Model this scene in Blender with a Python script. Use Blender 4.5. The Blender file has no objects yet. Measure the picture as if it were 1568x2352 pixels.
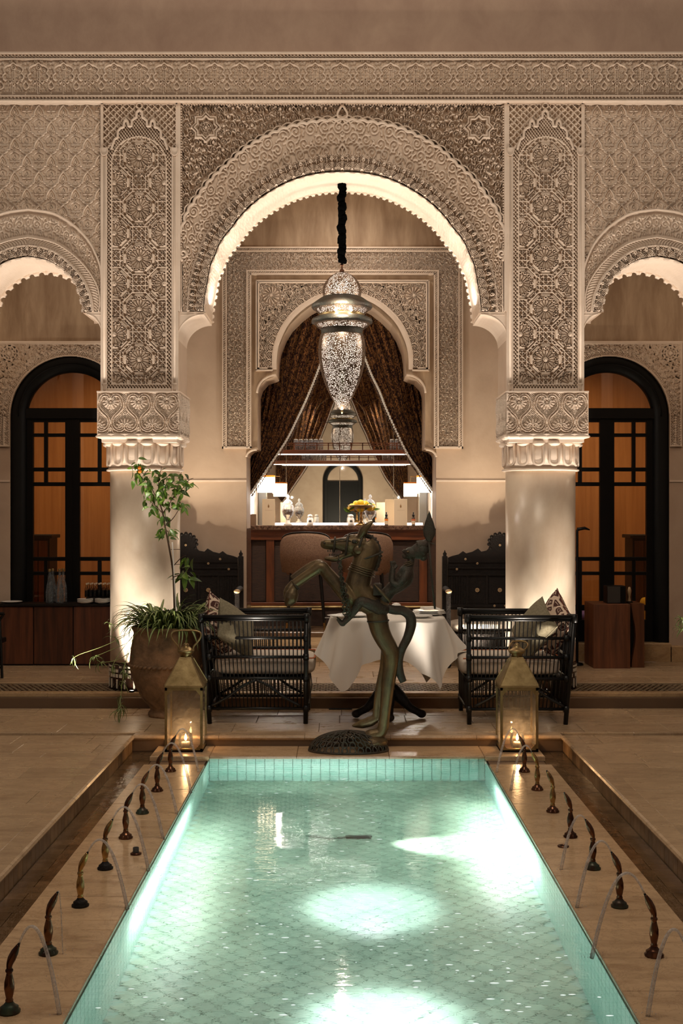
import bpy, math, random
import numpy as np
from mathutils import Vector, Matrix
random.seed(7); rng = np.random.default_rng(7)
sc = bpy.context.scene
COL = sc.collection
PI = math.pi
# ------------------------------------------------------------------ camera
F = 2800.0; CX = 787.0; CY = 1180.0; H = 1.5
cam = bpy.data.cameras.new('camera'); camo = bpy.data.objects.new('camera', cam); COL.objects.link(camo)
camo.location = (0, 0, H); camo.rotation_euler = (PI/2, 0, 0)
cam.sensor_width = 36; cam.sensor_fit = 'AUTO'; cam.lens = F*36/2352
cam.shift_x = -3/2352; cam.shift_y = 4/2352; cam.clip_end = 200
sc.camera = camo
def wx(px, Y): return (px-CX)*Y/F
def wz(py, Y): return H+(CY-py)*Y/F
# ------------------------------------------------------------------ world, exposure
sc.view_settings.view_transform = 'Standard'; sc.view_settings.look = 'None'
sc.view_settings.gamma = 1; sc.view_settings.use_curve_mapping = False
sc.view_settings.exposure = 0.70
def lin(c):
    return tuple(((v/255)/12.92 if v/255 <= .04045 else ((v/255+.055)/1.055)**2.4) for v in c)
w = bpy.data.worlds.new('night_sky'); sc.world = w; w.use_nodes = True
w.node_tree.nodes['Background'].inputs[0].default_value = (.42, .34, .30, 1)
w.node_tree.nodes['Background'].inputs[1].default_value = .16
sc.cycles.max_bounces = 7; sc.cycles.diffuse_bounces = 3; sc.cycles.glossy_bounces = 4
sc.cycles.transmission_bounces = 7; sc.cycles.transparent_max_bounces = 16
sc.cycles.caustics_reflective = False; sc.cycles.caustics_refractive = False
sc.cycles.sample_clamp_indirect = 4.0
sc.cycles.use_denoising = True
# ------------------------------------------------------------------ lights
def lamp(kind, name, loc, power, col=(1, .78, .56), to=None, size=.1, size_y=None, spot=90, blend=.6, shape='RECTANGLE'):
    l = bpy.data.lights.new(name, kind); l.energy = power; l.color = col
    if kind == 'AREA':
        l.shape = shape; l.size = size
        if shape == 'RECTANGLE': l.size_y = size_y or size
    else:
        l.shadow_soft_size = size
    if kind == 'SPOT': l.spot_size = math.radians(spot); l.spot_blend = blend
    o = bpy.data.objects.new(name, l); COL.objects.link(o); o.location = loc
    if to is not None:
        o.rotation_euler = (Vector(to)-Vector(loc)).to_track_quat('-Z', 'Y').to_euler()
    return o
WARM = (1, .87, .74); HOT = (1, .91, .80)
# unseen fill lights added behind the viewer and overhead, for facade and terraces
lamp('SPOT', 'courtyard_fill_left', (-5.2, 1.0, 3.4), 120, WARM, to=(0.5, 9.6, 3.4), size=.12, spot=70, blend=1)
lamp('SPOT', 'courtyard_fill_right', (5.2, 1.0, 3.4), 90, WARM, to=(-.5, 9.6, 3.4), size=.12, spot=70, blend=1)
lamp('AREA', 'overhead_fill', (0, 4.6, 7.2), 100, (1, .84, .66), to=(0, 6.2, 0), size=2.6, size_y=2.6)
# facade uplights set in the terrace: raking light over the carving
for x, y, p in ((-2.75, 8.5, 130), (-1.95, 8.6, 120), (-.62, 8.42, 80), (.62, 8.36, 70), (1.95, 8.6, 120), (2.75, 8.5, 130), (-1.25, 8.35, 110), (1.35, 8.35, 110)):
    lamp('SPOT', 'facade_uplight', (x, y, .10), p, WARM, to=(x*1.0, 9.6, 5.4 if abs(x) < 1.4 else 3.5), size=.05, spot=46 if abs(x) < 1.4 else 64, blend=1)
for sx in (-1, 1):
    # column foot uplights
    lamp('SPOT', 'column_uplight', (sx*1.62, 9.47, .14), 60, HOT, to=(sx*1.60, 9.60, 1.55), size=.03, spot=58, blend=.9)
    lamp('SPOT', 'column_uplight_side', (sx*1.20, 9.80, .18), 30, HOT, to=(sx*1.30, 9.86, 1.6), size=.03, spot=50, blend=.9)
    lamp('SPOT', 'column_uplight_outer', (sx*2.0, 9.80, .18), 18, HOT, to=(sx*1.88, 9.86, 1.6), size=.03, spot=50, blend=.9)
    lamp('SPOT', 'column_uplight_back', (sx*1.22, 10.30, .18), 45, WARM, to=(sx*1.25, 10.0, 2.6), size=.03, spot=60, blend=.9)
    lamp('SPOT', 'column_fill_spot', (sx*2.10, 9.05, .14), 60, HOT, to=(sx*1.62, 9.6, 1.45), size=.04, spot=34, blend=1)  # extra spot added out on the terrace to brighten the shaft
    # centre arch soffit lights on the imposts
    lamp('AREA', 'soffit_light', (sx*1.04, 9.86, 3.16), 7, HOT, to=(sx*-.15, 9.86, 4.4), size=.06, size_y=.40)
    lamp('SPOT', 'soffit_spot', (sx*1.0, 9.86, 2.2), 19, HOT, to=(sx*.3, 9.86, 4.3), size=.05, spot=60, blend=1)
    # side arch soffit lights
    lamp('SPOT', 'side_soffit_spot', (sx*2.1, 9.86, 2.2), 15, HOT, to=(sx*2.75, 9.86, 3.9), size=.05, spot=60, blend=1)
    # gallery wall washers beside the bar opening
    lamp('SPOT', 'gallery_uplight', (sx*1.22, 10.8, .16), 95, (1, .84, .64), to=(sx*1.10, 11.5, 2.6), size=.04, spot=75, blend=1)
    lamp('SPOT', 'gallery_uplight', (sx*1.45, 10.95, 1.25), 18, (1, .84, .64), to=(sx*1.25, 11.5, 2.9), size=.04, spot=90, blend=1)
    lamp('POINT', 'side_gallery_lamp', (sx*3.3, 10.7, 3.2), 3.5, (1, .76, .54), size=.05)
lamp('SPOT', 'gallery_ceiling_lamp', (0, 10.7, 4.7), 30, WARM, to=(0, 11.4, 2.6), size=.08, spot=110, blend=1)
# bar
lamp('SPOT', 'bar_ceiling_lamp', (0, 14.1, 3.7), 60, WARM, to=(0, 13.6, 0), size=.06, spot=100, blend=1)
for x in (-.5, .5): lamp('SPOT', 'bar_front_fill', (x, 12.2, 3.3), 80, (1, .86, .70), to=(x*.9, 12.9, .8), size=.04, spot=80, blend=1)  # added spots that brighten the stools and bar front
lamp('AREA', 'bar_shelf_strip', (.02, 13.90, 2.165), 9, (1, .93, .84), to=(.02, 14.0, 0), size=1.7, size_y=.012)
lamp('AREA', 'bar_back_light', (0, 14.75, 1.335), 18, (.95, .96, 1), to=(0, 15.1, 1.9), size=1.9, size_y=.02)
# amber rooms behind the glazed doors
for sx in (-1, 1):
    lamp('SPOT', 'amber_room_lamp', (sx*2.55, 12.9, 3.6), 125, (1, .68, .38), to=(sx*2.6, 13.8, 0.8), size=.1, spot=130, blend=1)
# pool lamps under the water; the area lights after them are added fill
PL = (.97, 1, .97)
lamp('SPOT', 'pool_lamp_far', (.17, 6.52, -.60), 95, (1, 1, .95), to=(.80, 6.40, -.735), size=.02, spot=66, blend=.9)
lamp('SPOT', 'pool_lamp_middle', (.133, 5.53, -.47), 52, (.86, .92, 1), to=(.133, 5.53, -1), size=.04, spot=125, blend=1)
lamp('SPOT', 'pool_lamp_near', (.145, 4.36, -.47), 52, (.86, .92, 1), to=(.145, 4.36, -1), size=.04, spot=125, blend=1)
lamp('AREA', 'pool_wall_fill_left', (-.72, 5.9, -.34), 10, PL, to=(-.95, 5.9, -.52), size=1.9, size_y=.15)
lamp('AREA', 'pool_wall_fill_right', (.76, 6.5, -.34), 16, PL, to=(1.0, 6.5, -.50), size=1.5, size_y=.15)
lamp('AREA', 'pool_end_fill', (-.2, 7.5, -.36), 3, PL, to=(-.2, 8, -.33), size=1.2, size_y=.2)
lamp('AREA', 'pool_fill', (0.03, 5.4, -.095), 19, PL, to=(.03, 5.4, -2), size=1.74, size_y=4.8)
# light on the wall behind the viewer (seen in the bar mirror)
lamp('SPOT', 'opposite_wall_light', (0, -1.0, .6), 260, (1, .86, .66), to=(0, -3.7, 2.6), size=.1, spot=110, blend=1)
# ------------------------------------------------------------------ object helpers
class MB:
    def __init__(s): s.v = []; s.f = []
    def add(s, v, f):
        n = len(s.v); s.v += [tuple(p) for p in v]; s.f += [tuple(i+n for i in q) for q in f]; return s
def build(name, mb, m, parent=None, smooth=False, auto=None):
    me = bpy.data.meshes.new(name); me.from_pydata(mb.v, [], mb.f)
    if smooth: me.shade_smooth()
    if auto is not None:
        me.shade_smooth()
        try: me.set_sharp_from_angle(angle=math.radians(auto))
        except Exception: pass
    me.materials.append(m)
    return link(name, me, parent)
def link(name, me, parent=None):
    o = bpy.data.objects.new(name, me); COL.objects.link(o)
    if parent is not None:
        o.parent = parent; o.matrix_parent_inverse = Matrix.Translation(-wloc(parent))
    return o
def wloc(o):
    v = Vector(o.location)
    if o.parent is not None and o.type != 'EMPTY': v = v  # parts are built in world or local space with zero offset
    return v
def tag(o, label=None, cat=None, group=None, kind=None):
    if label: o['label'] = label
    if cat: o['category'] = cat
    if group: o['group'] = group
    if kind: o['kind'] = kind
    return o
def thing(name, label, cat, loc=(0, 0, 0), group=None):
    o = bpy.data.objects.new(name, None); COL.objects.link(o); o.location = loc; o.empty_display_size = .1
    return tag(o, label, cat, group)
KIDS = {}
def dup(root, loc, rz=0, label=None, scale=None, group=None):
    def cp(o, par):
        c = o.copy(); COL.objects.link(c)
        if par is not None: c.parent = par
        for k in kids(o): cp(k, c)
        return c
    r = cp(root, None); r.location = loc; r.rotation_euler = (0, 0, rz)
    if scale: r.scale = (scale,)*3 if not isinstance(scale, tuple) else scale
    if label: r['label'] = label
    if group: r['group'] = group
    return r
def kids(o):
    if o.name not in KIDS: KIDS[o.name] = list(o.children)
    return KIDS[o.name]
# ---- shapes (each returns verts, faces)
def s_box(cx, cy, cz, sx, sy, sz, rz=0, ch=0):
    x, y, z = sx/2, sy/2, sz/2
    if ch:
        c = min(ch, x*.6, y*.6, z*.9)
        v = [(-x, -y, -z), (x, -y, -z), (x, y, -z), (-x, y, -z), (-x, -y, z-c), (x, -y, z-c), (x, y, z-c), (-x, y, z-c),
             (-x+c, -y+c, z), (x-c, -y+c, z), (x-c, y-c, z), (-x+c, y-c, z)]
        f = [(3, 2, 1, 0), (0, 1, 5, 4), (1, 2, 6, 5), (2, 3, 7, 6), (3, 0, 4, 7), (4, 5, 9, 8), (5, 6, 10, 9), (6, 7, 11, 10), (7, 4, 8, 11), (8, 9, 10, 11)]
    else:
        v = [(-x, -y, -z), (x, -y, -z), (x, y, -z), (-x, y, -z), (-x, -y, z), (x, -y, z), (x, y, z), (-x, y, z)]
        f = [(3, 2, 1, 0), (0, 1, 5, 4), (1, 2, 6, 5), (2, 3, 7, 6), (3, 0, 4, 7), (4, 5, 6, 7)]
    c, s = math.cos(rz), math.sin(rz)
    return [(cx+a*c-b*s, cy+a*s+b*c, cz+d) for a, b, d in v], f
def s_box2(x0, x1, y0, y1, z0, z1, ch=0): return s_box((x0+x1)/2, (y0+y1)/2, (z0+z1)/2, x1-x0, y1-y0, z1-z0, 0, ch)
def s_lathe(prof, n=24, c=(0, 0, 0), cap=True, sq=None):
    """prof: list of (r, z)."""
    v = []; f = []
    for r, z in prof:
        for k in range(n):
            a = 2*PI*k/n; v.append((c[0]+r*math.cos(a), c[1]+r*math.sin(a), c[2]+z))
    for i in range(len(prof)-1):
        for k in range(n):
            k2 = (k+1) % n; f.append((i*n+k, i*n+k2, (i+1)*n+k2, (i+1)*n+k))
    if cap:
        if prof[0][0] > 1e-5: f.append(tuple(range(n-1, -1, -1)))
        if prof[-1][0] > 1e-5: f.append(tuple((len(prof)-1)*n+k for k in range(n)))
    return v, f
def s_tube(pts, r, n=8, cap=True, closed=False):
    """r: number or list."""
    P = [Vector(p) for p in pts]; N = len(P)
    R = [r]*N if isinstance(r, (int, float)) else list(r)
    T = []
    for i in range(N):
        a = P[(i-1) % N] if (closed or i > 0) else P[i]; b = P[(i+1) % N] if (closed or i < N-1) else P[i]
        t = (b-a); T.append(t.normalized() if t.length > 1e-9 else Vector((0, 0, 1)))
    up = Vector((0, 0, 1)) if abs(T[0].z) < .9 else Vector((1, 0, 0))
    u = T[0].cross(up).normalized(); v = []; f = []
    for i in range(N):
        u = (u - T[i]*u.dot(T[i])); u = u.normalized() if u.length > 1e-6 else T[i].orthogonal().normalized()
        w_ = T[i].cross(u)
        for k in range(n):
            a = 2*PI*k/n; v.append(tuple(P[i]+(u*math.cos(a)+w_*math.sin(a))*R[i]))
    m = N if closed else N-1
    for i in range(m):
        for k in range(n):
            k2 = (k+1) % n; j = (i+1) % N; f.append((i*n+k, i*n+k2, j*n+k2, j*n+k))
    if cap and not closed:
        f.append(tuple(range(n-1, -1, -1))); f.append(tuple((N-1)*n+k for k in range(n)))
    return v, f
def s_prism(poly, y0, y1):
    """poly: list of (x, z), extruded along Y (convex or simple)."""
    n = len(poly); v = [(x, y0, z) for x, z in poly]+[(x, y1, z) for x, z in poly]
    f = [tuple(range(n)), tuple(range(2*n-1, n-1, -1))]+[(i, i+n, (i+1) % n+n, (i+1) % n) for i in range(n)]
    return v, f
def xf(vf, M): return [tuple(M @ Vector(p)) for p in vf[0]], vf[1]
def one(vf): return MB().add(*vf)
def grid_obj(name, P, m, parent=None, mask=None, smooth=True, flip=False):
    """P: (ny, nx, 3) array; mask: (ny-1, nx-1) bool."""
    ny, nx, _ = P.shape
    idx = np.arange(ny*nx).reshape(ny, nx)
    q = np.stack([idx[:-1, :-1], idx[:-1, 1:], idx[1:, 1:], idx[1:, :-1]], -1)
    if flip: q = q[..., ::-1]
    q = q.reshape(-1, 4)
    if mask is not None: q = q[mask.reshape(-1)]
    used = np.unique(q); rm = np.full(ny*nx, -1); rm[used] = np.arange(len(used)); q = rm[q]
    V = P.reshape(-1, 3)[used]
    me = bpy.data.meshes.new(name); me.vertices.add(len(V)); me.vertices.foreach_set('co', V.astype(np.float32).ravel())
    me.loops.add(len(q)*4); me.loops.foreach_set('vertex_index', q.astype(np.int32).ravel())
    me.polygons.add(len(q)); me.polygons.foreach_set('loop_start', np.arange(len(q), dtype=np.int32)*4)
    try: me.polygons.foreach_set('loop_total', np.full(len(q), 4, dtype=np.int32))
    except Exception: pass
    me.update(calc_edges=True); me.validate()
    if smooth: me.shade_smooth()
    me.materials.append(m)
    return link(name, me, parent)
def organic(name, blobs, m, parent=None, voxel=.008, smooth=4, factor=.5):
    """blobs: list of (verts, faces); merged by voxel remesh into one continuous skin."""
    mb = MB()
    for b in blobs: mb.add(*b)
    me = bpy.data.meshes.new(name); me.from_pydata(mb.v, [], mb.f); me.materials.append(m)
    o = bpy.data.objects.new(name+'_tmp', me); COL.objects.link(o)
    md = o.modifiers.new('r', 'REMESH'); md.mode = 'VOXEL'; md.voxel_size = voxel; md.use_smooth_shade = True
    if smooth:
        s = o.modifiers.new('s', 'SMOOTH'); s.iterations = smooth; s.factor = factor
    dg = bpy.context.evaluated_depsgraph_get(); dg.update()
    me2 = bpy.data.meshes.new_from_object(o.evaluated_get(dg)); me2.name = name
    bpy.data.objects.remove(o); bpy.data.meshes.remove(me)
    if not me2.materials: me2.materials.append(m)
    me2.shade_smooth()
    return link(name, me2, parent)
def s_ball(c, r, n=12, m=8, M=None):
    rx, ry, rz = (r, r, r) if isinstance(r, (int, float)) else r
    v = []; f = []
    for i in range(m+1):
        t = PI*i/m
        for k in range(n):
            a = 2*PI*k/n; p = Vector((rx*math.sin(t)*math.cos(a), ry*math.sin(t)*math.sin(a), rz*math.cos(t)))
            if M is not None: p = M @ p
            v.append((c[0]+p.x, c[1]+p.y, c[2]+p.z))
    for i in range(m):
        for k in range(n):
            k2 = (k+1) % n; f.append((i*n+k, (i+1)*n+k, (i+1)*n+k2, i*n+k2))
    return v, f
def smooth_path(pts, n=8):
    P = [Vector(p) for p in pts]; out = []
    for i in range(len(P)-1):
        p0 = P[max(i-1, 0)]; p1 = P[i]; p2 = P[i+1]; p3 = P[min(i+2, len(P)-1)]
        for k in range(n):
            t = k/n; out.append(.5*((2*p1)+(p2-p0)*t+(2*p0-5*p1+4*p2-p3)*t*t+(3*p1-p0-3*p2+p3)*t**3))
    out.append(P[-1]); return out
def lerp_list(rs, n):
    out = []
    for i in range(len(rs)-1):
        for k in range(n): out.append(rs[i]+(rs[i+1]-rs[i])*k/n)
    out.append(rs[-1]); return out
# ------------------------------------------------------------------ materials
class NT:
    def __init__(s, name):
        s.m = bpy.data.materials.new(name); s.m.use_nodes = True; s.t = s.m.node_tree; s.n = s.t.nodes; s.l = s.t.links
        s.b = s.n['Principled BSDF']; s.out = s.n['Material Output']
    def node(s, typ, **kw):
        x = s.n.new(typ)
        for k, v in kw.items(): setattr(x, k, v)
        return x
    def pos(s, scale=(1, 1, 1), obj=False):
        g = s.node('ShaderNodeTexCoord').outputs['Object'] if obj else s.node('ShaderNodeNewGeometry').outputs['Position']
        mp = s.node('ShaderNodeMapping'); mp.inputs['Scale'].default_value = scale; s.l.new(g, mp.inputs['Vector']); return mp.outputs[0]
    def noise(s, vec, scale, detail=5, rough=.6, dist=0):
        x = s.node('ShaderNodeTexNoise'); x.inputs['Scale'].default_value = scale; x.inputs['Detail'].default_value = detail
        x.inputs['Roughness'].default_value = rough; x.inputs['Distortion'].default_value = dist; s.l.new(vec, x.inputs['Vector']); return x.outputs['Fac']
    def ramp(s, fac, stops, interp='LINEAR'):
        r = s.node('ShaderNodeValToRGB'); cr = r.color_ramp; cr.interpolation = interp
        while len(cr.elements) < len(stops): cr.elements.new(.5)
        for e, (p, c) in zip(cr.elements, stops):
            e.position = p; e.color = (*c, 1) if len(c) == 3 else c
        s.l.new(fac, r.inputs[0]); return r.outputs[0]
    def mix(s, fac, a, b, blend='MIX'):
        x = s.node('ShaderNodeMix', data_type='RGBA', blend_type=blend)
        for i, v in ((0, fac), (6, a), (7, b)):
            if isinstance(v, (int, float)): x.inputs[i].default_value = v
            elif isinstance(v, tuple): x.inputs[i].default_value = (*v, 1)
            else: s.l.new(v, x.inputs[i])
        return x.outputs[2]
    def math(s, op, a, b=None, clamp=False):
        x = s.node('ShaderNodeMath', operation=op); x.use_clamp = clamp
        for i, v in enumerate((a, b)):
            if v is None: continue
            if isinstance(v, (int, float)): x.inputs[i].default_value = v
            else: s.l.new(v, x.inputs[i])
        return x.outputs[0]
    def bump(s, h, strength=.3, dist=.01, normal=None):
        x = s.node('ShaderNodeBump'); x.inputs['Strength'].default_value = strength; x.inputs['Distance'].default_value = dist
        s.l.new(h, x.inputs['Height'])
        if normal is not None: s.l.new(normal, x.inputs['Normal'])
        s.l.new(x.outputs[0], s.b.inputs['Normal']); return x.outputs[0]
    def set(s, **kw):
        names = dict(color='Base Color', rough='Roughness', metal='Metallic', spec='Specular IOR Level', ior='IOR', trans='Transmission Weight', coat='Coat Weight', sheen='Sheen Weight', sss='Subsurface Weight', ecol='Emission Color', estr='Emission Strength', alpha='Alpha')
        for k, v in kw.items():
            i = s.b.inputs[names[k]]
            if isinstance(v, tuple): i.default_value = (*v, 1)
            elif isinstance(v, (int, float)): i.default_value = v
            else: s.l.new(v, i)
        return s
def mat(name, c, rough=.6, metal=0, c2=None, ns=5, bump=0, bs=60, st=(1, 1, 1), spec=.5, lo=.35, hi=.65, vary=0, coat=0, obj=False, dist=.3):
    t = NT(name); c = lin(c); vec = t.pos(st, obj)
    col = c
    if c2 is not None:
        col = t.ramp(t.noise(vec, ns, 6, .62, dist), [(lo, c), (hi, lin(c2))])
    if vary:
        oi = t.node('ShaderNodeObjectInfo'); v = t.math('MULTIPLY_ADD', oi.outputs['Random'], vary)
        v.node.inputs[2].default_value = 1-vary/2
        mx = t.node('ShaderNodeVectorMath', operation='SCALE')
        if isinstance(col, tuple): mx.inputs[0].default_value = col
        else: t.l.new(col, mx.inputs[0])
        t.l.new(v, mx.inputs['Scale']); col = mx.outputs[0]
    t.set(color=col, rough=rough, metal=metal, spec=spec, coat=coat)
    if bump: t.bump(t.noise(vec, bs, 5, .6), bump, .01)
    return t.m
def emis(name, c, s, base=(.8, .8, .8)):
    t = NT(name); t.set(color=base, ecol=lin(c), estr=s); return t.m
M = {}
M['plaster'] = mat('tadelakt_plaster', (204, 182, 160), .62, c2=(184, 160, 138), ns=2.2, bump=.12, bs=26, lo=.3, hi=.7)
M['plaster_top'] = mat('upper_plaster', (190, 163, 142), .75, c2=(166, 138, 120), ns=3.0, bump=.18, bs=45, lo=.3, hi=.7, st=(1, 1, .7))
M['tadelakt'] = mat('polished_plaster_column', (218, 202, 180), .30, c2=(192, 170, 146), ns=3.0, bump=.16, bs=9, lo=.3, hi=.7, spec=.55, st=(1, 1, .6))
M['stucco'] = mat('carved_stucco', (224, 206, 188), .66, c2=(210, 190, 170), ns=3.5, bump=.1, bs=160, lo=.3, hi=.7)
M['stucco_smooth'] = mat('smooth_stucco_trim', (228, 210, 192), .5, c2=(214, 194, 174), ns=5, bump=.05, bs=60, lo=.3, hi=.7)
M['light_streaks'] = mat('plaster_with_light_streaks', (190, 166, 138), .7, c2=(150, 124, 98), ns=2.6, bump=.08, bs=30, lo=.32, hi=.68, st=(3.5, 1, .7))  # streaks of light on the upper wall put into its colour
def stone(name, c, c2, rough=.28, vary=.22, st=(1.2, 3.5, 3)):
    t = NT(name); vec = t.pos(st)
    n1 = t.noise(vec, 3.0, 8, .68, .6); col = t.ramp(n1, [(.28, lin(c2)), (.5, lin(c)), (.74, lin(tuple(min(255, v*1.08) for v in c)))])
    n2 = t.noise(t.pos((1, 1, 1)), 7, 10, .72, 1.6)
    vein = t.ramp(t.math('ABSOLUTE', t.math('SUBTRACT', n2, .5)), [(0, (1, 1, 1)), (.018, (0, 0, 0))])
    col = t.mix(t.math('MULTIPLY', vein, .34), col, lin((96, 70, 46)))
    oi = t.node('ShaderNodeObjectInfo'); v = t.math('MULTIPLY_ADD', oi.outputs['Random'], vary); v.node.inputs[2].default_value = 1-vary/2
    mx = t.node('ShaderNodeVectorMath', operation='SCALE'); t.l.new(col, mx.inputs[0]); t.l.new(v, mx.inputs['Scale'])
    rr = t.ramp(n1, [(.3, (rough*1.5,)*3), (.7, (rough*.8,)*3)])
    t.set(color=mx.outputs[0], rough=rr, spec=.5); t.bump(t.noise(t.pos((1, 1, 1)), 34, 5, .6), .10, .01); return t.m
M['stone'] = stone('honed_travertine', (182, 156, 124), (150, 122, 92), .27)
M['coping'] = stone('wet_marble_coping', (196, 166, 130), (158, 126, 92), .20, .2)
M['step'] = stone('marble_step', (182, 152, 114), (146, 114, 80), .25)
M['grout'] = mat('dark_grout', (96, 74, 54), .8)
M['black'] = mat('black_painted_timber', (7, 6, 6), .5, c2=(4, 4, 4), ns=9, spec=.25)
M['wicker'] = mat('black_lacquered_rattan', (11, 10, 10), .40, c2=(6, 6, 5), ns=60, spec=.4)
M['brown_marble'] = mat('brown_veined_marble', (120, 92, 74), .2, c2=(58, 40, 32), ns=22, lo=.35, hi=.6, dist=1.5)
M['dark_step'] = stone('dark_marble_platform', (112, 88, 66), (78, 58, 42), .3)
M['pool_grout'] = mat('pool_grout', (140, 172, 158), .6)
M['zellige_pale2'] = mat('band_mosaic_piece', (168, 150, 122), .3, c2=(130, 108, 80), ns=20)
# ------------------------------------------------------------------ carving toolkit (heightfields that become geometry)
def spiral(cx, cy, r, turns=1.6, a0=0, d=1, n=26, r1=.12):
    t = np.linspace(0, 1, n); a = a0+d*2*PI*turns*t; rr = r*(1-(1-r1)*t)
    return np.stack([cx+rr*np.cos(a), cy+rr*np.sin(a)], 1)
def circ(cx, cy, r, n=18, ry=None):
    a = np.linspace(0, 2*PI, n+1); return np.stack([cx+r*np.cos(a), cy+(ry or r)*np.sin(a)], 1)
def arc2(cx, cy, r, a0, a1, n=14):
    a = np.linspace(a0, a1, n)*PI/180; return np.stack([cx+r*np.cos(a), cy+r*np.sin(a)], 1)
def drop(cx, cy, w_, h, n=20, flip=1):
    t = np.linspace(0, 2*PI, n+1); return np.stack([cx+w_*np.sin(t)*np.abs(np.sin(t/2))**1.3, cy-flip*h*np.cos(t)], 1)
def cat(pts, n=6):
    return np.array([(p[0], p[1]) for p in smooth_path([(a, b, 0) for a, b in pts], n)])
def mir(p, cx=0): q = np.array(p, float).copy(); q[:, 0] = 2*cx-q[:, 0]; return q
def raster(W, Hh, items, res=1.5, wrapx=True, wrapy=False, base=0.0):
    """items: (pts, halfwidth, height[, 'fill'|'line'|'double'])."""
    nx, ny = int(round(W*res)), int(round(Hh*res))
    X, Y = np.meshgrid((np.arange(nx)+.5)/res, (np.arange(ny)+.5)/res)
    out = np.full((ny, nx), base, float)
    for it in items:
        p = np.asarray(it[0], float); hw, hh = it[1], it[2]; kind = it[3] if len(it) > 3 else 'line'
        for dx in ((-W, 0, W) if wrapx else (0,)):
            for dy in ((-Hh, 0, Hh) if wrapy else (0,)):
                q = p+np.array([dx, dy]); lo = q.min(0)-hw-1; hi = q.max(0)+hw+1
                if hi[0] < 0 or hi[1] < 0 or lo[0] > W or lo[1] > Hh: continue
                i0, i1 = max(0, int(lo[0]*res)), min(nx, int(hi[0]*res)+1); j0, j1 = max(0, int(lo[1]*res)), min(ny, int(hi[1]*res)+1)
                if i1 <= i0 or j1 <= j0: continue
                x = X[j0:j1, i0:i1, None]; y = Y[j0:j1, i0:i1, None]
                if len(q) == 1: d = np.hypot(x[..., 0]-q[0, 0], y[..., 0]-q[0, 1])
                else:
                    a = q[:-1]; b = q[1:]-a; L = (b**2).sum(1)+1e-9
                    t = np.clip(((x-a[:, 0])*b[:, 0]+(y-a[:, 1])*b[:, 1])/L, 0, 1)
                    d = np.sqrt((x-a[:, 0]-t*b[:, 0])**2+(y-a[:, 1]-t*b[:, 1])**2).min(-1)
                if kind == 'fill':
                    ins = np.zeros(d.shape, bool); px, py = x[..., 0], y[..., 0]
                    for k in range(len(q)-1):
                        x1, y1 = q[k]; x2, y2 = q[k+1]
                        if y1 == y2: continue
                        c = ((y1 > py) != (y2 > py)) & (px < (x2-x1)*(py-y1)/(y2-y1)+x1); ins ^= c
                    sd = np.where(ins, d, -d); h = hh*np.clip(sd/hw+.35, 0, 1)
                elif kind == 'double':
                    h = hh*np.clip((hw-d)/.7, 0, 1)*(1-.55*np.clip((hw*.38-d)/.5, 0, 1))
                elif kind == 'cut':
                    out[j0:j1, i0:i1] = np.minimum(out[j0:j1, i0:i1], np.where(d < hw, hh, 9)); continue
                else:
                    h = hh*np.clip((hw-d)/max(.7, hw*.55), 0, 1)**.6
                out[j0:j1, i0:i1] = np.maximum(out[j0:j1, i0:i1], h)
    return out
def sampler(arr, W, Hh, ox=0, oy=0):
    ny, nx = arr.shape
    def f(x, y):
        u = ((x-ox)/W % 1)*nx-.5; v = ((y-oy)/Hh % 1)*ny-.5
        i = np.floor(u).astype(int); j = np.floor(v).astype(int); a = u-i; b = v-j
        g = lambda jj, ii: arr[jj % ny, ii % nx]
        return g(j, i)*(1-a)*(1-b)+g(j, i+1)*a*(1-b)+g(j+1, i)*(1-a)*b+g(j+1, i+1)*a*b
    return f
def lattice(x, y, p, q=None, w_=.28):
    q = q or p; a = np.abs(((x/p+y/q) % 1)-.5)*2; b = np.abs(((x/p-y/q) % 1)-.5)*2
    return np.clip((np.maximum(a, b)-(1-w_*1.35))/(w_*.7)+.5, 0, 1)
def arabesque(W, Hh, cell, seed, wrapy=False, boss=.0, lw=1.15, leaf=True, ht=1.0):
    R = np.random.default_rng(seed); it = []
    ny = max(1, round(Hh/(cell*.87))); nx = max(2, round(W/cell)); gy = Hh/ny; gx = W/nx
    for j in range(ny):
        for i in range(nx):
            cx = (i+.5*(j % 2)+.25)*gx+R.normal(0, .06)*cell; cy = (j+.5)*gy+R.normal(0, .04)*cell
            d = 1 if (i+j) % 2 else -1; a0 = R.uniform(0, 2*PI); r = cell*.44
            it.append((spiral(cx, cy, r, 1.55+R.uniform(0, .4), a0, d, 24, .16), lw, .8*ht))
            if R.random() < boss: it.append((circ(cx, cy, cell*.19), cell*.14, 1.0*ht, 'fill'))
            else: it.append((np.array([[cx, cy]]), lw*1.5, .8*ht))
            if leaf:
                for k in range(3):
                    a = a0+d*k*2.1+.6; e = np.array([cx+math.cos(a)*cell*.50, cy+math.sin(a)*cell*.50])
                    n_ = np.array([math.cos(a+d*1.1), math.sin(a+d*1.1)])
                    it.append((np.array([e, e+n_*cell*.14+np.array([math.cos(a), math.sin(a)])*cell*.05, e+n_*cell*.30]), lw*1.25, .9*ht))
    return raster(W, Hh, it, 1.5, True, wrapy)
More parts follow.
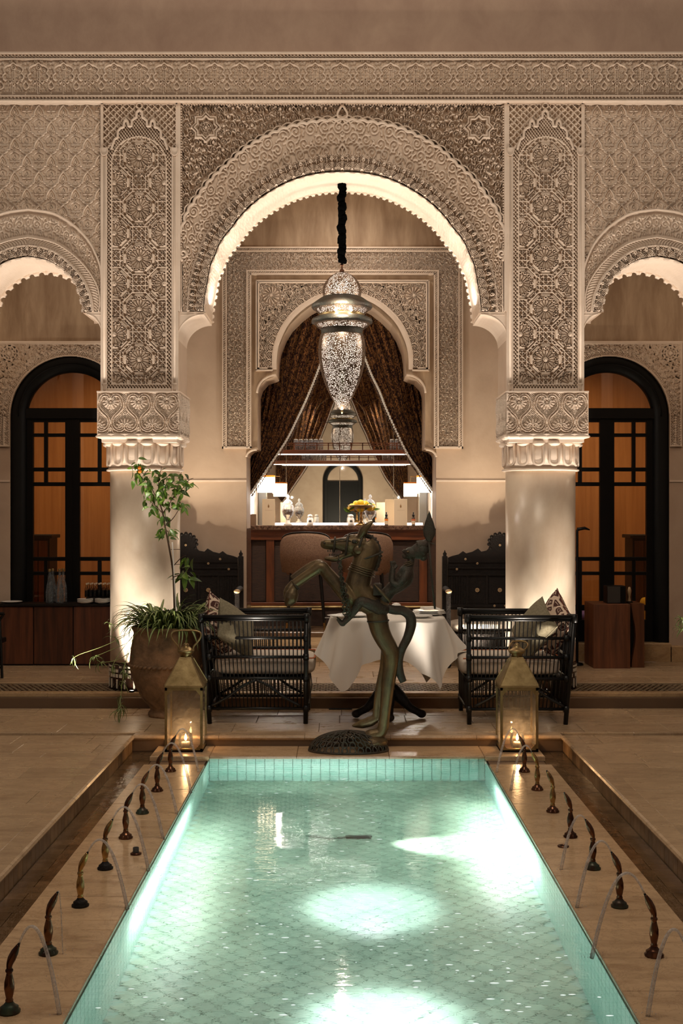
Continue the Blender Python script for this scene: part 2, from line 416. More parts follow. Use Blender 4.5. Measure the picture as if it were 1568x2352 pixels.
# ---- curves in photo-plane units of the facade (1 unit = 1/293 m at the facade plane)
def curve(half, cx=786.0, n=400, full=True):
    p = cat(half, 8)
    if full:
        q = mir(p, cx)[::-1]; p = np.concatenate([p, q[1:]])
    d = np.r_[0, np.cumsum(np.hypot(*np.diff(p, axis=0).T))]
    s = np.linspace(0, d[-1], n); return np.stack([np.interp(s, d, p[:, 0]), np.interp(s, d, p[:, 1])], 1)
def normals(c, cx, cy):
    t = np.gradient(c, axis=0); n = np.stack([t[:, 1], -t[:, 0]], 1); n /= np.linalg.norm(n, axis=1)[:, None]+1e-9
    s = np.sign((n*(c-np.array([cx, cy]))).sum(1)); s = 1 if np.median(s) > 0 else -1
    return n*s
def slen(c): return np.r_[0, np.cumsum(np.hypot(*np.diff(c, axis=0).T))]
def to3(px, py, Y, off=0):
    return np.stack([(px-CX)*Y/F, np.broadcast_to(Y-off, np.shape(px)).astype(float), H+(CY-py)*Y/F], -1)
def P3(px, py, Y, off):   # plane point moved toward the viewer by off metres, no rescale
    return np.stack([(px-CX)*Y/F, Y-off+0*px, H+(CY-py)*Y/F], -1)
def relief(name, x0, x1, y0, y1, Y, hf, depth, parent, m, step=1.5, mask=None, off=0.0):
    nx = int((x1-x0)/step)+1; ny = int((y1-y0)/step)+1
    px, py = np.meshgrid(np.linspace(x0, x1, nx), np.linspace(y0, y1, ny))
    h = np.clip(hf(px, py), 0, 1.6)
    P = P3(px, py, Y, off+depth*h)
    mk = None
    if mask is not None:
        mk = mask((px[:-1, :-1]+px[1:, 1:])/2, (py[:-1, :-1]+py[1:, 1:])/2)
    return grid_obj(name, P, m, parent, mk)
def band(name, outer, inner, Y, hf, depth, parent, m, step=1.5, off=0.0):
    so = slen(outer); n = int(so[-1]/step)+1
    rs = lambda c: np.stack([np.interp(np.linspace(0, 1, n), np.linspace(0, 1, len(c)), c[:, k]) for k in (0, 1)], 1)
    o, i = rs(outer), rs(inner); wd = np.median(np.hypot(*(o-i).T)); nt = int(wd/step)+2
    t = np.linspace(0, 1, nt)[:, None, None]; p = i[None]+(o-i)[None]*t
    s = slen((o+i)/2); S = np.broadcast_to(s[None], p.shape[:2]); Tt = np.broadcast_to(t[..., 0], p.shape[:2])
    h = np.clip(hf(S, Tt, s[-1]), 0, 1.6)
    return grid_obj(name, P3(p[..., 0], p[..., 1], Y, off+depth*h), m, parent)
def sweep(name, c, Y, r, parent, m, off=0.0, n=8, scallop=None, cxy=(786, 650), close=False, rz=None):
    """a moulding swept along curve c (px); scallop=(period, amplitude) pushes lobes outward."""
    c = np.asarray(c, float)
    if scallop:
        s = slen(c); k = max(1, round(s[-1]/scallop[0])); c = c+normals(c, *cxy)*(scallop[1]*np.abs(np.sin(PI*s/s[-1]*k)))[:, None]
    pts = [((a-CX)*Y/F, Y-off, H+(CY-b)*Y/F) for a, b in c]
    v, f = s_tube(pts, r, n, True, close)
    return build(name, MB().add(v, f), m, parent, smooth=True)
def bar2(name, x0, x1, y0, y1, Y, d, parent, m, back=.0):
    return build(name, one(s_box2(wx(x0, Y), wx(x1, Y), Y-d, Y+back, wz(y1, Y), wz(y0, Y))), m, parent)
def mbar(mb, x0, x1, y0, y1, Y, d, back=0.0): mb.add(*s_box2(wx(x0, Y), wx(x1, Y), Y-d, Y+back, wz(y1, Y), wz(y0, Y)))

# ------------------------------------------------------------------ carving patterns
# frieze tile: 57.6 wide, 82 tall, arch apex at x=28.8
def tile_frieze():
    W, T = 57.6, 82.0; c = W/2; it = []
    half = [(0, 9), (-5, 12.5), (-12, 15), (-19, 19), (-22, 25), (-20.5, 30), (-18.5, 33), (-22, 36), (-24, 41), (-22.5, 46), (-19, 48)]
    for s in (1, -1):
        p = cat(half, 4); p[:, 0] = c+s*p[:, 0]; it.append((p, 2.0, 1.0))
        it.append((spiral(c+s*5.5, 4.6, 4.2, 1.3, PI/2, -s, 16), 1.0, .9))
        it.append((spiral(c+s*17.5, 48, 3.4, 1.4, 0, s, 16), 1.0, .9))
        for (a, b, r) in ((11, 26, 5.2), (11.5, 39, 5.2), (13, 57, 5.4), (19, 67, 4), (8, 68, 3.4), (24.5, 9, 3.6), (24.5, 20, 3.2)):
            it.append((spiral(c+s*a, b, r, 1.6, a, s, 22), .85, .75)); it.append((np.array([[c+s*a, b]]), 1.2, .8))
        it.append((np.array([(c+s*2, 27), (c+s*2, 80)]), .9, .95))
        it.append((cat([(c+s*28.8, 50), (c+s*26.6, 54), (c+s*22.6, 61), (c+s*24, 67), (c+s*28.8, 70)], 4), 1.5, 1.0))
        it.append((np.array([(c+s*4, 52), (c+s*8, 48), (c+s*12, 52), (c+s*8, 56), (c+s*4, 52)]), 1.1, .95))
        it.append((cat([(c+s*28.8, 33), (c+s*25.5, 38), (c+s*28.8, 44)], 4), 1.0, .85))
        it.append((np.array([(c+s*3, 76), (c+s*27, 76)]), 1.0, .9)); it.append((np.array([(c+s*3, 80), (c+s*27, 80)]), .8, .9))
        it.append((np.array([(c+s*15, 62), (c+s*22, 74)]), .8, .7)); it.append((np.array([(c+s*6, 60), (c+s*16, 74)]), .7, .7))
    it.append((circ(c, 19.5, 4.6), 1.1, .9)); it.append((np.array([[c, 19.5]]), 2, .9))
    it.append((np.array([(c, 43), (c+3.6, 47), (c, 51), (c-3.6, 47), (c, 43)]), 1.0, .95))
    it.append((np.array([(c, 54), (c+3.6, 58), (c, 62), (c-3.6, 58), (c, 54)]), 1.0, .95))
    for k in range(4):
        for e in (-2, 0, 2): it.append((np.array([[e+(k % 2), 56+k*3.2]]), .9, .6))
    it.append((np.array([(0, 1), (57.6, 1)]), .8, .8))
    fill = raster(W, T, [(spiral((i+.5*(j % 2)+.3)*7.2, (j+.5)*7.45, 2.9, 1.3, i*1.7+j, 1 if (i+j) % 2 else -1, 14, .2), .62, .55) for i in range(8) for j in range(11)], 2.0)
    return sampler(np.maximum(raster(W, T, it, 2.0), fill), W, T, 0, 0), W, T
# staggered arch-and-leaf wall tile, 55.7 x 76.4
def tile_sebka():
    W, T = 55.7, 76.4; it = []
    for sx, sy in ((W/2, 0), (0, T/2)):
        for s in (1, -1):
            rib = np.concatenate([cat([(-10.8, -9), (0, -1), (7, 7), (11, 16), (12, 24)], 4), [(17, 24), (17, 29.2), (22, 29.2)]])
            rib[:, 0] = sx+s*rib[:, 0]; rib[:, 1] += sy; it.append((rib, 1.9, 1.0, 'double'))
            lob = cat([(0, 31), (4, 30.5), (7, 32.5), (10.5, 35), (11.5, 39), (11, 45), (9, 48.5)], 4); lob[:, 0] = sx+s*lob[:, 0]; lob[:, 1] += sy
            it.append((lob, 1.0, .8)); it.append((spiral(sx+s*15.5, sy+38, 2.6, 1, 0, s, 12), .8, .75)); it.append((np.array([[sx+s*16, sy+46]]), 1.6, .7))
            it.append((cat([(sx, sy+7), (sx+s*3.6, sy+13), (sx+s*4.6, sy+18), (sx+s*1.5, sy+22)], 4), .9, .8))
            it.append((np.array([(sx+s*8.5, sy+21), (sx+s*5, sy+23)]), 1.2, .7))
        it.append((drop(sx, sy+15, 3, 5), .8, .75, 'fill'))
        it.append((circ(sx, sy+26.5, 2.4), .9, .9)); it.append((drop(sx, sy+41, 6, 6.5), 1.0, .85)); it.append((drop(sx, sy+42, 3, 4), .8, .8, 'fill'))
        it.append((np.array([(sx-9.5, sy+52), (sx+9.5, sy+52)]), 1.6, .9, 'double')); it.append((np.array([(sx-7, sy+48.5), (sx+7, sy+48.5)]), .8, .8))
        it.append((circ(sx, sy+57.8, 2.6), 1.0, .85)); it.append((circ(sx, sy+64.5, 7, 18, 3.2), 1, .5, 'fill')); it.append((circ(sx, sy+64.5, 7, 18, 3.2), .8, .8))
    return sampler(raster(W, T, it, 2.0, True, True, .18), W, T), W, T
F_FR, FW, FT = tile_frieze(); F_SE, SW, ST = tile_sebka()
def girih(px, py, cx, cy, P=115.5):
    """sixteen-petalled rosettes with straight strapwork between them."""
    out = None
    x = (px-cx+P/2) % P-P/2; y = (py-cy+P/2) % P-P/2
    alt = (np.abs(x)+np.abs(y)) > P/2
    x = np.where(alt, x-np.sign(x)*P/2, x); y = np.where(alt, y-np.sign(y)*P/2, y)
    r = np.hypot(x, y); th = np.arctan2(y, x)
    a = ((th*16/(2*PI)) % 1)-.5; lat = np.abs(a)*r*2*PI/16
    h = np.full(px.shape, .08)
    wp = np.clip((r-4)*.19, 0, 3.0)*np.clip((22.5-r)/2.0, 0, 1)**.5
    pet = np.clip((wp-lat)/1.0+.4, 0, 1)*(.78-.2*np.clip((wp*.45-lat)/.6, 0, 1))
    h = np.where((r > 5) & (r < 22.5), np.maximum(h, pet), h)
    h = np.where(r < 5.4, .75+.2*(np.cos(th*8) > 0), h)
    lat2 = (.5-np.abs(a))*r*2*PI/16                        # knots between the petals
    h = np.where((r >= 22.5) & (r < 29), np.maximum(.08, .95*(np.abs(np.hypot(lat2, r-25.6)-2.9) < .95)+.5*(np.hypot(lat, r-26.6) < 1.9)), h)
    c8 = np.abs(((th*8/(2*PI)+.5) % 1)-.5)*2*PI/8; d8 = r*np.cos(c8); o8 = r*np.sin(c8)
    ring = (d8 > 29) & (d8 < 36.5)
    car = np.clip(1.0-np.maximum(np.abs(d8-32.7)/3.2, (o8-8.6)/2.4), 0, .35)/.35
    h = np.where(ring, np.maximum(car*.85, .95*(np.abs(d8-29.4) < .8)), h)
    q = 9.62
    def ln(u): return np.abs(((u/q) % 1)-.5)*q
    X = px-cx; Y2 = py-cy
    net = np.minimum.reduce([ln(X), ln(Y2), ln((X+Y2)/1.41421*1.0), ln((X-Y2)/1.41421*1.0)])
    strap = np.where(net < .72, .95, .12)+.0
    dots = (np.hypot(((X+q/2) % (2*q))-q, ((Y2+q/2) % (2*q))-q) < 2.5)
    strap = np.maximum(strap, dots*.7)
    h = np.where(d8 >= 36.5, strap, h)
    h = np.where(np.abs(d8-37) < .8, .95, h)
    return h
def lace(s, t, L, p=23.6, wpx=34.0, r0=4.0):
    """interlaced rings hanging off the intrados; t=0 at the open edge."""
    k = max(1, round(L/p)); p = L/k; y = t*wpx; h = np.zeros(s.shape)
    for dk in (-1, 0, 1):
        x = ((s/p) % 1-.5-dk)*p; r = np.hypot(x, y)
        g = np.abs(((r-r0)/3.3+.5) % 1-.5)*3.3
        h = np.maximum(h, np.where((g < .85) & (r > r0-1) & (r < r0+15.5), .85, 0))
    x = ((s/p) % 1-.5)*p
    leaf = np.clip(1.4-np.hypot(x/3.6, (y-wpx*.76)/5.5), 0, 1)
    h = np.maximum(h, np.clip(leaf*2, 0, 1)*.95-(np.hypot(x/1.0, (y-wpx*.70)/2.6) < 1)*.7)
    x2 = ((s/p+.5) % 1-.5)*p
    h = np.maximum(h, .85*((np.abs(x2) < 1.1) & (y > wpx*.55)))
    h = np.maximum(h, .9*(((np.abs(((y+np.abs(x2)*.9)/4.2) % 1-.5)*4.2) < .8) & (y > wpx*.62)))
    return np.clip(h, 0, 1)
A_VINE = sampler(arabesque(160, 66, 30, 3, lw=1.9), 160, 66)
A_DEEP = sampler(arabesque(170, 170, 21, 5, True, boss=.34, lw=1.35), 170, 170)
A_FINE = sampler(arabesque(116, 46, 12.5, 9, lw=.95), 116, 46)
A_SIDE = sampler(arabesque(150, 58, 24, 12, lw=1.5), 150, 58)
A_DOOR = sampler(arabesque(120, 120, 15, 21, True, lw=1.1), 120, 120)
A_WH = sampler(arabesque(120, 46, 15, 31, lw=1.1), 120, 46)

# ------------------------------------------------------------------ the arcade wall
YW = 9.56; YB = 10.15
wall = build('wall_front', one(s_box2(-6.2, 6.2, YW, YB, 4.735, 8.2)), M['plaster_top']); tag(wall, kind='structure')
K = 'structure'
# arch curves (photo-plane units, left half; mirrored about 786)
AIN = curve([(468, 716), (470, 684), (475, 658), (484, 610), (494, 587), (503, 564), (515, 544.6), (534, 521.7), (553, 496.6), (578.6, 471), (604, 451), (640, 429), (680.6, 411), (731.6, 398.5), (786, 394.5)])
AMID = curve([(433, 716), (437, 659), (443, 631), (450, 605), (458, 582), (468, 556), (481, 532), (498, 509), (517, 484.6), (555, 449), (606, 411), (656, 384.5), (732, 363), (786, 359)])
AOUT = curve([(420, 600), (415, 575), (413, 551), (416, 532), (423, 518), (433, 487), (458, 451), (490, 410.6), (530, 375), (565, 344), (621, 311.5), (669, 293), (732, 281.5), (786, 278)])
ABACK = (AIN-np.array([CX, CY]))  # same curve on the rear plane
def Pc(c, Y): return np.stack([(c[:, 0]-CX)*YW/F, np.full(len(c), Y), H+(CY-c[:, 1])*YW/F], 1)
# pier and spandrel masonry behind the carving
xl, xr = 235.0, 408.0
def strip_wall(mb, c, Y, ztop, flip=False):
    p = Pc(c, Y); n = len(p); v = [tuple(q) for q in p]+[(q[0], q[1], ztop) for q in p]
    f = [(i, i+1, n+i+1, n+i) for i in range(n-1)]
    mb.add(v, [q[::-1] for q in f] if flip else f)
body = MB()
strip_wall(body, AIN[::4], YW+.065, 4.74); strip_wall(body, AIN[::4], YB, 4.74, True)
SIN = [(191, 716), (189, 700), (184, 680.6), (176, 657), (166, 639), (146, 620.5), (133, 610.6), (106, 597), (65, 589)]
def side_curve(half, sgn, n=240):
    c = curve(half, 65.0, n); return c if sgn < 0 else mir(c, 786.0)[::-1]
sideY = {}
for sg in (-1, 1):
    c = side_curve(SIN, sg); strip_wall(body, c[::3], YW+.065, 4.74, False); strip_wall(body, c[::3], YB, 4.74, True)
    e = [(-400, 716), (-61, 716)] if sg < 0 else [(1633, 716), (1990, 716)]
    ec = np.array(e, float); strip_wall(body, ec, YW+.065, 4.74); strip_wall(body, ec, YB, 4.74, True)
masonry = build('wall_masonry', body, M['plaster'], wall)
# piers (plain shafts above the capitals) and masonry between arch springers
for sg, (a, b) in ((-1, (187, 470)), (1, (1102, 1385))):
    mb = MB(); mb.add(*s_box2(wx(a, YW), wx(b, YW), YW+.065, YB, wz(716, YW), 4.74))
    build('pier_masonry', mb, M['plaster'], wall)
    a, b = (236, 407) if sg < 0 else (1165, 1336)
    build('pier_shaft', one(s_box2(wx(a, YW), wx(b, YW), YW+.050, YB, wz(904, YW), wz(700, YW))), M['plaster'], wall)
    a, b = (-600, -61) if sg < 0 else (1633, 2170)
    build('pier_shaft', one(s_box2(wx(a, YW), wx(b, YW), YW+.012, YB, 0.0, wz(700, YW))), M['plaster'], wall)
# soffits
def soffit(name, c, Y0, Y1, mt, amp=.004, n=24):
    n_ = len(c); P = np.zeros((n, n_, 3)); nn = normals(c, c[:, 0].mean(), 700)
    s = slen(c)
    for j in range(n):
        u = j/(n-1); a = Pc(c, Y0+(Y1-Y0)*u)
        hgt = amp*np.random.default_rng(j).random(n_)*(0 < j < n-1)
        P[j] = a; P[j, :, 0] += -nn[:, 0]*hgt; P[j, :, 2] += nn[:, 1]*hgt
    return grid_obj(name, P, mt, wall)
def resamp(c, n): return np.stack([np.interp(np.linspace(0, 1, n), np.linspace(0, 1, len(c)), c[:, k]) for k in (0, 1)], 1)
soffit('arch_soffit', resamp(AIN, 520), YW, YB, M['stucco'])
def fringe(name, c, Y, p, amp, wd, parent, th=.03):
    """scalloped rim hanging into the opening."""
    c = resamp(c, int(slen(c)[-1]/1.2)); s = slen(c); n = normals(c, c[:, 0].mean(), 760); k = max(1, round(s[-1]/p)); ph = (s/s[-1]*k) % 1
    x = (ph-.5)*p; r = .28*p; bite = np.sqrt(np.clip(1-(x/r)**2, 0, 1)); cut = wd*(1-.85*bite)-amp*.35*(bite <= 0)*(np.abs(np.sin(x*1.2)) > .75)
    inner = c-n*cut[:, None]; P = np.stack([P3(c[:, 0], c[:, 1], YW, YW-Y), P3(inner[:, 0], inner[:, 1], YW, YW-Y), P3(inner[:, 0], inner[:, 1], YW, YW-Y-th), P3(c[:, 0], c[:, 1], YW, YW-Y-th)])
    return grid_obj(name, P, M['stucco_smooth'], parent, smooth=False)
fringe('soffit_fringe', AIN, YB-.03, 16, 3, 6, wall)
fringe('soffit_fringe', AIN, YW, 23.8, 2, 3.5, wall, .02)
# carved bands of the big arch
band('lace_band', AMID, AIN, YW+.03, lambda s, t, L: lace(s, t, L), .075, wall, M['stucco'], 1.15)
AOX = curve([(420, 716), (420, 660), (420, 610), (416, 580), (413.5, 551), (416, 532), (423, 518), (433, 487), (458, 451), (490, 410.6), (530, 375), (565, 344), (621, 311.5), (669, 293), (732, 281.5), (786, 278)])
band('vine_band', AOX, AMID, YW+.012, lambda s, t, L: A_VINE(np.abs(s-L/2), t*66)*.9+.03, .034, wall, M['stucco'], 1.3)
AO2 = AOUT
sweep('scalloped_moulding', AO2, YW, .0125, wall, M['stucco_smooth'], .012, 8, (23.5, 4.2), (786, 650))
sweep('bead_moulding', AO2+normals(AO2, 786, 650)*7.5, YW, .006, wall, M['stucco_smooth'], .010, 6, (23.5, 4.2))
sweep('scalloped_moulding', AMID, YW, .0115, wall, M['stucco_smooth'], .014, 8, (12.2, 1.6), (786, 650))
for sx in (1, -1):   # curls at the springing of the outer moulding
    p = spiral(421, 583, 11, 1.3, PI, -1, 30, .2); p = p if sx > 0 else mir(p, 786)
    sweep('moulding_curl', p, YW, .009, wall, M['stucco_smooth'], .012)
for yy, r in ((262, 13), (349, 12)):  # pointed drops at the crown
    d_ = np.array([(786, yy-r*1.5), (786+r*.8, yy-r*.2), (786+r*.75, yy+r*.6), (786, yy+r*.9), (786-r*.75, yy+r*.6), (786-r*.8, yy-r*.2), (786, yy-r*1.5)])
    sweep('crown_finial', cat([tuple(q) for q in d_], 4), YW, .009, wall, M['stucco_smooth'], .014)
    for s in (-1, 1): sweep('crown_curl', circ(786+s*r*.65, yy+r*1.2, 5, 14), YW, .0065, wall, M['stucco_smooth'], .014, close=False)
# spandrel carving inside its beaded frame
def out_of(c, grow=6):
    yy = np.linspace(c[:, 1].min(), 716, 260); half = c[:len(c)//2+1]
    o = np.argsort(half[:, 1]); xs = np.interp(yy, half[o, 1], half[o, 0])
    def f(px, py):
        x = np.interp(py, yy, xs-grow, left=786, right=xs[-1]-grow); return (np.abs(px-786) > 786-x) | (py < c[:, 1].min()-grow)
    return f
def spandrel_h(px, py):
    u = 786-np.abs(px-786)
    h = A_DEEP(u, py)*.85
    sx, sy = 475, 299; x, y = u-sx, py-sy; r = np.hypot(x, y)
    d1 = np.maximum(np.abs(x), np.abs(y)); d2 = (np.abs(x)+np.abs(y))/1.41421; st = np.minimum(d1, d2)
    th = np.arctan2(y, x)
    h = np.where(st < 25, .25, h)
    for q, w_ in ((23.5, 1.5), (18.5, 1.5)): h = np.where(np.abs(st-q) < w_, 1.0, h)
    ros = .8*(np.abs(((r/4.6) % 1)-.5)*4.6 < 1.1)*(r < 16)+.8*(np.abs(((th*8/(2*PI)) % 1)-.5)*r*.785 < .9)*(r < 16)
    h = np.where(st < 16.5, np.maximum(.05, np.minimum(ros, .85)), h)
    return h
msk = out_of(AO2, 9)
relief('spandrel_carving', 420, 1152, 246, 640, YW+.06, spandrel_h, .085, wall, M['stucco'], 1.25, lambda px, py: msk(px, py) & ((px < 560) | (px > 1012) | (py < 420)))
mb = MB()
for a in ((409, 416, 238, 716), (1156, 1163, 238, 716), (409, 1163, 236, 240)): mbar(mb, *a, YW+.02, .045)
build('spandrel_frame', mb, M['stucco_smooth'], wall)
mb = MB()
for k in range(int(724/6.2)): x = 421+k*6.2; mbar(mb, x, x+3.4, 241.6, 244.8, YW+.03, .045)
for k in range(int(330/6.2)):
    y = 246+k*6.2; mbar(mb, 416.5, 419.6, y, y+3.4, YW+.03, .045); mbar(mb, 1152.4, 1155.5, y, y+3.4, YW+.03, .045)
tag(build('bead_row', mb, M['stucco_smooth'], wall), kind='stuff')
# fluted strips between pier and arch
for a, b in ((408, 419), (1153, 1164)):
    for k in range(3):
        x = a+1+k*(b-a-3)/2; sweep('reed', np.array([(x, 560), (x, 640), (x, 716)], float), YW, .005, wall, M['stucco_smooth'], .006, 6)
# ------ pier panels
PIERW = 69.5
def pier_h(cx):
    def f(px, py):
        x = px-cx; ax = np.abs(x)
        inn = girih(px, py, cx, 364.5)
        r = np.where(py < 380, np.hypot(x, (py-380)), ax)      # arch-headed inner panel
        top = (py < 380)
        d = np.where(top, np.hypot(x, py-380)-62, np.maximum(ax-62, py-884))
        h = np.where(d < -1.5, inn, np.where(d < 1.8, 1.0, lattice(px-cx, py, 6.9, 9.0, .30)))
        rim = np.where(np.maximum(ax-73, py-893) > 0, 1.0, h)
        return rim
    return f
STEP = [(-64, 345), (-62, 336), (-57, 322), (-50, 318), (-49, 303), (-43, 296), (-36, 294), (-35, 283), (-31, 276), (-26, 283), (-25, 292), (-18, 292), (-17, 279), (-11, 274), (-7, 272), (-6, 260), (0, 254)]
def step_curve(cx):
    p = np.array(STEP, float); q = mir(p, 0)[::-1]; c = np.concatenate([p, q[1:]]); c[:, 0] += cx
    s = slen(c); t = np.linspace(0, s[-1], 220); return np.stack([np.interp(t, s, c[:, 0]), np.interp(t, s, c[:, 1])], 1)
def head_h(cx):
    def f(px, py):
        q = 7.3; u = (px-cx+py); v = (px-cx-py)
        i = np.floor((px-cx)/q).astype(int); j = np.floor(py/q).astype(int)
        a = np.abs(((u/(2*q)) % 1)-.5)*2*q/1.414; b = np.abs(((v/(2*q)) % 1)-.5)*2*q/1.414
        h = .95*((a < 1.15) | (b < 1.15))
        m1 = ((i+j) % 4 == 0); lx = np.abs(((px-cx)/q) % 1-.5)*q; ly = np.abs((py/q) % 1-.5)*q
        h = np.where(m1 & (np.where(j % 2 == 0, lx, ly) < 1.3), .95, h)
        return h
    return f
for sg, cx in ((-1, 321.0), (1, 1251.0)):
    sc_ = step_curve(cx)
    top = np.interp(np.linspace(cx-64, cx+64, 257), sc_[:, 0], sc_[:, 1])
    inside = lambda px, py, cx=cx, top=top: (np.abs(px-cx) < 75) & ((py > 345) | ((np.abs(px-cx) < 63) & (py > np.interp(px, np.linspace(cx-64, cx+64, 257), top))))
    relief('pier_carving', cx-75, cx+75, 252, 899, YW+.045, pier_h(cx), .048, wall, M['stucco'], 1.15, inside)
    relief('pier_head_carving', cx-84, cx+84, 242, 345, YW+.030, head_h(cx), .046, wall, M['stucco'], 1.15, lambda px, py, f=inside: ~f(px, py))
    sweep('stepped_moulding', sc_, YW, .0105, wall, M['stucco_smooth'], .022, 8)
    sweep('crown_ring', circ(cx, 245, 6.5, 16), YW, .006, wall, M['stucco_smooth'], .022, close=False)
    mb = MB()
    for s in (-1, 1):
        mbar(mb, cx+s*86-3, cx+s*86+3, 238, 900, YW, .02)
        mbar(mb, cx+s*76-1.6, cx+s*76+1.6, 345, 900, YW, .02)
    mbar(mb, cx-88, cx+88, 234, 241, YW, .02)
    build('pier_frame', mb, M['stucco_smooth'], wall)
    for s in (-1, 1):
        x = cx+s*80.5; sweep('colonnette', np.array([(x, 352), (x, 600), (x, 884)], float), YW, .0135, wall, M['stucco_smooth'], .008, 10)
        z0 = wz(898, YW); prof = [(.010, 0), (.012, .02), (.012, .028), (.02, .045), (.022, .05), (.022, .056), (.012, .06)]
        build('colonnette_foot', one(s_lathe(prof, 10, (wx(x, YW), YW-.010, z0))), M['stucco_smooth'], wall, smooth=True)
        hb = MB(); px_ = [(x-8, 341), (x+8, 341), (x+8, 352), (x+5, 357), (x, 359), (x-5, 357), (x-8, 352)]
        v, f = s_prism([(wx(a, YW), wz(b, YW)) for a, b in px_], YW-.028, YW); hb.add(v, f)
        build('impost_block', hb, M['stucco_smooth'], wall)
        sweep('impost_rim', cat([(x-8, 341), (x-8, 350), (x-5, 357), (x, 359), (x+5, 357), (x+8, 350), (x+8, 341)], 3), YW, .0045, wall, M['stucco_smooth'], .03, 6)
# ------ side wall panels above the side arches
SOUT = [(233, 716), (234, 680), (233, 640), (229.7, 611), (222, 589), (207, 558), (182, 528), (149, 503), (116, 488), (65, 481)]
SMID = [(227, 716), (229, 690), (224, 660), (207, 628), (182, 598), (149, 571.5), (116, 555), (65, 545)]
SROP = [(214, 716), (212, 695), (206, 672), (191, 641), (166, 611), (133, 584), (99.5, 570), (65, 565)]
for sg in (-1, 1):
    O, Md, R_, I = [side_curve(c, sg, 420) for c in (SOUT, SMID, SROP, SIN)]
    cx = 65 if sg < 0 else 1507
    yy = np.linspace(481, 716, 200); hf = O[:211] if sg < 0 else O[:211]
    o = np.argsort(hf[:, 1]); rad = np.interp(yy, hf[o, 1], np.abs(hf[o, 0]-cx))
    f = lambda px, py, cx=cx, yy=yy, rad=rad: (py < 482) | (np.abs(px-cx) > np.interp(py, yy, rad))
    x0, x1 = (-230, 231) if sg < 0 else (1341, 1800)
    for wa, wb_, wst in (((-10, 231, 1.0), (-230, -10, 2.4)) if sg < 0 else ((1341, 1580, 1.0), (1580, 1800, 2.4))):
        relief('wall_carving', wa, wb_, 242, 640, YW+.034, (lambda px, py: F_SE(px-35+27.85, py-244)) if sg < 0 else (lambda px, py: F_SE(1537-px+27.85, py-244)), .032, wall, M['stucco'], wst, f)
    band('vine_band', O, Md, YW+.028, lambda s, t, L: A_SIDE(np.abs(s-L/2), t*58)*.7*((t > .12) & (t < .82))+.05+.5*(t > .93), .030, wall, M['stucco'], 1.4)
    def rope(s, t, L):
        u = np.abs(s-L/2); q = ((u-((t-.5)*2)**1*6+3*np.sin(t*PI))/6.6) % 1
        return np.where((t > .06) & (t < .93), .35+.6*np.sqrt(np.clip(1-(np.abs(q-.5)*2)**2, 0, 1)), .1)
    band('rope_band', Md, R_, YW+.028, rope, .036, wall, M['stucco'], 1.2)
    band('lace_band', R_, I, YW+.03, lambda s, t, L: np.maximum(lace(s, t, L, 25, 24, 3.5), .9*(t > .9)), .055, wall, M['stucco'], 1.1)
    sweep('arch_moulding', O, YW, .008, wall, M['stucco_smooth'], .006, 8); sweep('arch_moulding', Md, YW, .006, wall, M['stucco_smooth'], .008, 8); sweep('arch_moulding', R_, YW, .010, wall, M['stucco_smooth'], .008, 8)
    soffit('arch_soffit', resamp(I, 300), YW, YB, M['stucco'])
    fringe('soffit_fringe', I, YB-.03, 25, 3, 9, wall)
    fringe('soffit_fringe', I, YW, 25, 2, 5, wall, .02)
    mb = MB()
    a, b = (x0, 235) if sg < 0 else (1337, x1)
    mbar(mb, a, b, 234, 240, YW+.01, .03); a = 232 if sg < 0 else 1337; mbar(mb, a, a+4, 240, 716, YW+.01, .026)
    build('panel_frame', mb, M['stucco_smooth'], wall)
# corbels under every arch springing: quarter-round brackets
def corbel(xa, xb, ya, yb, name='corbel'):
    """xa = pier side, xb = open side; ya top, yb foot of the bracket."""
    n = 12; cv = [(xb+(xa-xb)*math.sin(PI/2*k/n), ya+6+(yb-ya-6)*(1-math.cos(PI/2*k/n))) for k in range(n+1)]
    poly = [(xa, ya), (xb, ya)]+cv
    pts = [(wx(a, YW), wz(b, YW)) for a, b in poly]
    if xb < xa: pts = pts[::-1]
    o = build(name, one(s_prism(pts, YW-.004, YB)), M['stucco_smooth'], wall)
    mb = MB(); v, f = s_tube([(wx(a, YW), YW-.004, wz(b, YW)) for a, b in [(xb, ya+3)]+cv], .005, 6); mb.add(v, f)
    v, f = s_tube([(wx(a, YW), YW-.004, wz(b, YW)) for a, b in [(xa+(xb-xa)*.12, ya+7), (xb+(xa-xb)*.18, ya+7)]], .003, 6); mb.add(v, f)
    build('corbel_rim', mb, M['stucco_smooth'], wall, smooth=True)
for s in (0, 1):
    mm = (lambda x: x) if s == 0 else (lambda x: 1572-x)
    corbel(mm(407), mm(468), 716, 778); corbel(mm(236), mm(200), 716, 779); corbel(mm(-61-46), mm(-61), 716, 779)
# ------ frieze with its borders and the lit ledge
YF = 9.50
for fa, fb, fst in ((-60, 1630, 1.0), (-330, -60, 2.4), (1630, 1900, 2.4)): relief('carved_frieze', fa, fb, 138, 220, YF+.024, lambda px, py: F_FR((px-32.4+28.8), (py-138)*81.9/82), .034, wall, M['stucco'], fst)
for y0, y1 in ((125, 134), (222, 230)):
    relief('lattice_border', -330, 1900, y0, y1, YF+.028, lambda px, py, y0=y0: np.clip(lattice(px, py-y0, 8.0, 9.3, .32)*.9, 0, 1), .036, wall, M['stucco'], 1.3)
mb = MB()
for y0, y1, d in ((121, 125, .02), (134, 138, .008), (219.5, 222.5, .010), (229.5, 232.5, .012)): mbar(mb, -330, 1900, y0, y1, YF, d, .06)
mb.add(*s_box2(wx(-330, YF), wx(1900, YF), YF+.05, YW+.02, wz(231, YF), wz(121, YF)))
build('frieze_moulding', mb, M['stucco_smooth'], wall)
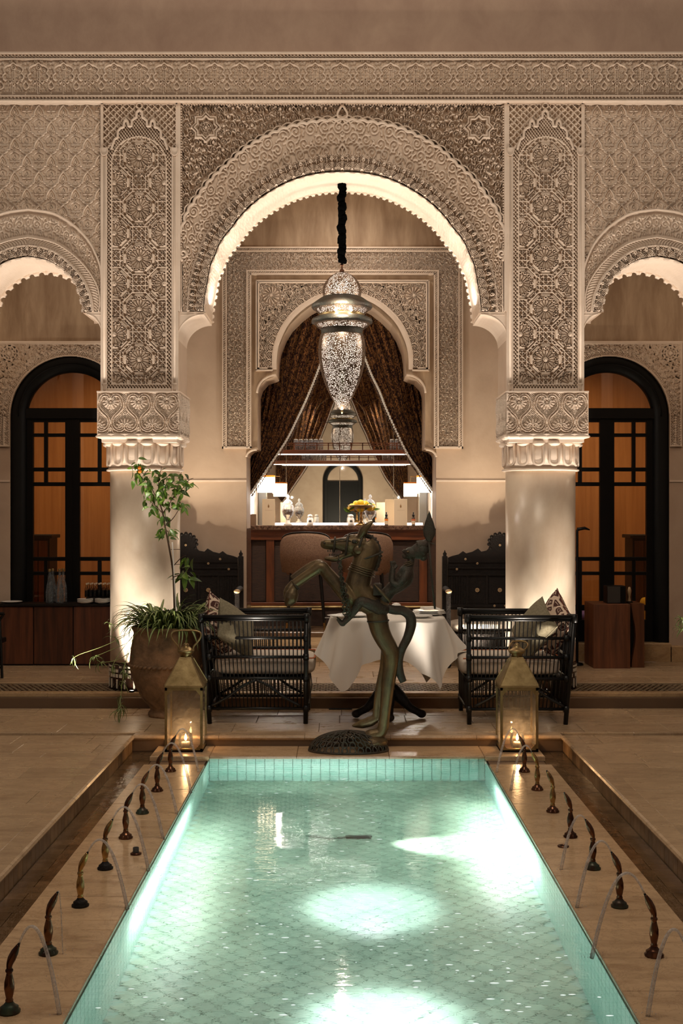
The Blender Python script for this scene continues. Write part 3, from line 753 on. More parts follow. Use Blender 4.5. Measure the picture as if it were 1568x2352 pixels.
for a, b in ((-330, 234), (412, 1163), (1338, 1900)):
    X0, X1 = wx(a, YF), wx(b, YF); zA, zB = wz(230.5, YF), wz(240, YW); v = []
    for X in (X0, X1): v += [(X, YF-.004, zA+.006), (X, YF-.004, zA), (X, YF+.012, zA-.012), (X, YW-.012, zB+.004), (X, YW+.02, zB), (X, YW+.02, zA+.01)]
    build('ledge_moulding', MB().add(v, [tuple(range(6)), tuple(range(11, 5, -1))]+[(i, i+6, (i+1) % 6+6, (i+1) % 6) for i in range(6)]), M['stucco_smooth'], wall)

# ------------------------------------------------------------------ columns with carved capitals
def palmette(cx, cy, r, up=1, n=9):
    it = []
    for k in range(n):
        a = (-90 if up > 0 else 90)+(k-(n-1)/2)*(215/n); a = math.radians(a)
        e = (cx+r*math.cos(a), cy+r*math.sin(a)); m_ = (cx+r*.3*math.cos(a), cy+r*.3*math.sin(a))
        it.append((np.array([(cx, cy), m_]), 1.0, .85)); it.append((np.array([(cx+r*.45*math.cos(a), cy+r*.45*math.sin(a)), e]), 2.7, .92)); it.append((np.array([m_, e]), .7, 1.0))
    return it
def tile_capital():
    W, T = 64.0, 108.0; it = []; c = 32
    for s in (1, -1):
        m1 = lambda pts: np.array([(c+s*a, b) for a, b in cat(pts, 5)])
        it.append((m1([(3, 13), (6, 8), (13, 6), (21, 10), (26, 22), (27, 31), (24, 40), (16, 50), (8, 58), (4, 68), (5, 80), (10, 88), (17, 92), (24, 92), (29, 88), (29.5, 81), (25, 78), (21, 82)]), 4.0, 1.0, 'double'))
        it.append((spiral(c+s*7, 13, 6, 1.2, PI if s > 0 else 0, -s, 20, .2), 2.4, 1.0, 'double'))
        for k in range(9):
            it.append((np.array([(c+s*(6+k*2.6), 97), (c+s*(5+k*2.4), 103)]), .7, .8)); it.append((np.array([(c+s*(2+k*3.3), 1.5), (c+s*(2+k*3.3), 5)]), .8, .8))
        for k in range(5):
            it.append((np.array([(c+s*(3+k*3.1), 42+k*.4), (c+s*(.5+k*3.1), 52-k*1.8)]), .8, .8)); it.append((np.array([(c+s*(31-k*3.0), 47), (c+s*(29-k*3.0), 55)]), .8, .8))
        for k in range(10):
            a = -.3+k*.34; it.append((np.array([[c+s*18*math.cos(a), 29+18*math.sin(a)]]), 1.2, .6)); it.append((np.array([[c+s*(32-18*math.cos(a)), 70-18*math.sin(a)]]), 1.2, .6))
        it.append((m1([(0, 84), (4, 90), (4, 95), (8, 99), (14, 100)]), 1.4, .9))
    it += palmette(c, 22, 17, -1); it += palmette(0, 84, 19, 1)+palmette(64, 84, 19, 1)
    it.append((drop(c, 90, 3.5, 6), 1, .8, 'fill'))
    return sampler(raster(W, T, it, 2.0, True, False, .06), W, T), W, T
F_CA, CW, CT = tile_capital()
YCF = 9.50; CAPD = .64
def make_column(sg, label):
    cx = -1.592 if sg < 0 else 1.592; cy = 9.83; z2 = .11
    t = thing('column', label, 'column', (cx, cy, z2))
    z_top = wz(1078, 9.55); R_ = .278
    prof = [(R_, .0), (R_, z_top-z2)]
    build('shaft', one(s_lathe([(R_, .215), (R_, 1.0), (R_+.001, z_top-z2)], 48, (cx, cy, z2))), M['tadelakt'], t, smooth=True)
    # fluted necking: U-shaped flutes in relief round a drum
    zb, zt = wz(1078, 9.55), wz(1013, 9.52); rn = .292; n = 15; mb = MB()
    build('necking', one(s_lathe([(rn, 0), (rn, zt-zb+.02)], 48, (cx, cy, zb))), M['stucco_smooth'], t, smooth=True)
    ring = [(rn+.006, -.004), (rn+.016, 0), (rn+.016, .010), (rn+.004, .016)]
    build('necking_ring', one(s_lathe(ring, 48, (cx, cy, zb-.005))), M['stucco_smooth'], t, smooth=True)
    for k in range(n):
        a0 = 2*PI*(k+.5)/n-PI/2; pts = []; hw = .062
        zz = lambda v: zb+.022+v
        U = [(-hw*.62, .195), (-hw*.62, .05)]+[(-hw*.62*math.cos(PI*j/8), .05-hw*.55*math.sin(PI*j/8)) for j in range(1, 8)]+[(hw*.62, .05), (hw*.62, .195)]
        pts = [(cx+(rn+.004)*math.cos(a0+u/rn), cy+(rn+.004)*math.sin(a0+u/rn), zz(v*.98)) for u, v in U]
        build('flute', one(s_tube(pts, .0125, 8)), M['stucco_smooth'], t, smooth=True)
        a1 = a0; c3 = (cx+(rn-.008)*math.cos(a1), cy+(rn-.008)*math.sin(a1), zt-.016)
        build('necking_lobe', one(s_ball(c3, (.054, .054, .022), 14, 8)), M['stucco_smooth'], t, smooth=True)
    # capital block
    x0, x1 = (cx-.323, cx+.323); y0, y1 = YCF, YCF+CAPD; zc0, zc1 = wz(1008, YCF), wz(898, YCF)
    ch = MB(); core = .045
    ch.add(*s_box2(x0+core, x1-core, y0+core, y1-core, zc0+.012, zc1-.006)); ch.add(*s_box2(x0-.002, x1+.002, y0-.002, y1+.002, zc1-.012, zc1))
    cap = build('capital', ch, M['stucco_smooth'], t)
    hgt = zc1-zc0-.03; npx = 190; 
    def face(nm, org, ud, nd, step=1.15):
        nx, ny = int(189/step), int(108/step); u, v = np.meshgrid(np.linspace(0, 189, nx), np.linspace(0, 108, ny))
        h = F_CA(u-94.5+32, v); h = np.maximum(h, .62*lattice(u, v, 4.6, 4.6, .42)); h = np.where((u < 1.5) | (u > 187.5) | (v < 1), .9, h)
        u_, v_ = u/189*(x1-x0), v/108*hgt
        P = np.array(org)[None, None]+u_[..., None]*np.array(ud)+(-v_)[..., None]*np.array([0, 0, 1.])+((h-1)*.050)[..., None]*np.array(nd)
        grid_obj(nm, P, M['stucco'], cap)
    face('capital_carving', (x0, y0, zc1-.012), (1, 0, 0), (0, -1, 0))
    if sg < 0: face('capital_carving', (x1, y0, zc1-.012), (0, 1, 0), (1, 0, 0), 1.6)
    else: face('capital_carving', (x0, y1, zc1-.012), (0, -1, 0), (-1, 0, 0), 1.6)
    n = 6   # scalloped lip under the carving
    for k in range(n):
        u = (k+.5)/n; w_ = (x1-x0)/n/2*1.35
        for (px_, py_, ax) in ((x0+u*(x1-x0), y0+.022, 0), ((x1-.022) if sg < 0 else (x0+.022), y0+u*CAPD, 1)):
            rr = (w_, .026, .020) if ax == 0 else (.026, w_, .020)
            build('lip_lobe', one(s_ball((px_, py_, zc0+.020), rr, 10, 6)), M['stucco_smooth'], cap, smooth=True)
    q = []
    for e, z in ((.004, zc0+.040), (.010, zc0+.016), (.030, zc0-.002), (.060, zc0-.010)): q += [(x0+e, y0+e, z), (x1-e, y0+e, z), (x1-e, y1-e, z), (x0+e, y1-e, z)]
    build('capital_lip', MB().add(q, [(i*4+k, i*4+(k+1) % 4, (i+1)*4+(k+1) % 4, (i+1)*4+k) for i in range(3) for k in range(4)]+[(12, 13, 14, 15)]), M['stucco_smooth'], cap)
    under = MB(); under.add(*s_box2(x0+.03, x1-.03, y0+.03, y1-.03, zt-.01, zc0+.02)); build('capital_underside', under, M['stucco_smooth'], cap)
    # zellige dado
    d = build('dado', one(s_lathe([(R_+.008, 0), (R_+.008, .20), (R_+.002, .207)], 48, (cx, cy, z2))), M['zellige_dark'], t, smooth=True)
    tb = MB(); nn = 44
    for k in range(nn):
        a = 2*PI*k/nn
        for r_, (za, zb_) in enumerate(((.095, .128), (.135, .165), (.172, .192))):
            M4 = Matrix.Translation((cx, cy, z2)) @ Matrix.Rotation(a, 4, 'Z'); 
            if (k+r_) % 5 == 0: continue
            tb.add(*xf(s_box(R_+.009, 0, (za+zb_)/2, .006, .026, zb_-za-.006), M4))
        if k % 2 == 0: tb.add(*xf(s_box(R_+.009, 0, .048, .006, .014, .072), Matrix.Translation((cx, cy, z2)) @ Matrix.Rotation(a, 4, 'Z')))
    tag(build('dado_tiles', tb, M['zellige_pale'], t), kind='stuff')
    return t
M['zellige_dark'] = mat('dark_glazed_zellige', (34, 22, 18), .18, c2=(60, 34, 24), ns=30, spec=.6)
M['zellige_pale'] = mat('pale_glazed_zellige', (206, 196, 178), .2, vary=.2, spec=.6)
make_column(-1, 'left round plaster column behind the terracotta pot, with square carved capital')
make_column(1, 'right round plaster column behind the right armchair, with square carved capital')
# ------------------------------------------------------------------ gallery rear wall with the bar opening and two glazed doors
YD = 11.5; YD2 = 11.99; ZT = 4.9
def pz(px, py, Y=None): Y = Y or YD; return ((px-CX)*Y/F, H+(CY-py)*Y/F)
OPEN_HALF = [(566, 1498), (566, 1049), (568, 1042), (576, 1034), (591, 1030), (591, 905), (596, 888), (610, 872), (627, 866), (635, 862), (635.1, 848), (636.5, 824), (640, 801), (652, 770), (667, 745), (690, 722), (713, 704), (745, 688), (783.5, 682)]
OPEN = OPEN_HALF+[(1567-x, y) for x, y in OPEN_HALF[::-1][1:]]
DC = (162.0, 1398.0)
def door_arc(c, r=138.0, cyy=956.0, n=28): return [(c-r*math.cos(PI*k/n), cyy-r*math.sin(PI*k/n)) for k in range(n+1)]
def wall_with_holes(mb, Y, holes, x0, x1, z0, z1, flip=False):
    """holes: list of (px,py) boundary curves, left to right, at the wall's front plane; each open at the floor."""
    x = x0
    def quad(a, b, za, zb, c=None):
        q = [(a, Y, za), (b, Y, zb if c is None else c), (b, Y, z1), (a, Y, z1)]
        mb.add(q[::-1] if flip else q, [(0, 1, 2, 3)])
    for hcv in holes:
        P = [pz(*p) for p in hcv]; quad(x, P[0][0], z0, z0)
        for a, b in zip(P[:-1], P[1:]):
            if b[0]-a[0] > 1e-6: quad(a[0], b[0], a[1], a[1], b[1])
        x = P[-1][0]
    quad(x, x1, z0, z0)
D1 = [(DC[0]-138, 1500)]+door_arc(DC[0])+[(DC[0]+138, 1500)]; D2 = [(DC[1]-138, 1500)]+door_arc(DC[1])+[(DC[1]+138, 1500)]
mb = MB(); wall_with_holes(mb, YD, [D1, OPEN, D2], -7, 7, 0, ZT)
mb2 = MB()
for cv in (D1, OPEN, D2):
    P = [pz(*p) for p in cv]; n = len(P)
    if cv is OPEN: P[0] = (P[0][0], .1); P[-1] = (P[-1][0], .1)
    else: P[0] = (P[0][0], .11); P[-1] = (P[-1][0], .11)
    v = [(a, YD, b) for a, b in P]+[(a, YD2, b) for a, b in P]; mb2.add(v, [(i, i+n, i+n+1, i+1) for i in range(n-1)])
wall_with_holes(mb2, YD2, [D1, OPEN, D2], -7, 7, 0, ZT, True)
wb = build('wall_back', mb, M['light_streaks'], None); tag(wb, kind='structure')
build('wall_reveal', mb2, M['plaster'], wb)
# smooth tadelakt facing below the door-head level, slightly proud, plus the dado line
def facing(x0, x1, y0, y1, d=.004):
    return build('wall_facing', one(s_box2(wx(x0, YD), wx(x1, YD), YD-d, YD+.02, wz(y1, YD), wz(y0, YD))), M['plaster'], wb)
for a, b in ((329, 511), (1062, 1231)): facing(a, b, 575, 1500)
for a, b in ((-300, -5), (1565, 1900)): facing(a, b, 785, 1500)
for a, b, y in ((-5, 24, 1028), (1536, 1565, 1028), (301, 329, 1028), (1231, 1260, 1028), (511, 566, 1031), (1001, 1062, 1031)): facing(a, b, y, 1500)
for a, b in ((301, 566), (1001, 1260), (-300, 24), (1536, 1900)):
    mb = MB(); mbar(mb, a, b, 1102.5, 1107, YD, .012); build('dado_line', mb, M['stucco_smooth'], wb)
for a, b, y0 in ((-300, 24, 1478), (1536, 1900, 1478), (301, 560, 1478), (1007, 1260, 1478)):
    o = build('baseboard', one(s_box2(wx(a, YD), wx(b, YD), YD-.06, YD, .11, .26, .01)), M['step'], wb)
# marble lining of the bar opening below the counter line
for px in (566, 1001):
    x = wx(px, YD); s = 1 if px < 787 else -1
    build('marble_lining', one(s_box2(min(x, x+s*.004), max(x, x+s*.004), YD+.002, YD2, .2, 1.36)), M['brown_marble'] if 'brown_marble' in M else M['step'], wb)
ceil = build('ceiling', one(s_box2(-7, 7, YB-.02, YD2, ZT, ZT+.1)), M['plaster']); tag(ceil, kind='structure')
# ---- stucco frame round the bar opening
def mirx(a, b): return 1573-b, 1573-a
Yc = YD
fr_h = lambda px, py: A_FINE(px*1.2, (py-576)*1.2)*.95
def side_h(px, py, x0): return A_FINE(py*1.2, (px-x0)*1.2)*.95
relief('frame_carving', 522, 1051, 580, 624, Yc-.0, fr_h, .040, wb, M['stucco'], 1.0, None, .002)
for a, b in ((522, 566), mirx(522, 566)): relief('frame_carving', a, b, 624, 1024, Yc, lambda px, py, a=a: side_h(px, py, a), .040, wb, M['stucco'], 1.0, None, .002)
def rope_v(px, py): return .25+.75*(((py+px*1.0)/5.2 % 1) > .42)
for a, b, c, d in ((514, 518.5, 576, 1028), (570, 574.5, 629, 1028), mirx(514, 518.5)+(576, 1028), mirx(570, 574.5)+(629, 1028), (514, 1059, 573, 577), (570, 1003, 625, 629)):
    relief('rope_border', a, b, c, d, Yc, rope_v, .018, wb, M['stucco'], 1.0, None, .024)
mb = MB()
for a in ((511, 513.6, 569, 1031), (518.6, 521.6, 577, 1028), (566.2, 569.8, 625, 1028), (574.6, 577.5, 629, 1030), (511, 1062, 569, 572.4), (518, 1055, 577, 580), (566, 1007, 622, 625), (574, 999, 629.5, 633), (511, 577.5, 1026, 1031)):
    mbar(mb, *a, Yc, .046)
    if a[1] < 600: b = mirx(a[0], a[1]); mbar(mb, b[0], b[1], a[2], a[3], Yc, .046)
build('frame_moulding', mb, M['stucco_smooth'], wb)
mb = MB()
for a in ((511, 577, 569, 1029), (577, 1001, 569, 634), mirx(511, 577)+(569, 1029)): mbar(mb, *a, Yc, -.003, .02)
pass
# inner panel
IC = curve([(627, 850), (627.5, 825), (632, 795), (645, 762), (660, 737), (683, 713), (710, 693), (745, 677), (783.5, 672)], 783.5+3, 300)
IR = 1573
msk2y = np.linspace(672, 850, 180); hh = IC[:151]; o_ = np.argsort(hh[:, 1]); msk2x = np.interp(msk2y, hh[o_, 1], hh[o_, 0])
def inner_h(px, py):
    u = 786.5-np.abs(px-786.5); x = np.interp(py, msk2y, msk2x, left=786.5)
    # distance to the arch curve, coarse
    cxx, cyy, R0 = 786.5, 826.0, 159.0
    r = np.where(py < 826, np.hypot(px-cxx, py-cyy), np.abs(px-cxx)); d = r-R0*(1-.035*np.clip((826-py)/154, 0, 1))
    th = np.where(py < 826, np.arctan2(cyy-py, cxx-u), (826-py)/159.0); k = (th*R0/17.5) % 1-.5
    lob = np.hypot(k*17.5, d-9); ring = (np.abs((lob % 3.4)-1.7) < .95)*.9*(lob < 15.5)*(lob > 6.5)
    h = A_WH(u*1.0, py)*.95
    ros = np.hypot(u-622.5, py-679.5); rt = np.arctan2(py-679.5, u-622.5)
    h = np.where(ros < 22, np.where(ros < 19.5, .5+.45*np.cos((rt*14/(2*PI)+ros*.035) % 1*2*PI-PI)*(ros > 5)+.3*(ros <= 3), .1), h)
    h = np.where((d < 24+1.5*np.cos(k*2*PI)) & (d > 0), np.maximum(ring, .15), h)
    h = np.where((lob < 6.5) & (d > 0), .75*lattice(px, py, 5.2, 5.2, .35), h)
    h = np.where((d < 3.5) & (d > -3), 1.0, h)
    return h
relief('panel_carving', 596, 977, 652, 846, Yc, inner_h, .048, wb, M['stucco'], 1.0, lambda px, py: np.abs(px-786.5) > 786.5-np.interp(py, msk2y, msk2x, left=787), .0)
band('arch_face', IC+normals(IC, 786.5, 800)*1.0, IC-normals(IC, 786.5, 800)*8.5, Yc, lambda s, t, L: .9+0*t, .050, wb, M['stucco_smooth'], 1.5)
mb = MB()
for a in ((588, 590.5, 646, 852), (592.5, 596, 651, 848), (588, 985, 645, 647.5), (592, 981, 649, 652.5), (588, 627, 850, 853), (592.5, 615, 845.5, 848)):
    mbar(mb, *a, Yc, .052)
    if a[1] < 640: b = mirx(a[0], a[1]); mbar(mb, b[0], b[1], a[2], a[3], Yc, .052)
build('panel_moulding', mb, M['stucco_smooth'], wb)
for s in (0, 1):   # cove brackets carrying the inner arch, and the small ones below
    mm = (lambda x: x) if s == 0 else (lambda x: 1567-x)
    for (xa, xb, ya, yb) in ((590.5, 634, 858, 903), (566, 590, 1029, 1050)):
        n = 10; cv = [(mm(xb+(xa-xb)*math.sin(PI/2*k/n)), ya+4+(yb-ya-4)*(1-math.cos(PI/2*k/n))) for k in range(n+1)]
        P = [(wx(a, YD), YD-.02, wz(b, YD)) for a, b in cv]; v, f = s_tube(P, .011, 8)
        build('bracket_rim', MB().add(v, f), M['stucco_smooth'], wb, smooth=True)
# ---- carved surrounds of the doors
def door_h(c):
    def f(px, py):
        x = px-c; r = np.where(py < 956, np.hypot(x, py-956), np.abs(x)); d = r-138.5
        th = np.where(py < 956, np.arctan2(956-py, np.abs(x)), (956-py)/138.); s = th*150/11.5; k = (s % 1-.5)*11.5
        wob = d-13-2.2*np.cos(s*2*PI)
        h = np.where(d < 12, .75*lattice(px, py, 5.0, 6.0, .34), A_DOOR(np.abs(x)*1.0, py)*.9)
        for q in (0, 3.6, 7.2): h = np.where(np.abs(wob-q) < 1.2, .95-.1*q/7, h)
        leg = (py > 956) & (d > 11); h = np.where(leg, np.where(np.abs(d-13) < 1.4, .9, .75*lattice(px, py, 4.6, 5.5, .34)), h)
        ros = np.hypot(np.abs(x)-140, py-812); rt = np.arctan2(py-812, np.abs(x)-140)
        h = np.where(ros < 21, .85*((np.abs(((rt*10/(2*PI)+ros*.03) % 1)-.5)*2 < .3) | (np.abs((ros % 6)-3) < 1.1) | (ros < 5)), h)
        h = np.where(d < 2, .9, h); h = np.where((py < 792) | (np.abs(x) > 162) | (py > 1022), .9, h)
        return h
    return f
for c in DC:
    relief('door_surround_carving', c-166, c+166, 787, 1026, YD, door_h(c), .036, wb, M['stucco'], 1.35, lambda px, py, c=c: np.where(py < 956, np.hypot(px-c, py-956), np.abs(px-c)) > 137)
    mb = MB(); mbar(mb, c-167, c+167, 784.5, 788, YD, .035); build('surround_moulding', mb, M['stucco_smooth'], wb)
# ---- glazed doors
M['pane'] = None
t = NT('amber_lit_glass'); g = t.node('ShaderNodeBsdfGlossy'); g.inputs['Roughness'].default_value = .02; tr = t.node('ShaderNodeBsdfTransparent')
tr.inputs[0].default_value = (.92, .90, .86, 1); fz = t.node('ShaderNodeFresnel'); fz.inputs[0].default_value = 1.75
mx = t.node('ShaderNodeMixShader'); t.l.new(fz.outputs[0], mx.inputs[0]); t.l.new(tr.outputs[0], mx.inputs[1]); t.l.new(g.outputs[0], mx.inputs[2]); t.l.new(mx.outputs[0], t.out.inputs[0]); M['pane'] = t.m
def make_door(nm, c, label):
    Y = YD+.10; dr = bpy.data.objects.new(nm, None); COL.objects.link(dr); tag(dr, kind='structure')
    dr.location = (wx(c, Y), Y, .26)
    s = Y/YD
    def R(x): return (x-CX)/s+CX   # keep sizes measured on the wall plane
    def bar(name, x0, x1, y0, y1, y_off=0., d=.05):
        X0, X1 = wx(x0, YD), wx(x1, YD)
        return build(name, one(s_box2(X0, X1, Y-d/2+y_off, Y+d/2+y_off, wz(y1, YD), wz(y0, YD), .006)), M['black'], dr)
    # arched outer frame
    n = 40; P = []
    for r, dy in ((139.5, -.09), (132, -.10), (126, -.085), (116, -.085), (108, -.05), (105, -.03), (105, .03)):
        row = [(wx(c-r, YD), Y+dy, .11)]+[(wx(c-r*math.cos(PI*k/n), YD), Y+dy, wz(956-r*math.sin(PI*k/n)*(1 if r > 110 else .98), YD)) for k in range(n+1)]+[(wx(c+r, YD), Y+dy, .11)]
        P.append(row)
    grid_obj('arch_frame', np.array(P), M['black'], dr, smooth=False)
    for a, b in ((91, 106), ): 
        for q in (-1, 1): x0, x1 = sorted((c+q*a, c+q*b)); bar('stile', x0, x1, 937, 1478)
    bar('meeting_stile', c-16.5, c, 960, 1478, 0, .055); bar('meeting_stile', c, c+16.5, 960, 1478, 0, .05)
    bar('transom', c-107, c+107, 936, 960, 0, .09)
    for q in (-1, 1):
        for y0, y1 in ((958, 968), (994, 1002), (1073, 1082), (1107, 1116), (1280, 1289), (1314, 1322), (1391, 1404), (1425, 1478)):
            x0, x1 = sorted((c+q*16.5, c+q*91)); bar('rail', x0, x1, y0, y1, 0, .04)
        for y0, y1 in ((994, 1107), (966, 994), (1289, 1391), (1404, 1425)):
            x0, x1 = sorted((c+q*58, c+q*66)); bar('muntin', x0, x1, y0-.5, y1+.5, 0, .036)
        def pane(a, b, y0, y1):
            x0, x1 = sorted((c+q*a, c+q*b))
            return build('pane', one(s_box2(wx(x0-1, YD), wx(x1+1, YD), Y-.004, Y+.004, wz(y1+1, YD), wz(y0-1, YD))), M['pane'], dr)
        for y0, y1 in ((968, 994), (1002, 1073), (1082, 1107), (1289, 1314), (1322, 1391), (1404, 1425)): pane(16.5, 58, y0, y1); pane(66, 91, y0, y1)
        pane(16.5, 91, 1116, 1280)
    fan = [(wx(c-106*math.cos(PI*k/24), YD), wz(956-105*math.sin(PI*k/24), YD)) for k in range(25)]; fan = [(fan[0][0], wz(938, YD))]+[p for p in fan if p[1] > wz(938, YD)]+[(fan[-1][0], wz(938, YD))]
    build('fanlight_pane', one(s_prism(fan[::-1], Y-.004, Y+.004)), M['pane'], dr)
    # moulding lines on the outer frame
    v, f = s_tube([(wx(c-120*math.cos(PI*k/n), YD), Y-.09, wz(956-120*math.sin(PI*k/n), YD)) for k in range(n+1)], .006, 6); build('frame_bead', MB().add(v, f), M['black'], dr, smooth=True)
    build('threshold', one(s_box2(wx(c-140, YD), wx(c+140, YD), YD-.06, YD2, .11, wz(1476, YD), .01)), M['step'], dr)
    return dr
make_door('door_1', DC[0], ''); make_door('door_2', DC[1], '')
# amber rooms
M['amber'] = mat('amber_curtain_wall', (190, 136, 80), .8, c2=(160, 108, 58), ns=3, st=(6, 1, .25), lo=.3, hi=.7)
M['amber_floor'] = mat('amber_room_floor', (110, 66, 30), .5)
def room(nm, x0, x1, y0, y1, z0, z1, mw, mf, back=True):
    q = [[(x0, y0, z0), (x0, y1, z0), (x0, y1, z1), (x0, y0, z1)], [(x1, y1, z0), (x1, y0, z0), (x1, y0, z1), (x1, y1, z1)], [(x0, y0, z1), (x0, y1, z1), (x1, y1, z1), (x1, y0, z1)]]
    if back: q.append([(x0, y1, z0), (x1, y1, z0), (x1, y1, z1), (x0, y1, z1)])
    mb = MB()
    for r in q: mb.add(r, [(0, 1, 2, 3)])
    o = build(nm, mb, mw); tag(o, kind='structure')
    build('room_floor', MB().add([(x0, y0, z0), (x1, y0, z0), (x1, y1, z0), (x0, y1, z0)], [(0, 1, 2, 3)]), mf, o); return o
room('wall_left_room', -3.9, -1.35, YD2, 14.6, .24, 3.9, M['amber'], M['amber_floor'])
room('wall_right_room', 1.35, 3.9, YD2, 14.6, .24, 3.9, M['amber'], M['amber_floor'])
bar_room = room('wall_bar_room', -1.13, 1.13, YD2, 15.45, .225, 3.95, M['plaster'], M['step'])
# wall behind the viewer, seen only in the bar mirror
mbw = MB(); YO = -3.7; mbw.add(*s_box2(-7, 7, YO-.3, YO, 0, 7)); wo = build('wall_opposite', mbw, M['plaster']); tag(wo, kind='structure')
n = 24; P = []
for r, dy in ((.56, .05), (.50, .07), (.43, .05)):
    P.append([(-r, YO+dy, .1)]+[(-r*math.cos(PI*k/n), YO+dy, 2.42+r*math.sin(PI*k/n)) for k in range(n+1)]+[(r, YO+dy, .1)])
dr = bpy.data.objects.new('door_3', None); COL.objects.link(dr); dr.location = (0, YO, 0); tag(dr, kind='structure')
grid_obj('arch_frame', np.array(P), M['black'], dr, smooth=False, flip=True)
build('door_leaf', one(s_box2(-.45, .45, YO, YO+.04, .1, 2.42)), M['black'], dr)
# ------------------------------------------------------------------ floors, steps, channel, pool
def slab_mesh(w_, d, h, m, ch=.003):
    k = ('slab', round(w_, 3), round(d, 3), round(h, 3), m.name)
    if k not in KIDS:
        vf = s_box(0, 0, -h/2, w_, d, h, 0, ch); me = bpy.data.meshes.new('slab'); me.from_pydata(vf[0], [], vf[1]); me.materials.append(m); KIDS[k] = me
    return KIDS[k]
def slab(name, x0, x1, y0, y1, z, m, parent, h=.03, gap=.0025, ch=.003, jit=.0006):
    if x1-x0 < .03 or y1-y0 < .03: return
    o = bpy.data.objects.new(name, slab_mesh(x1-x0-gap, y1-y0-gap, h, m, ch)); COL.objects.link(o)
    o.location = ((x0+x1)/2, (y0+y1)/2, z+random.uniform(-jit, 0)); o.parent = parent; return o
def pave(x0, x1, y0, y1, z, rows, ln, m, parent, name='slab', h=.03, min_y=None):
    y = y1; k = 0
    while y > y0+.03:
        d = rows[k % len(rows)]; ya = max(y0, y-d); x = x0-random.uniform(0, ln*.9)
        while x < x1:
            L = ln*random.choice((.8, 1, 1, 1.25)); slab(name, max(x, x0), min(x+L, x1), ya, y, z, m, parent, h); x += L
        y = ya; k += 1
PX0, PX1, PY1, PY0 = -.864, .917, 7.89, 1.6      # pool
KX0, KX1 = -1.25, 1.31                            # coping edges
TX0, TX1, TY1 = -1.42, 1.485, 8.25                # terrace edges round the channel
ZC = -.07
floor = build('floor', one(s_box2(-7, 7, 8.25, YD, -.3, -.032)), M['grout']); tag(floor, kind='structure')
mb = MB(); mb.add(*s_box2(-7, TX0-.03, -4, 8.25, -.3, -.032)); mb.add(*s_box2(TX1+.03, 7, -4, 8.25, -.3, -.032)); mb.add(*s_box2(-1.6, 1.6, -4, 1.2, -.3, -.032))
build('sub_floor', mb, M['grout'], floor)
build('far_paving', MB().add(*s_box2(-7, -3.6, -4, 9.37, -.05, -.002)).add(*s_box2(3.6, 7, -4, 9.37, -.05, -.002)).add(*s_box2(-3.6, 3.6, -4, 1.0, -.05, -.002)), M['stone'], floor)
pave(-3.6, TX0-.10, 3.4, 8.25, 0, (.30, .30, .14, .30, .30, .30), .62, M['stone'], floor)
pave(TX1+.10, 3.6, 3.4, 8.25, 0, (.30, .30, .30, .14, .30), .62, M['stone'], floor)
pave(-3.6, 3.6, 8.25+.10, 9.40, 0, (.33, .33, .36), .60, M['stone'], floor)
def nosing(name, p0, p1, z, m, parent, w_=.10, h=.032, seg=.6):
    """rounded edge stones laid along the line p0-p1, the rounded side facing +normal (left of travel)."""
    a, b = Vector(p0), Vector(p1); L = (b-a).length; n_ = max(1, round(L/seg)); dirv = (b-a)/L; nv = Vector((-dirv.y, dirv.x))
    prof = [(0, -h), (w_, -h), (w_+.010, -h*.7), (w_+.012, -h*.45), (w_+.006, -h*.12), (w_-.006, 0), (0, 0)]
    for k in range(n_):
        s0, s1 = L*k/n_+.001, L*(k+1)/n_-.001; v = []
        for s in (s0, s1):
            for u, zz in prof: q = a+dirv*s+nv*(u-w_); v.append((q.x, q.y, z+zz))
        m_ = len(prof); f = [tuple(range(m_)), tuple(range(2*m_-1, m_-1, -1))]+[(i, i+m_, (i+1) % m_+m_, (i+1) % m_) for i in range(m_)]
        mbx = MB().add(v, f); build(name, mbx, m, parent)
# terrace edge (rounded) round the channel, riser below it faced with small tiles
nosing('edge_stone', (TX0, 8.25), (TX0, 3.4), 0, M['stone'], floor); nosing('edge_stone', (TX1, 3.4), (TX1, 8.25), 0, M['stone'], floor)
nosing('edge_stone', (TX1, 8.25), (TX0, 8.25), 0, M['stone'], floor)
def riser_tiles(p0, p1, z0, z1, m, parent, tw=.075, nrm=(0, -1), th=.012, name='riser_tile', limit=999):
    a, b = Vector(p0), Vector(p1); L = (b-a).length; n_ = round(L/tw); d = (b-a)/L; ang = math.atan2(d.y, d.x)
    k_ = ('rt', round(L/n_, 4), round(z1-z0, 4), m.name)
    if k_ not in KIDS:
        vf = s_box(0, 0, (z1-z0)/2, L/n_-.003, th, z1-z0-.002, 0, 0); me = bpy.data.meshes.new(name); me.from_pydata(vf[0], [], vf[1]); me.materials.append(m); KIDS[k_] = me
    for i in range(n_):
        q = a+d*(L*(i+.5)/n_); o = bpy.data.objects.new(name, KIDS[k_]); COL.objects.link(o); o.location = (q.x, q.y, z0+random.uniform(-.001, .001)); o.rotation_euler = (0, 0, ang); o.parent = parent
M['riser_tile'] = mat('small_glazed_riser_tile', (164, 134, 98), .3, c2=(120, 92, 62), ns=8, vary=.35)
riser_tiles((TX0-.008, 8.24), (TX0-.008, 4.6), -.115, -.032, M['riser_tile'], floor)
riser_tiles((TX1+.008, 4.6), (TX1+.008, 8.24), -.115, -.032, M['riser_tile'], floor)
riser_tiles((TX0, 8.262), (TX1, 8.262), -.115, -.032, M['riser_tile'], floor, .15)
build('channel_wall', MB().add(*s_box2(TX0-.06, TX0-.014, 1.2, 8.3, -.3, -.032)).add(*s_box2(TX1+.014, TX1+.06, 1.2, 8.3, -.3, -.032)).add(*s_box2(TX0-.06, TX1+.06, 8.268, 8.3, -.3, -.032)), M['grout'], floor)
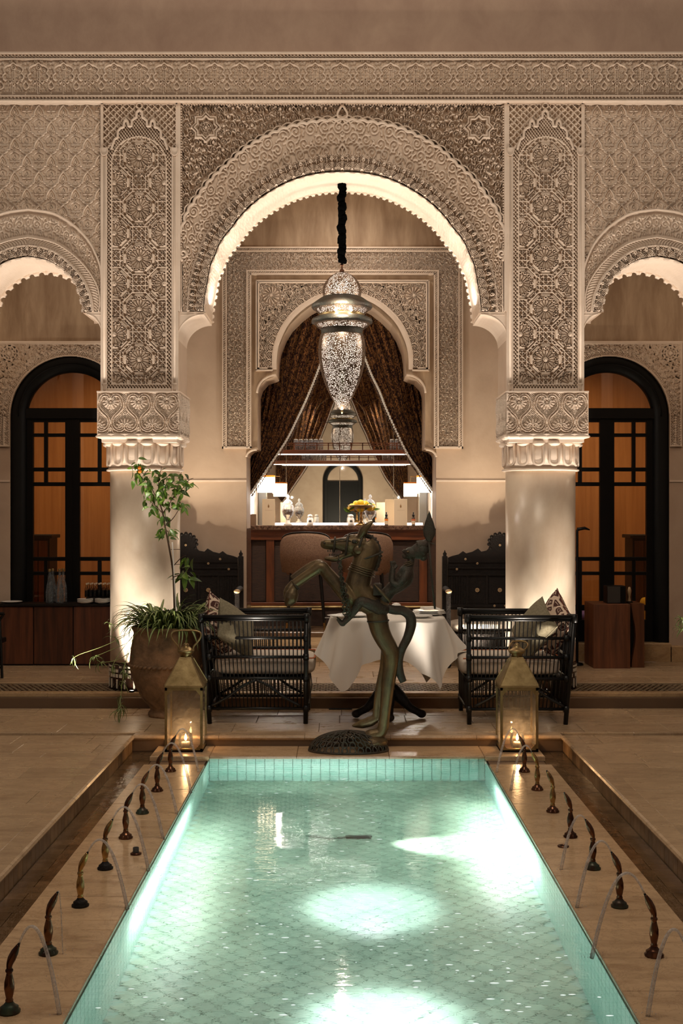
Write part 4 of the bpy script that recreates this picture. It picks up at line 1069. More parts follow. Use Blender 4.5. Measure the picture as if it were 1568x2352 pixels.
# channel bed
M['channel'] = mat('dark_channel_tile', (150, 124, 96), .22, c2=(110, 88, 66), ns=7, vary=.4)
chan = build('channel_bed', MB().add(*s_box2(TX0-.02, KX0+.01, 1.2, 8.26, -.2, -.119)).add(*s_box2(KX1-.01, TX1+.02, 1.2, 8.26, -.2, -.119)), M['grout'], floor)
for x0, x1 in ((TX0, KX0), (KX1, TX1)):
    y = 8.24; row = 0
    while y > 4.4:
        ya = y-.085
        if row % 3 == 2: slab('channel_tile', x0, x1, ya, y, -.112, M['channel'], floor, .006, .003, .001)
        else:
            for k in range(2): slab('channel_tile', x0+(x1-x0)*k/2, x0+(x1-x0)*(k+1)/2, ya, y, -.112, M['channel'], floor, .006, .003, .001)
        y = ya; row += 1
t = NT('channel_water'); g = t.node('ShaderNodeBsdfGlossy'); g.inputs['Roughness'].default_value = .06; tr = t.node('ShaderNodeBsdfTransparent'); tr.inputs[0].default_value = (.90, .85, .78, 1)
fz = t.node('ShaderNodeFresnel'); fz.inputs[0].default_value = 1.33; mx = t.node('ShaderNodeMixShader'); t.l.new(fz.outputs[0], mx.inputs[0]); t.l.new(tr.outputs[0], mx.inputs[1]); t.l.new(g.outputs[0], mx.inputs[2]); t.l.new(mx.outputs[0], t.out.inputs[0])
bp = t.node('ShaderNodeBump'); bp.inputs['Strength'].default_value = .25; bp.inputs['Distance'].default_value = .01; t.l.new(t.noise(t.pos((1, .5, 1)), 26, 3), bp.inputs['Height']); t.l.new(bp.outputs[0], g.inputs['Normal']); t.l.new(bp.outputs[0], fz.inputs['Normal'])
cw = build('channel_water', MB().add([(TX0, 1.2, -.104), (KX0, 1.2, -.104), (KX0, 8.25, -.104), (TX0, 8.25, -.104)], [(0, 1, 2, 3)]).add([(KX1, 1.2, -.104), (TX1, 1.2, -.104), (TX1, 8.25, -.104), (KX1, 8.25, -.104)], [(0, 1, 2, 3)]), t.m); tag(cw, 'thin dark film of water in the channel around the pool coping', 'water', kind='stuff')
# coping slabs
cop = build('coping_base', MB().add(*s_box2(KX0+.012, PX0-.02, PY0, TY1, -.6, ZC-.03)).add(*s_box2(PX1+.02, KX1-.012, PY0, TY1, -.6, ZC-.03)).add(*s_box2(PX0-.02, PX1+.02, PY1+.02, TY1+.005, -.6, ZC-.03)), M['grout'], floor)
ys = [TY1-.005, 7.93, 7.64, 7.30, 6.95, 6.60, 6.25, 5.90, 5.58, 5.29, 5.0, 4.71, 4.60, 4.31, 4.01, 3.72, 3.43, 3.1, 2.7, 2.2, PY0]
for a, b in zip(ys[1:], ys[:-1]):
    if b > 7.9: continue
    slab('coping_slab', KX0, PX0, a, b, ZC, M['coping'], floor, .03, .002, .004); slab('coping_slab', PX1, KX1, a, b, ZC, M['coping'], floor, .03, .002, .004)
for a, b in ((KX0, PX0+.0), (PX0, -.3), (-.3, .30), (.30, PX1), (PX1, KX1)): slab('coping_slab', a, b, PY1 if True else 0, TY1-.006, ZC, M['coping'], floor, .03, .002, .004)
for a, b in ((KX0, PX0), (PX1, KX1)): pass
# steps: lower marble step, mosaic band, upper tread
step = build('floor_gallery', one(s_box2(-7, 7, 9.40, YD, -.03, .078)), M['grout']); tag(step, kind='structure')
pave(-3.8, 3.8, 10.03, 11.44, .11, (.34, .36, .36, .35), .66, M['stone'], step); pave(-3.8, 3.8, 9.455, 9.49, .11, (.035,), .7, M['step'], step)
nosing('step_nosing', (4.2, 9.47), (-4.2, 9.47), .11, M['step'], step, .09, .034, .9)
for k in range(14):
    x = -4.2+k*.6; slab('riser_slab', x, x+.6, 9.385, 9.41, .074, M['step'], step, .074, .002, .002)
build('mosaic_bed', one(s_box2(-4.2, 4.2, 9.49, 10.03, .07, .1055)), M['zellige_dark'], step)
mb = MB(); cw_ = .0275
cz = .1085
mo = MB()
for i in range(int(7.4/.046)):
    for j in range(11):
        x = -3.7+i*.046; y = 9.515+j*.046
        if j in (0, 10): mo.add(*s_box(x, y, cz-.003, .043, .018, .006)); continue
        mo.add(*s_box(x+(j % 2)*.023, y, cz-.003, .030, .016, .006, .6 if (i+j) % 2 else -.6))
tag(build('mosaic_band', mo, M['zellige_pale2'] if 'zellige_pale2' in M else M['riser_tile'], step), kind='stuff')
# raised floor of the bar opening and the bar platform
nic = build('floor_bar', one(s_box2(-1.13, 1.13, YD-.01, 13.3, .0, .195)), M['grout']); tag(nic, kind='structure')
pave(-1.02, 1.02, YD+.06, 12.57, .225, (.36, .36, .36), .62, M['step'], nic)
nosing('step_nosing', (1.0, YD+.05), (-1.0, YD+.05), .225, M['step'], nic, .09, .034, .65)
for k in range(4): slab('riser_slab', -.96+k*.48, -.48+k*.48, YD-.05, YD-.02, .192, M['step'], nic, .085, .002, .002)
build('bar_platform', one(s_box2(-1.12, 1.12, 12.57, 13.4, .19, .28, .008)), M['dark_step'] if 'dark_step' in M else M['step'], nic)
# pool shell and tiles
M['pool_wall'] = mat('pale_pool_wall_tile', (168, 200, 188), .35, c2=(142, 184, 170), ns=6, vary=.12)
M['pool_tile'] = mat('sage_pool_floor_tile', (150, 172, 152), .4, c2=(122, 146, 128), ns=5, vary=.35)
ZF = -.70
pool = build('pool_basin', MB().add([(PX0, PY0, ZF-.006), (PX1, PY0, ZF-.006), (PX1, PY1, ZF-.006), (PX0, PY1, ZF-.006)], [(0, 1, 2, 3)])
    .add([(PX0-.004, PY0, ZF), (PX0-.004, PY1, ZF), (PX0-.004, PY1, ZC-.03), (PX0-.004, PY0, ZC-.03)], [(0, 1, 2, 3)]).add([(PX1+.004, PY1, ZF), (PX1+.004, PY0, ZF), (PX1+.004, PY0, ZC-.03), (PX1+.004, PY1, ZC-.03)], [(0, 1, 2, 3)])
    .add([(PX0, PY1+.004, ZF), (PX1, PY1+.004, ZF), (PX1, PY1+.004, ZC-.03), (PX0, PY1+.004, ZC-.03)], [(0, 1, 2, 3)]).add([(PX1, PY0, ZF), (PX0, PY0, ZF), (PX0, PY0, ZC), (PX1, PY0, ZC)], [(0, 1, 2, 3)]), M['pool_grout'] if 'pool_grout' in M else M['channel'])
tag(pool, kind='structure')
T_ = .072; r2 = T_/math.sqrt(2); cnt = []
for i in range(-2, int((PX1-PX0)/(r2))+3):
    for j in range(0, int((PY1-PY0)/(r2))+2):
        if (i+j) % 2: continue
        x = PX0+i*r2; y = PY0+j*r2
        if x < PX0+.02 or x > PX1-.02 or y > PY1-.02 or y < PY0+.02: continue
        cnt.append((y, x))
cnt.sort(); near = [c for c in cnt if 3.75 < c[0]][:290]; nset = set(near); ex = MB()
vf = s_box(0, 0, -.003, T_-.004, T_-.004, .006, PI/4, 0); me = bpy.data.meshes.new('pool_tile'); me.from_pydata(vf[0], [], vf[1]); me.materials.append(M['pool_tile'])
for c in cnt:
    if c in nset: o = bpy.data.objects.new('pool_tile', me); COL.objects.link(o); o.location = (c[1], c[0], ZF+random.uniform(-.001, .001)); o.parent = pool
    else: ex.add(*s_box(c[1], c[0], ZF-.003, T_-.004, T_-.004, .006, PI/4))
tag(build('pool_floor_tiles', ex, M['pool_tile'], pool), kind='stuff')
ex = MB(); tw = .06
for row in range(10):
    z = ZF+.03+row*tw
    for k in range(int((PY1-PY0)/tw)):
        y = PY0+(k+.5)*tw; ex.add(*s_box(PX0+.001, y, z, .006, tw-.004, tw-.004)); ex.add(*s_box(PX1-.001, y, z, .006, tw-.004, tw-.004))
    for k in range(int((PX1-PX0)/tw)): ex.add(*s_box(PX0+(k+.5)*tw, PY1-.001, z, tw-.004, .006, tw-.004))
tag(build('pool_wall_tiles', ex, M['pool_wall'], pool), kind='stuff')
# water surface: refracting, gently rippled by the jets
t = NT('pool_water'); t.set(color=(.93, 1.0, .97), rough=.045, trans=1.0, ior=1.333, spec=.5)
pp = t.pos((1.0, 1.6, 1)); n1 = t.noise(pp, 3.0, 2, .5, .3); n2 = t.noise(t.pos((1.2, 3.6, 1)), 9, 3, .55, .4)
t.bump(t.math('ADD', t.math('MULTIPLY', n1, .5), t.math('MULTIPLY', n2, .35)), .15, .02); M['water'] = t.m
water = build('water', MB().add([(PX0, PY0, ZC-.012), (PX1, PY0, ZC-.012), (PX1, PY1, ZC-.012), (PX0, PY1, ZC-.012)], [(0, 1, 2, 3)]), M['water'])
tag(water, 'still turquoise pool water lit from below by submerged lamps', 'water', kind='stuff')
# ================================================================== MATERIALS of the things
M['bronze'] = mat('patinated_bronze', (116, 98, 66), .42, .6, c2=(78, 66, 50), ns=7, bump=.25, bs=55, lo=.35, hi=.68)
M['bronze_dark'] = mat('dark_bronze_with_verdigris', (70, 60, 50), .52, .55, c2=(58, 64, 56), ns=12, bump=.6, bs=70, lo=.4, hi=.72)
M['brass'] = mat('aged_brass', (172, 150, 106), .38, .9, c2=(128, 108, 72), ns=9, bump=.08, bs=50)
M['brass_dark'] = mat('brown_aged_brass', (122, 84, 60), .24, .85, c2=(70, 44, 34), ns=14, vary=.4)
M['brass_gold'] = mat('worn_golden_brass', (192, 156, 96), .25, .85, c2=(104, 70, 48), ns=12)
M['verdigris'] = mat('green_verdigris_brass', (64, 84, 68), .4, .5, c2=(60, 38, 28), ns=18)
M['linen'] = mat('white_table_linen', (236, 230, 220), .85, bump=.05, bs=300)
M['cushion'] = mat('pale_striped_cushion', (214, 204, 190), .9, c2=(196, 184, 170), ns=30)
M['piping'] = mat('orange_piping', (196, 110, 70), .8)
M['porcelain'] = mat('white_porcelain', (240, 238, 232), .15)
M['wood'] = mat('reddish_walnut_panel', (122, 66, 34), .38, c2=(58, 28, 15), ns=4, st=(5, 5, .5), lo=.3, hi=.7)
M['wood_h'] = mat('reddish_walnut_rail', (126, 68, 34), .36, c2=(66, 30, 16), ns=4, st=(.5, 5, 6), lo=.3, hi=.7)
M['wood_dark'] = mat('dark_woven_wood_panel', (62, 38, 24), .6, c2=(34, 20, 13), ns=60, st=(.3, 1, 3), bump=.3, bs=160)
M['cab_wood'] = mat('dark_teak_cabinet', (112, 62, 36), .6, c2=(56, 32, 19), ns=3, st=(6, 6, .5), lo=.3, hi=.7, vary=.5)
M['block_wood'] = mat('teak_block', (128, 76, 44), .55, c2=(84, 48, 27), ns=3, st=(6, 6, .5), vary=.3)
M['carved_dark'] = mat('dark_carved_walnut', (25, 16, 12), .55, c2=(14, 9, 8), ns=40, bump=.5, bs=90, spec=.3)
M['inlay'] = mat('bone_inlay', (200, 170, 130), .4)
M['stool_fabric'] = mat('speckled_brown_tweed', (146, 116, 94), .9, c2=(84, 60, 48), ns=260, bump=.2, bs=300, lo=.42, hi=.58)
M['black_metal'] = mat('black_metal', (12, 11, 11), .4, .3)
M['terracotta'] = mat('weathered_terracotta', (142, 110, 80), .85, c2=(76, 60, 42), ns=6, bump=.9, bs=26, lo=.3, hi=.68, dist=.8)
M['leaf'] = mat('glossy_green_leaf', (98, 128, 42), .38, c2=(58, 92, 28), ns=20, vary=.7)
M['leaf_pale'] = mat('pale_leaf_stripe', (158, 170, 104), .5, vary=.3)
M['leaf_grass'] = mat('dark_green_blade', (62, 84, 38), .45, vary=.5)
M['bark'] = mat('thin_brown_bark', (74, 54, 36), .8)
M['orange'] = mat('ripe_orange_peel', (226, 124, 24), .5, bump=.1, bs=200)
M['lemon'] = mat('yellow_lemon_peel', (236, 200, 40), .45, bump=.15, bs=90, obj=True, c2=(222, 178, 24), ns=20)
M['cord'] = mat('black_velvet_cord_cover', (4, 4, 4), 1.0, spec=.02)
M['paper'] = mat('cream_menu_card', (222, 204, 176), .7)
M['ink'] = mat('brown_print', (150, 112, 70), .7)
M['speaker'] = mat('grey_speaker_cloth', (62, 58, 54), .8, bump=.4, bs=400)
M['flame'] = emis('candle_flame', (255, 190, 120), 60)
M['wax'] = mat('white_candle_wax', (240, 220, 190), .5)
M['bulb'] = emis('lit_bulb', (255, 236, 215), 60)
M['inner_glow'] = emis('lantern_inner_glow', (255, 232, 212), .85)  # added glowing insert, stands in for bulb light inside the lantern
M['shade'] = emis('lit_fringed_lampshade', (255, 226, 190), 7, lin((255, 240, 220)))
M['led'] = emis('led_strip', (255, 240, 222), 3.5)
M['white_glow'] = emis('white_glow_panel', (240, 240, 255), 2.2)
M['pinelight'] = emis('uplight_lens', (255, 240, 220), 40)
def clear(name, tint=(.93, .95, .94), ior=1.45, rough=.02, frost=0.0, fc=(.8, .75, .65)):
    t = NT(name); g = t.node('ShaderNodeBsdfGlossy'); g.inputs['Roughness'].default_value = rough; tr = t.node('ShaderNodeBsdfTransparent'); tr.inputs[0].default_value = (*tint, 1)
    fz = t.node('ShaderNodeFresnel'); fz.inputs[0].default_value = ior; mx = t.node('ShaderNodeMixShader'); t.l.new(fz.outputs[0], mx.inputs[0]); t.l.new(tr.outputs[0], mx.inputs[1]); t.l.new(g.outputs[0], mx.inputs[2]); out = mx.outputs[0]
    if frost:
        d = t.node('ShaderNodeBsdfDiffuse'); d.inputs[0].default_value = (*fc, 1); tl = t.node('ShaderNodeBsdfTranslucent'); tl.inputs[0].default_value = (*fc, 1); ad = t.node('ShaderNodeMixShader'); t.l.new(d.outputs[0], ad.inputs[1]); t.l.new(tl.outputs[0], ad.inputs[2])
        m2 = t.node('ShaderNodeMixShader'); nz = t.ramp(t.noise(t.pos(), 40, 6, .8), [(.45, (frost*.4,)*3), (.75, (min(1, frost*2),)*3)]); t.l.new(nz, m2.inputs[0]); t.l.new(out, m2.inputs[1]); t.l.new(ad.outputs[0], m2.inputs[2]); out = m2.outputs[0]
    t.l.new(out, t.out.inputs[0]); return t.m
M['glass'] = clear('clear_glass'); M['glass_blue'] = clear('frosted_blue_bottle_glass', (.80, .86, .88), 1.5, .1, .35, (.55, .62, .66))
M['glass_bright'] = clear('bright_cut_glass', (.97, .97, .98), 1.6, .03, .30, (.95, .97, 1)); M['dusty_glass'] = clear('dusty_lantern_glass', (.95, .92, .86), 1.45, .03, .16, (.55, .52, .46))
M['foam'] = mat('white_foam', (245, 250, 248), .3)
M['jet'] = clear('long_exposure_water_jet', (.96, .96, .96), 1.33, .1, .72, (1, 1, 1))
t = NT('silvered_mirror'); t.set(color=(.80, .80, .74), metal=1.0, rough=.012); M['mirror'] = t.m
t = NT('pierced_brass')
vo = t.node('ShaderNodeTexVoronoi', feature='DISTANCE_TO_EDGE'); vo.inputs['Scale'].default_value = 80; t.l.new(t.pos((1, 1, 1)), vo.inputs['Vector'])
hole = t.math('GREATER_THAN', vo.outputs['Distance'], .19); t.set(color=lin((112, 92, 74)), rough=.35, metal=.8)
tr = t.node('ShaderNodeBsdfTransparent'); mx = t.node('ShaderNodeMixShader'); t.l.new(hole, mx.inputs[0]); t.l.new(t.b.outputs[0], mx.inputs[1]); t.l.new(tr.outputs[0], mx.inputs[2]); t.l.new(mx.outputs[0], t.out.inputs[0]); M['pierced'] = t.m
t = NT('brown_gold_brocade'); p = t.pos((1, .3, .45)); a = t.noise(p, 52, 3, .55, 1.8); g_ = t.ramp(a, [(.50, (0, 0, 0)), (.545, (1, 1, 1)), (.60, (1, 1, 1)), (.64, (0, 0, 0))])
t.set(color=t.mix(g_, lin((40, 14, 11)), lin((156, 108, 62))), rough=.7, sheen=.03, spec=.2); M['brocade'] = t.m
t = NT('ikat_patterned_fabric'); vo = t.node('ShaderNodeTexVoronoi', feature='DISTANCE_TO_EDGE'); vo.inputs['Scale'].default_value = 15; t.l.new(t.pos((1, 1, 1), True), vo.inputs['Vector'])
wv = t.noise(t.pos((3, 3, .6), True), 6, 2); g_ = t.ramp(vo.outputs['Distance'], [(.0, (1, 1, 1)), (.10, (1, 1, 1)), (.13, (0, 0, 0)), (.26, (0, 0, 0)), (.29, (1, 1, 1)), (.33, (0, 0, 0))])
t.set(color=t.mix(g_, lin((70, 34, 26)), lin((214, 192, 170))), rough=.9); M['ikat'] = t.m
M['linen_green'] = mat('grey_green_linen', (140, 132, 108), .92, c2=(116, 108, 86), ns=70, bump=.1, bs=300)

# ================================================================== PENDANT LANTERN
YL = 9.9; LX = 785.0
def lz(py): return wz(py, YL)
def lr(px): return px*YL/F
t_ = thing('pendant_lantern', 'large pierced metal pendant lantern hanging in the centre arch', 'lantern', (wx(LX, YL), YL, lz(945)))
lc = (wx(LX, YL), YL, 0)
def lathe_px(name, prof, m, parent, n=48, smooth=True, c=lc, cap=True): return build(name, one(s_lathe([(lr(r), lz(y)) for r, y in prof][::-1], n, c, cap)), m, parent, smooth=smooth)
pts = []; rr = []
for k in range(90):
    y = 430+k*(604-430)/89; pts.append((lc[0]+lr(1.5*math.sin(k*.9)+1.2*math.sin(k*.37)), YL+lr(1.2*math.cos(k*.7)), lz(y))); rr.append(lr(8.6+2.2*math.sin(k*.8+1)*math.sin(k*.31)+(1.6 if k % 7 == 0 else 0)))
pts.insert(0, (lc[0], YL, 4.9)); rr.insert(0, lr(8))
build('cord_cover', one(s_tube(pts, rr, 12)), M['cord'], t_, smooth=True)
lathe_px('stem', [(2, 600), (2, 606), (4, 607), (4, 610), (2, 612), (2, 618), (5, 620), (6, 626), (4, 630)], M['brass_dark'], t_, 16)
dome = [(4, 626), (14, 628), (24, 633), (33, 641), (40, 651), (44, 661), (45, 671), (43, 683)]
lathe_px('pierced_dome', dome, M['pierced'], t_, cap=False)
lathe_px('brim', [(43, 682), (50, 686), (60, 693), (69, 700), (70, 706), (67, 710), (64, 709), (40, 708)], M['bronze_dark'], t_, cap=False)
lathe_px('pierced_band', [(65, 709), (60, 715), (52, 722)], M['pierced'], t_, cap=False)
lathe_px('reflector', [(52, 722), (50, 724), (52, 727), (62, 731)], M['brass'], t_, cap=False)
lathe_px('brim', [(60, 729), (68, 733), (70, 737), (70, 742), (65, 744), (40, 743)], M['bronze_dark'], t_, cap=False)
lathe_px('pierced_band', [(65, 744), (58, 751), (50, 756)], M['pierced'], t_, cap=False)
lathe_px('collar', [(50, 755), (48, 758), (47, 766), (49, 769)], M['bronze_dark'], t_, cap=False)
bd = [(49, 769), (52, 780), (54, 795), (54, 815), (51, 840), (46, 862), (38, 885), (28, 907), (17, 926), (6, 939), (1, 943)]
lathe_px('pierced_body', bd, M['pierced'], t_, cap=False)
lathe_px('finial', [(1, 941), (3, 944), (1, 950)], M['brass'], t_, 12)
sh = lambda pr, k=.86: [(r*k, y) for r, y in pr]
lathe_px('inner_glow', sh(dome), M['inner_glow'], t_, 32, cap=False); lathe_px('inner_glow', sh(bd), M['inner_glow'], t_, 32, cap=False)
lathe_px('inner_glow', [(58, 711), (46, 721)], M['inner_glow'], t_, 32, cap=False); lathe_px('inner_glow', [(58, 746), (44, 755)], M['inner_glow'], t_, 32, cap=False)
for px in (771, 806):
    build('bulb', one(s_ball((wx(px, YL-.19), YL-.19, wz(712, YL-.19)), .011, 12, 8)), M['bulb'], t_, smooth=True)
lamp('POINT', 'pendant_bulb', (lc[0], YL-.32, lz(715)), 9, (1, .88, .74), size=.006)
lamp('POINT', 'pendant_bulb_below', (lc[0], YL, lz(960)), 6, (1, .88, .74), size=.006)

# ================================================================== CURTAINS
YC = 12.10
def curtain(sg, label):
    e = [(786, 668), (772, 740), (748, 800), (726, 860), (703, 917), (683, 960), (657, 1012), (617, 1072), (573, 1136)] if sg < 0 else [(788, 668), (805, 740), (830, 800), (853, 860), (872, 900), (890, 946), (933, 1038), (962, 1082), (994, 1128)]
    E = smooth_path([(a, b, 0) for a, b in e], 10); nv = len(E); nu = 150
    P = np.zeros((nv, nu, 3)); 
    for j, q in enumerate(E):
        v = j/(nv-1); xo = 552 if sg < 0 else 1015
        if v > .9: xo = 552+(v-.9)*60 if sg < 0 else 1015-(v-.9)*60
        for i in range(nu):
            u = i/(nu-1); a = q.x+(xo-q.x)*u**(.85); drop_ = (12+26*v)*math.sin(PI*u)*0; z = q.y+(1-u)*0+u*(-6)*(1-v)+ (u*40*v*v)*-.4
            ph = u*2*PI*10.5+.5*math.sin(v*6+u*9); am = .030*(1-.35*v)
            P[j, i] = ((a-CX)*YC/F, YC+am*math.sin(ph)+.012*math.sin(ph*2.3+v*4), H+(CY-z)*YC/F)
    t = thing('curtain', label, 'curtain', (wx(566 if sg < 0 else 1001, YC), YC, wz(1136, YC)))
    grid_obj('drape', P, M['brocade'], t)
    tb = MB(); hb = MB()
    for j in range(14, nv):
        x, y, z = P[j, 0]; x += -sg*.008
        if j % 1 == 0:
            for kk in (0, .5):
                if j+1 >= nv: break
                x2, y2, z2 = P[j+1, 0]; xx = x+(x2-x)*kk-0; zz = z+(z2-z)*kk
                tb.add(*s_ball((xx, YC-.06, zz), .0125, 6, 4)); hb.add(*s_ball((xx-sg*.016, YC-.05, zz-.018), (.006, .006, .011), 6, 4))
    tag(build('bead_trim', tb, M['porcelain'], t, smooth=True), kind='stuff'); tag(build('tassel_fringe', hb, M['brown_marble'], t, smooth=True), kind='stuff')
    pts = [tuple(P[j, 0]+np.array([0, -.045, 0])) for j in range(nv)]; build('edge_braid', one(s_tube(pts, .007, 6)), M['piping_dark'], t, smooth=True)
M['piping_dark'] = mat('dark_red_braid', (110, 50, 34), .8)
curtain(-1, 'brown and gold brocade curtain swept to the left side of the bar opening')
curtain(1, 'brown and gold brocade curtain swept to the right side of the bar opening')

# ================================================================== BAR
M['brown_card'] = mat('brown_board', (120, 96, 76), .7)
M['ink_pale'] = mat('pale_print', (196, 176, 148), .7)
YB1 = 13.2; zc = wz(1207, YB1)
bar = thing('bar_counter', 'panelled walnut bar with brown marble top beyond the arched opening', 'bar', (0, YB1, .28))
build('counter_top', one(s_box2(-1.10, 1.10, YB1-.03, YB1+.55, zc-.045, zc, .008)), M['brown_marble'], bar)
mb = MB().add(*s_box2(-1.10, 1.10, YB1+.05, YB1+.5, .28, zc-.045)); build('carcass', mb, M['wood_dark'], bar)
def bpx(name, x0, x1, y0, y1, d, m): return build(name, one(s_box2(wx(x0, YB1), wx(x1, YB1), YB1+.05-d, YB1+.06, wz(y1, YB1), wz(y0, YB1), .004)), m, bar)
bpx('top_rail', 560, 1010, 1217, 1240, .04, M['wood_h']); bpx('cornice', 560, 1010, 1215, 1221, .06, M['wood_h']); bpx('bottom_rail', 560, 1010, 1384, 1396, .035, M['wood_h']); bpx('plinth', 560, 1010, 1397, 1438, .02, M['wood_dark'])
for a in (558, 611, 787, 963, 1003): bpx('stile', a, a+18, 1240, 1385, .03, M['wood'])
for a, b in zip((576, 629, 805, 981), (611, 787, 963, 1003)): bpx('panel', a+2, b-2, 1244, 1381, .008, M['wood_dark'])
mb = MB(); v, f = s_tube([(-1.08, YB1-.12, .50), (1.08, YB1-.12, .50)], .014, 8); mb.add(v, f); build('foot_rail', mb, M['brass'], bar)
for x in (-1.0, 0, 1.0): build('rail_bracket', one(s_tube([(x, YB1-.12, .50), (x, YB1+.04, .50)], .010, 6)), M['brass'], bar)
YI = 13.34
def on_bar(px): return wx(px, YI)
zb = zc
# mirror wall
YM = 15.3
mir_ = thing('mirror', 'tall silvered mirror wall in jointed panes behind the bar', 'mirror', (0, YM, 1.3))
def mx_(px): return wx(px, YM)
zb0, zs = wz(1207, YM), wz(970, YM)
for a, b in zip((570, 657, 780, 903.6), (657, 780, 903.6, 1005)): build('mirror_pane', one(s_box2(mx_(a)+.003, mx_(b)-.003, YM, YM+.006, zb0, zs-.004)), M['mirror'], mir_)
cxm = mx_(780)
def sector(r0, r1, a0, a1, n=14):
    P = [(cxm+r0*math.cos(a), zs+r0*math.sin(a)) for a in np.linspace(a0, a1, n)]+[(cxm+r1*math.cos(a), zs+r1*math.sin(a)) for a in np.linspace(a1, a0, n)]
    mb = MB()
    for k in range(n-1): mb.add([(P[k][0], YM, P[k][1]), (P[2*n-1-k][0], YM, P[2*n-1-k][1]), (P[2*n-2-k][0], YM, P[2*n-2-k][1]), (P[k+1][0], YM, P[k+1][1])], [(0, 1, 2, 3)])
    return mb
R1 = 61*YM/F
build('mirror_pane', sector(.001, R1-.003, 0, PI), M['mirror'], mir_)
for a0, a1 in ((0, .55), (.55, 1.1), (1.1, PI-1.1), (PI-1.1, PI-.55), (PI-.55, PI)): build('mirror_pane', sector(R1+.003, 2.05, a0+.002, a1-.002), M['mirror'], mir_)
build('mirror_backing', one(s_box2(-1.12, 1.12, YM+.02, YM+.03, 1.0, 3.9)), M['inlay'], mir_)
bc = thing('back_counter', 'low white back counter under the bar mirror', 'counter', (0, 15.0, .28)); build('worktop', one(s_box2(-1.1, 1.1, 14.7, YM-.005, 1.29, 1.325, .005)), M['porcelain'], bc); build('carcass', one(s_box2(-1.1, 1.1, 14.75, YM-.005, .23, 1.29)), M['wood_dark'], bc)
for sx, side in ((-1, 'left'), (1, 'right')):
    p_ = thing('pilaster', 'bright white fluted pilaster at the %s end of the bar back wall' % side, 'pilaster', (sx*1.05, 14.2, .23))
    build('shaft', one(s_box2(sx*1.075-.05, sx*1.075+.05, 14.1, 14.3, .226, 2.5)), M['porcelain'], p_)
    for k in range(4): build('flute', one(s_tube([(sx*1.075-.036+k*.024, 14.10, .3), (sx*1.075-.036+k*.024, 14.10, 2.45)], .008, 6)), M['white_glow'] if k in (1, 2) else M['porcelain'], p_)  # middle flutes made to glow, imitating light falling on them
    # fringed lamp
    x0, x1 = (wx(592, 13.8), wx(630, 13.8)) if sx < 0 else (wx(958, 13.8), wx(996, 13.8)); xc = (x0+x1)/2; zt_, zb_ = wz(1096, 13.8), wz(1130, 13.8)
    l_ = thing('wall_lamp', 'glowing fringed rectangular lampshade at the %s end of the bar' % side, 'lamp', (xc, 13.8, zb_))
    build('lamp_shade', one(s_box2(x0, x1, 13.70, 13.90, zb_+.03, zt_)), M['shade'], l_); build('top_trim', one(s_box2(x0-.003, x1+.003, 13.697, 13.903, zt_-.002, zt_+.018)), M['orange'], l_)
    fb = MB()
    for k in range(26): fb.add(*s_box(x0+(k+.5)*(x1-x0)/26, 13.70, zb_+.012, .004, .004, .04))
    tag(build('fringe', fb, M['shade'], l_), kind='stuff'); build('arm', one(s_tube([(xc, 13.8, zt_+.01), (xc, 13.8, zt_+.10), (sx*1.125, 13.8, zt_+.10)], .006, 6)), M['brass'], l_)
    lamp('POINT', 'fringed_lamp_light', (xc-sx*.16, 13.62, zb_-.02), 9, (1, .88, .72), size=.008)
# shelf
YS = 13.9; sf = thing('glass_shelf', 'long dark wooden shelf with a gallery rail spanning above the bar', 'shelf', (0, YS, wz(1043, YS)))
build('board', one(s_box2(-1.125, 1.125, YS-.10, YS+.16, wz(1043, YS), wz(1034, YS), .003)), M['wood_h'], sf)
build('top_rail', one(s_box2(-1.12, 1.12, YS-.10, YS-.088, wz(1020, YS), wz(1018, YS))), M['wood'], sf); build('mid_rail', one(s_box2(-1.12, 1.12, YS-.10, YS-.09, wz(1024.5, YS), wz(1023, YS))), M['wood'], sf)
for k in range(12): x = wx(650+k*26-0, YS)-.0; build('baluster', one(s_box2(x-.006, x+.006, YS-.10, YS-.088, wz(1035, YS), wz(1018.5, YS))), M['wood'], sf)
build('light_strip', one(s_box2(-.95, .95, YS-.03, YS-.005, wz(1044.8, YS), wz(1043.3, YS))), M['led'], sf)
zsh = wz(1034, YS)
g0 = thing('drinking_glass', 'upturned clear tumbler on the shelf above the bar, left group', 'glass', (0, 0, 0), 'upturned tumblers at the left end of the shelf')
build('bowl', one(s_lathe([(.022, 0), (.024, .004), (.026, .05), (.025, .11), (.022, .118), (.0, .118)], 14, (0, 0, 0), False)), M['glass_bright'], g0, smooth=True)
build('foot', one(s_lathe([(.0, .112), (.022, .112), (.024, .120), (.020, .126), (0, .126)], 14, (0, 0, 0), False)), M['porcelain'], g0, smooth=True)
first = True
for r_ in range(2):
    for k in range(6):
        loc = (wx(679+k*11.5, YS), YS+.0+r_*.08, zsh)
        if first: g0.location = loc; first = False
        else: dup(g0, loc)
for k in range(3): dup(g0, (wx(900+k*12, YS), YS+.02, zsh), 0, 'upturned clear tumbler at the right end of the shelf above the bar', None, 'upturned tumblers at the right end of the shelf')
bl = build('glow_strip', one(s_box2(-1.0, 1.0, 15.25, 15.28, 1.345, 1.385)), M['white_glow'], bc)  # added glowing strip for the white light along the mirror base
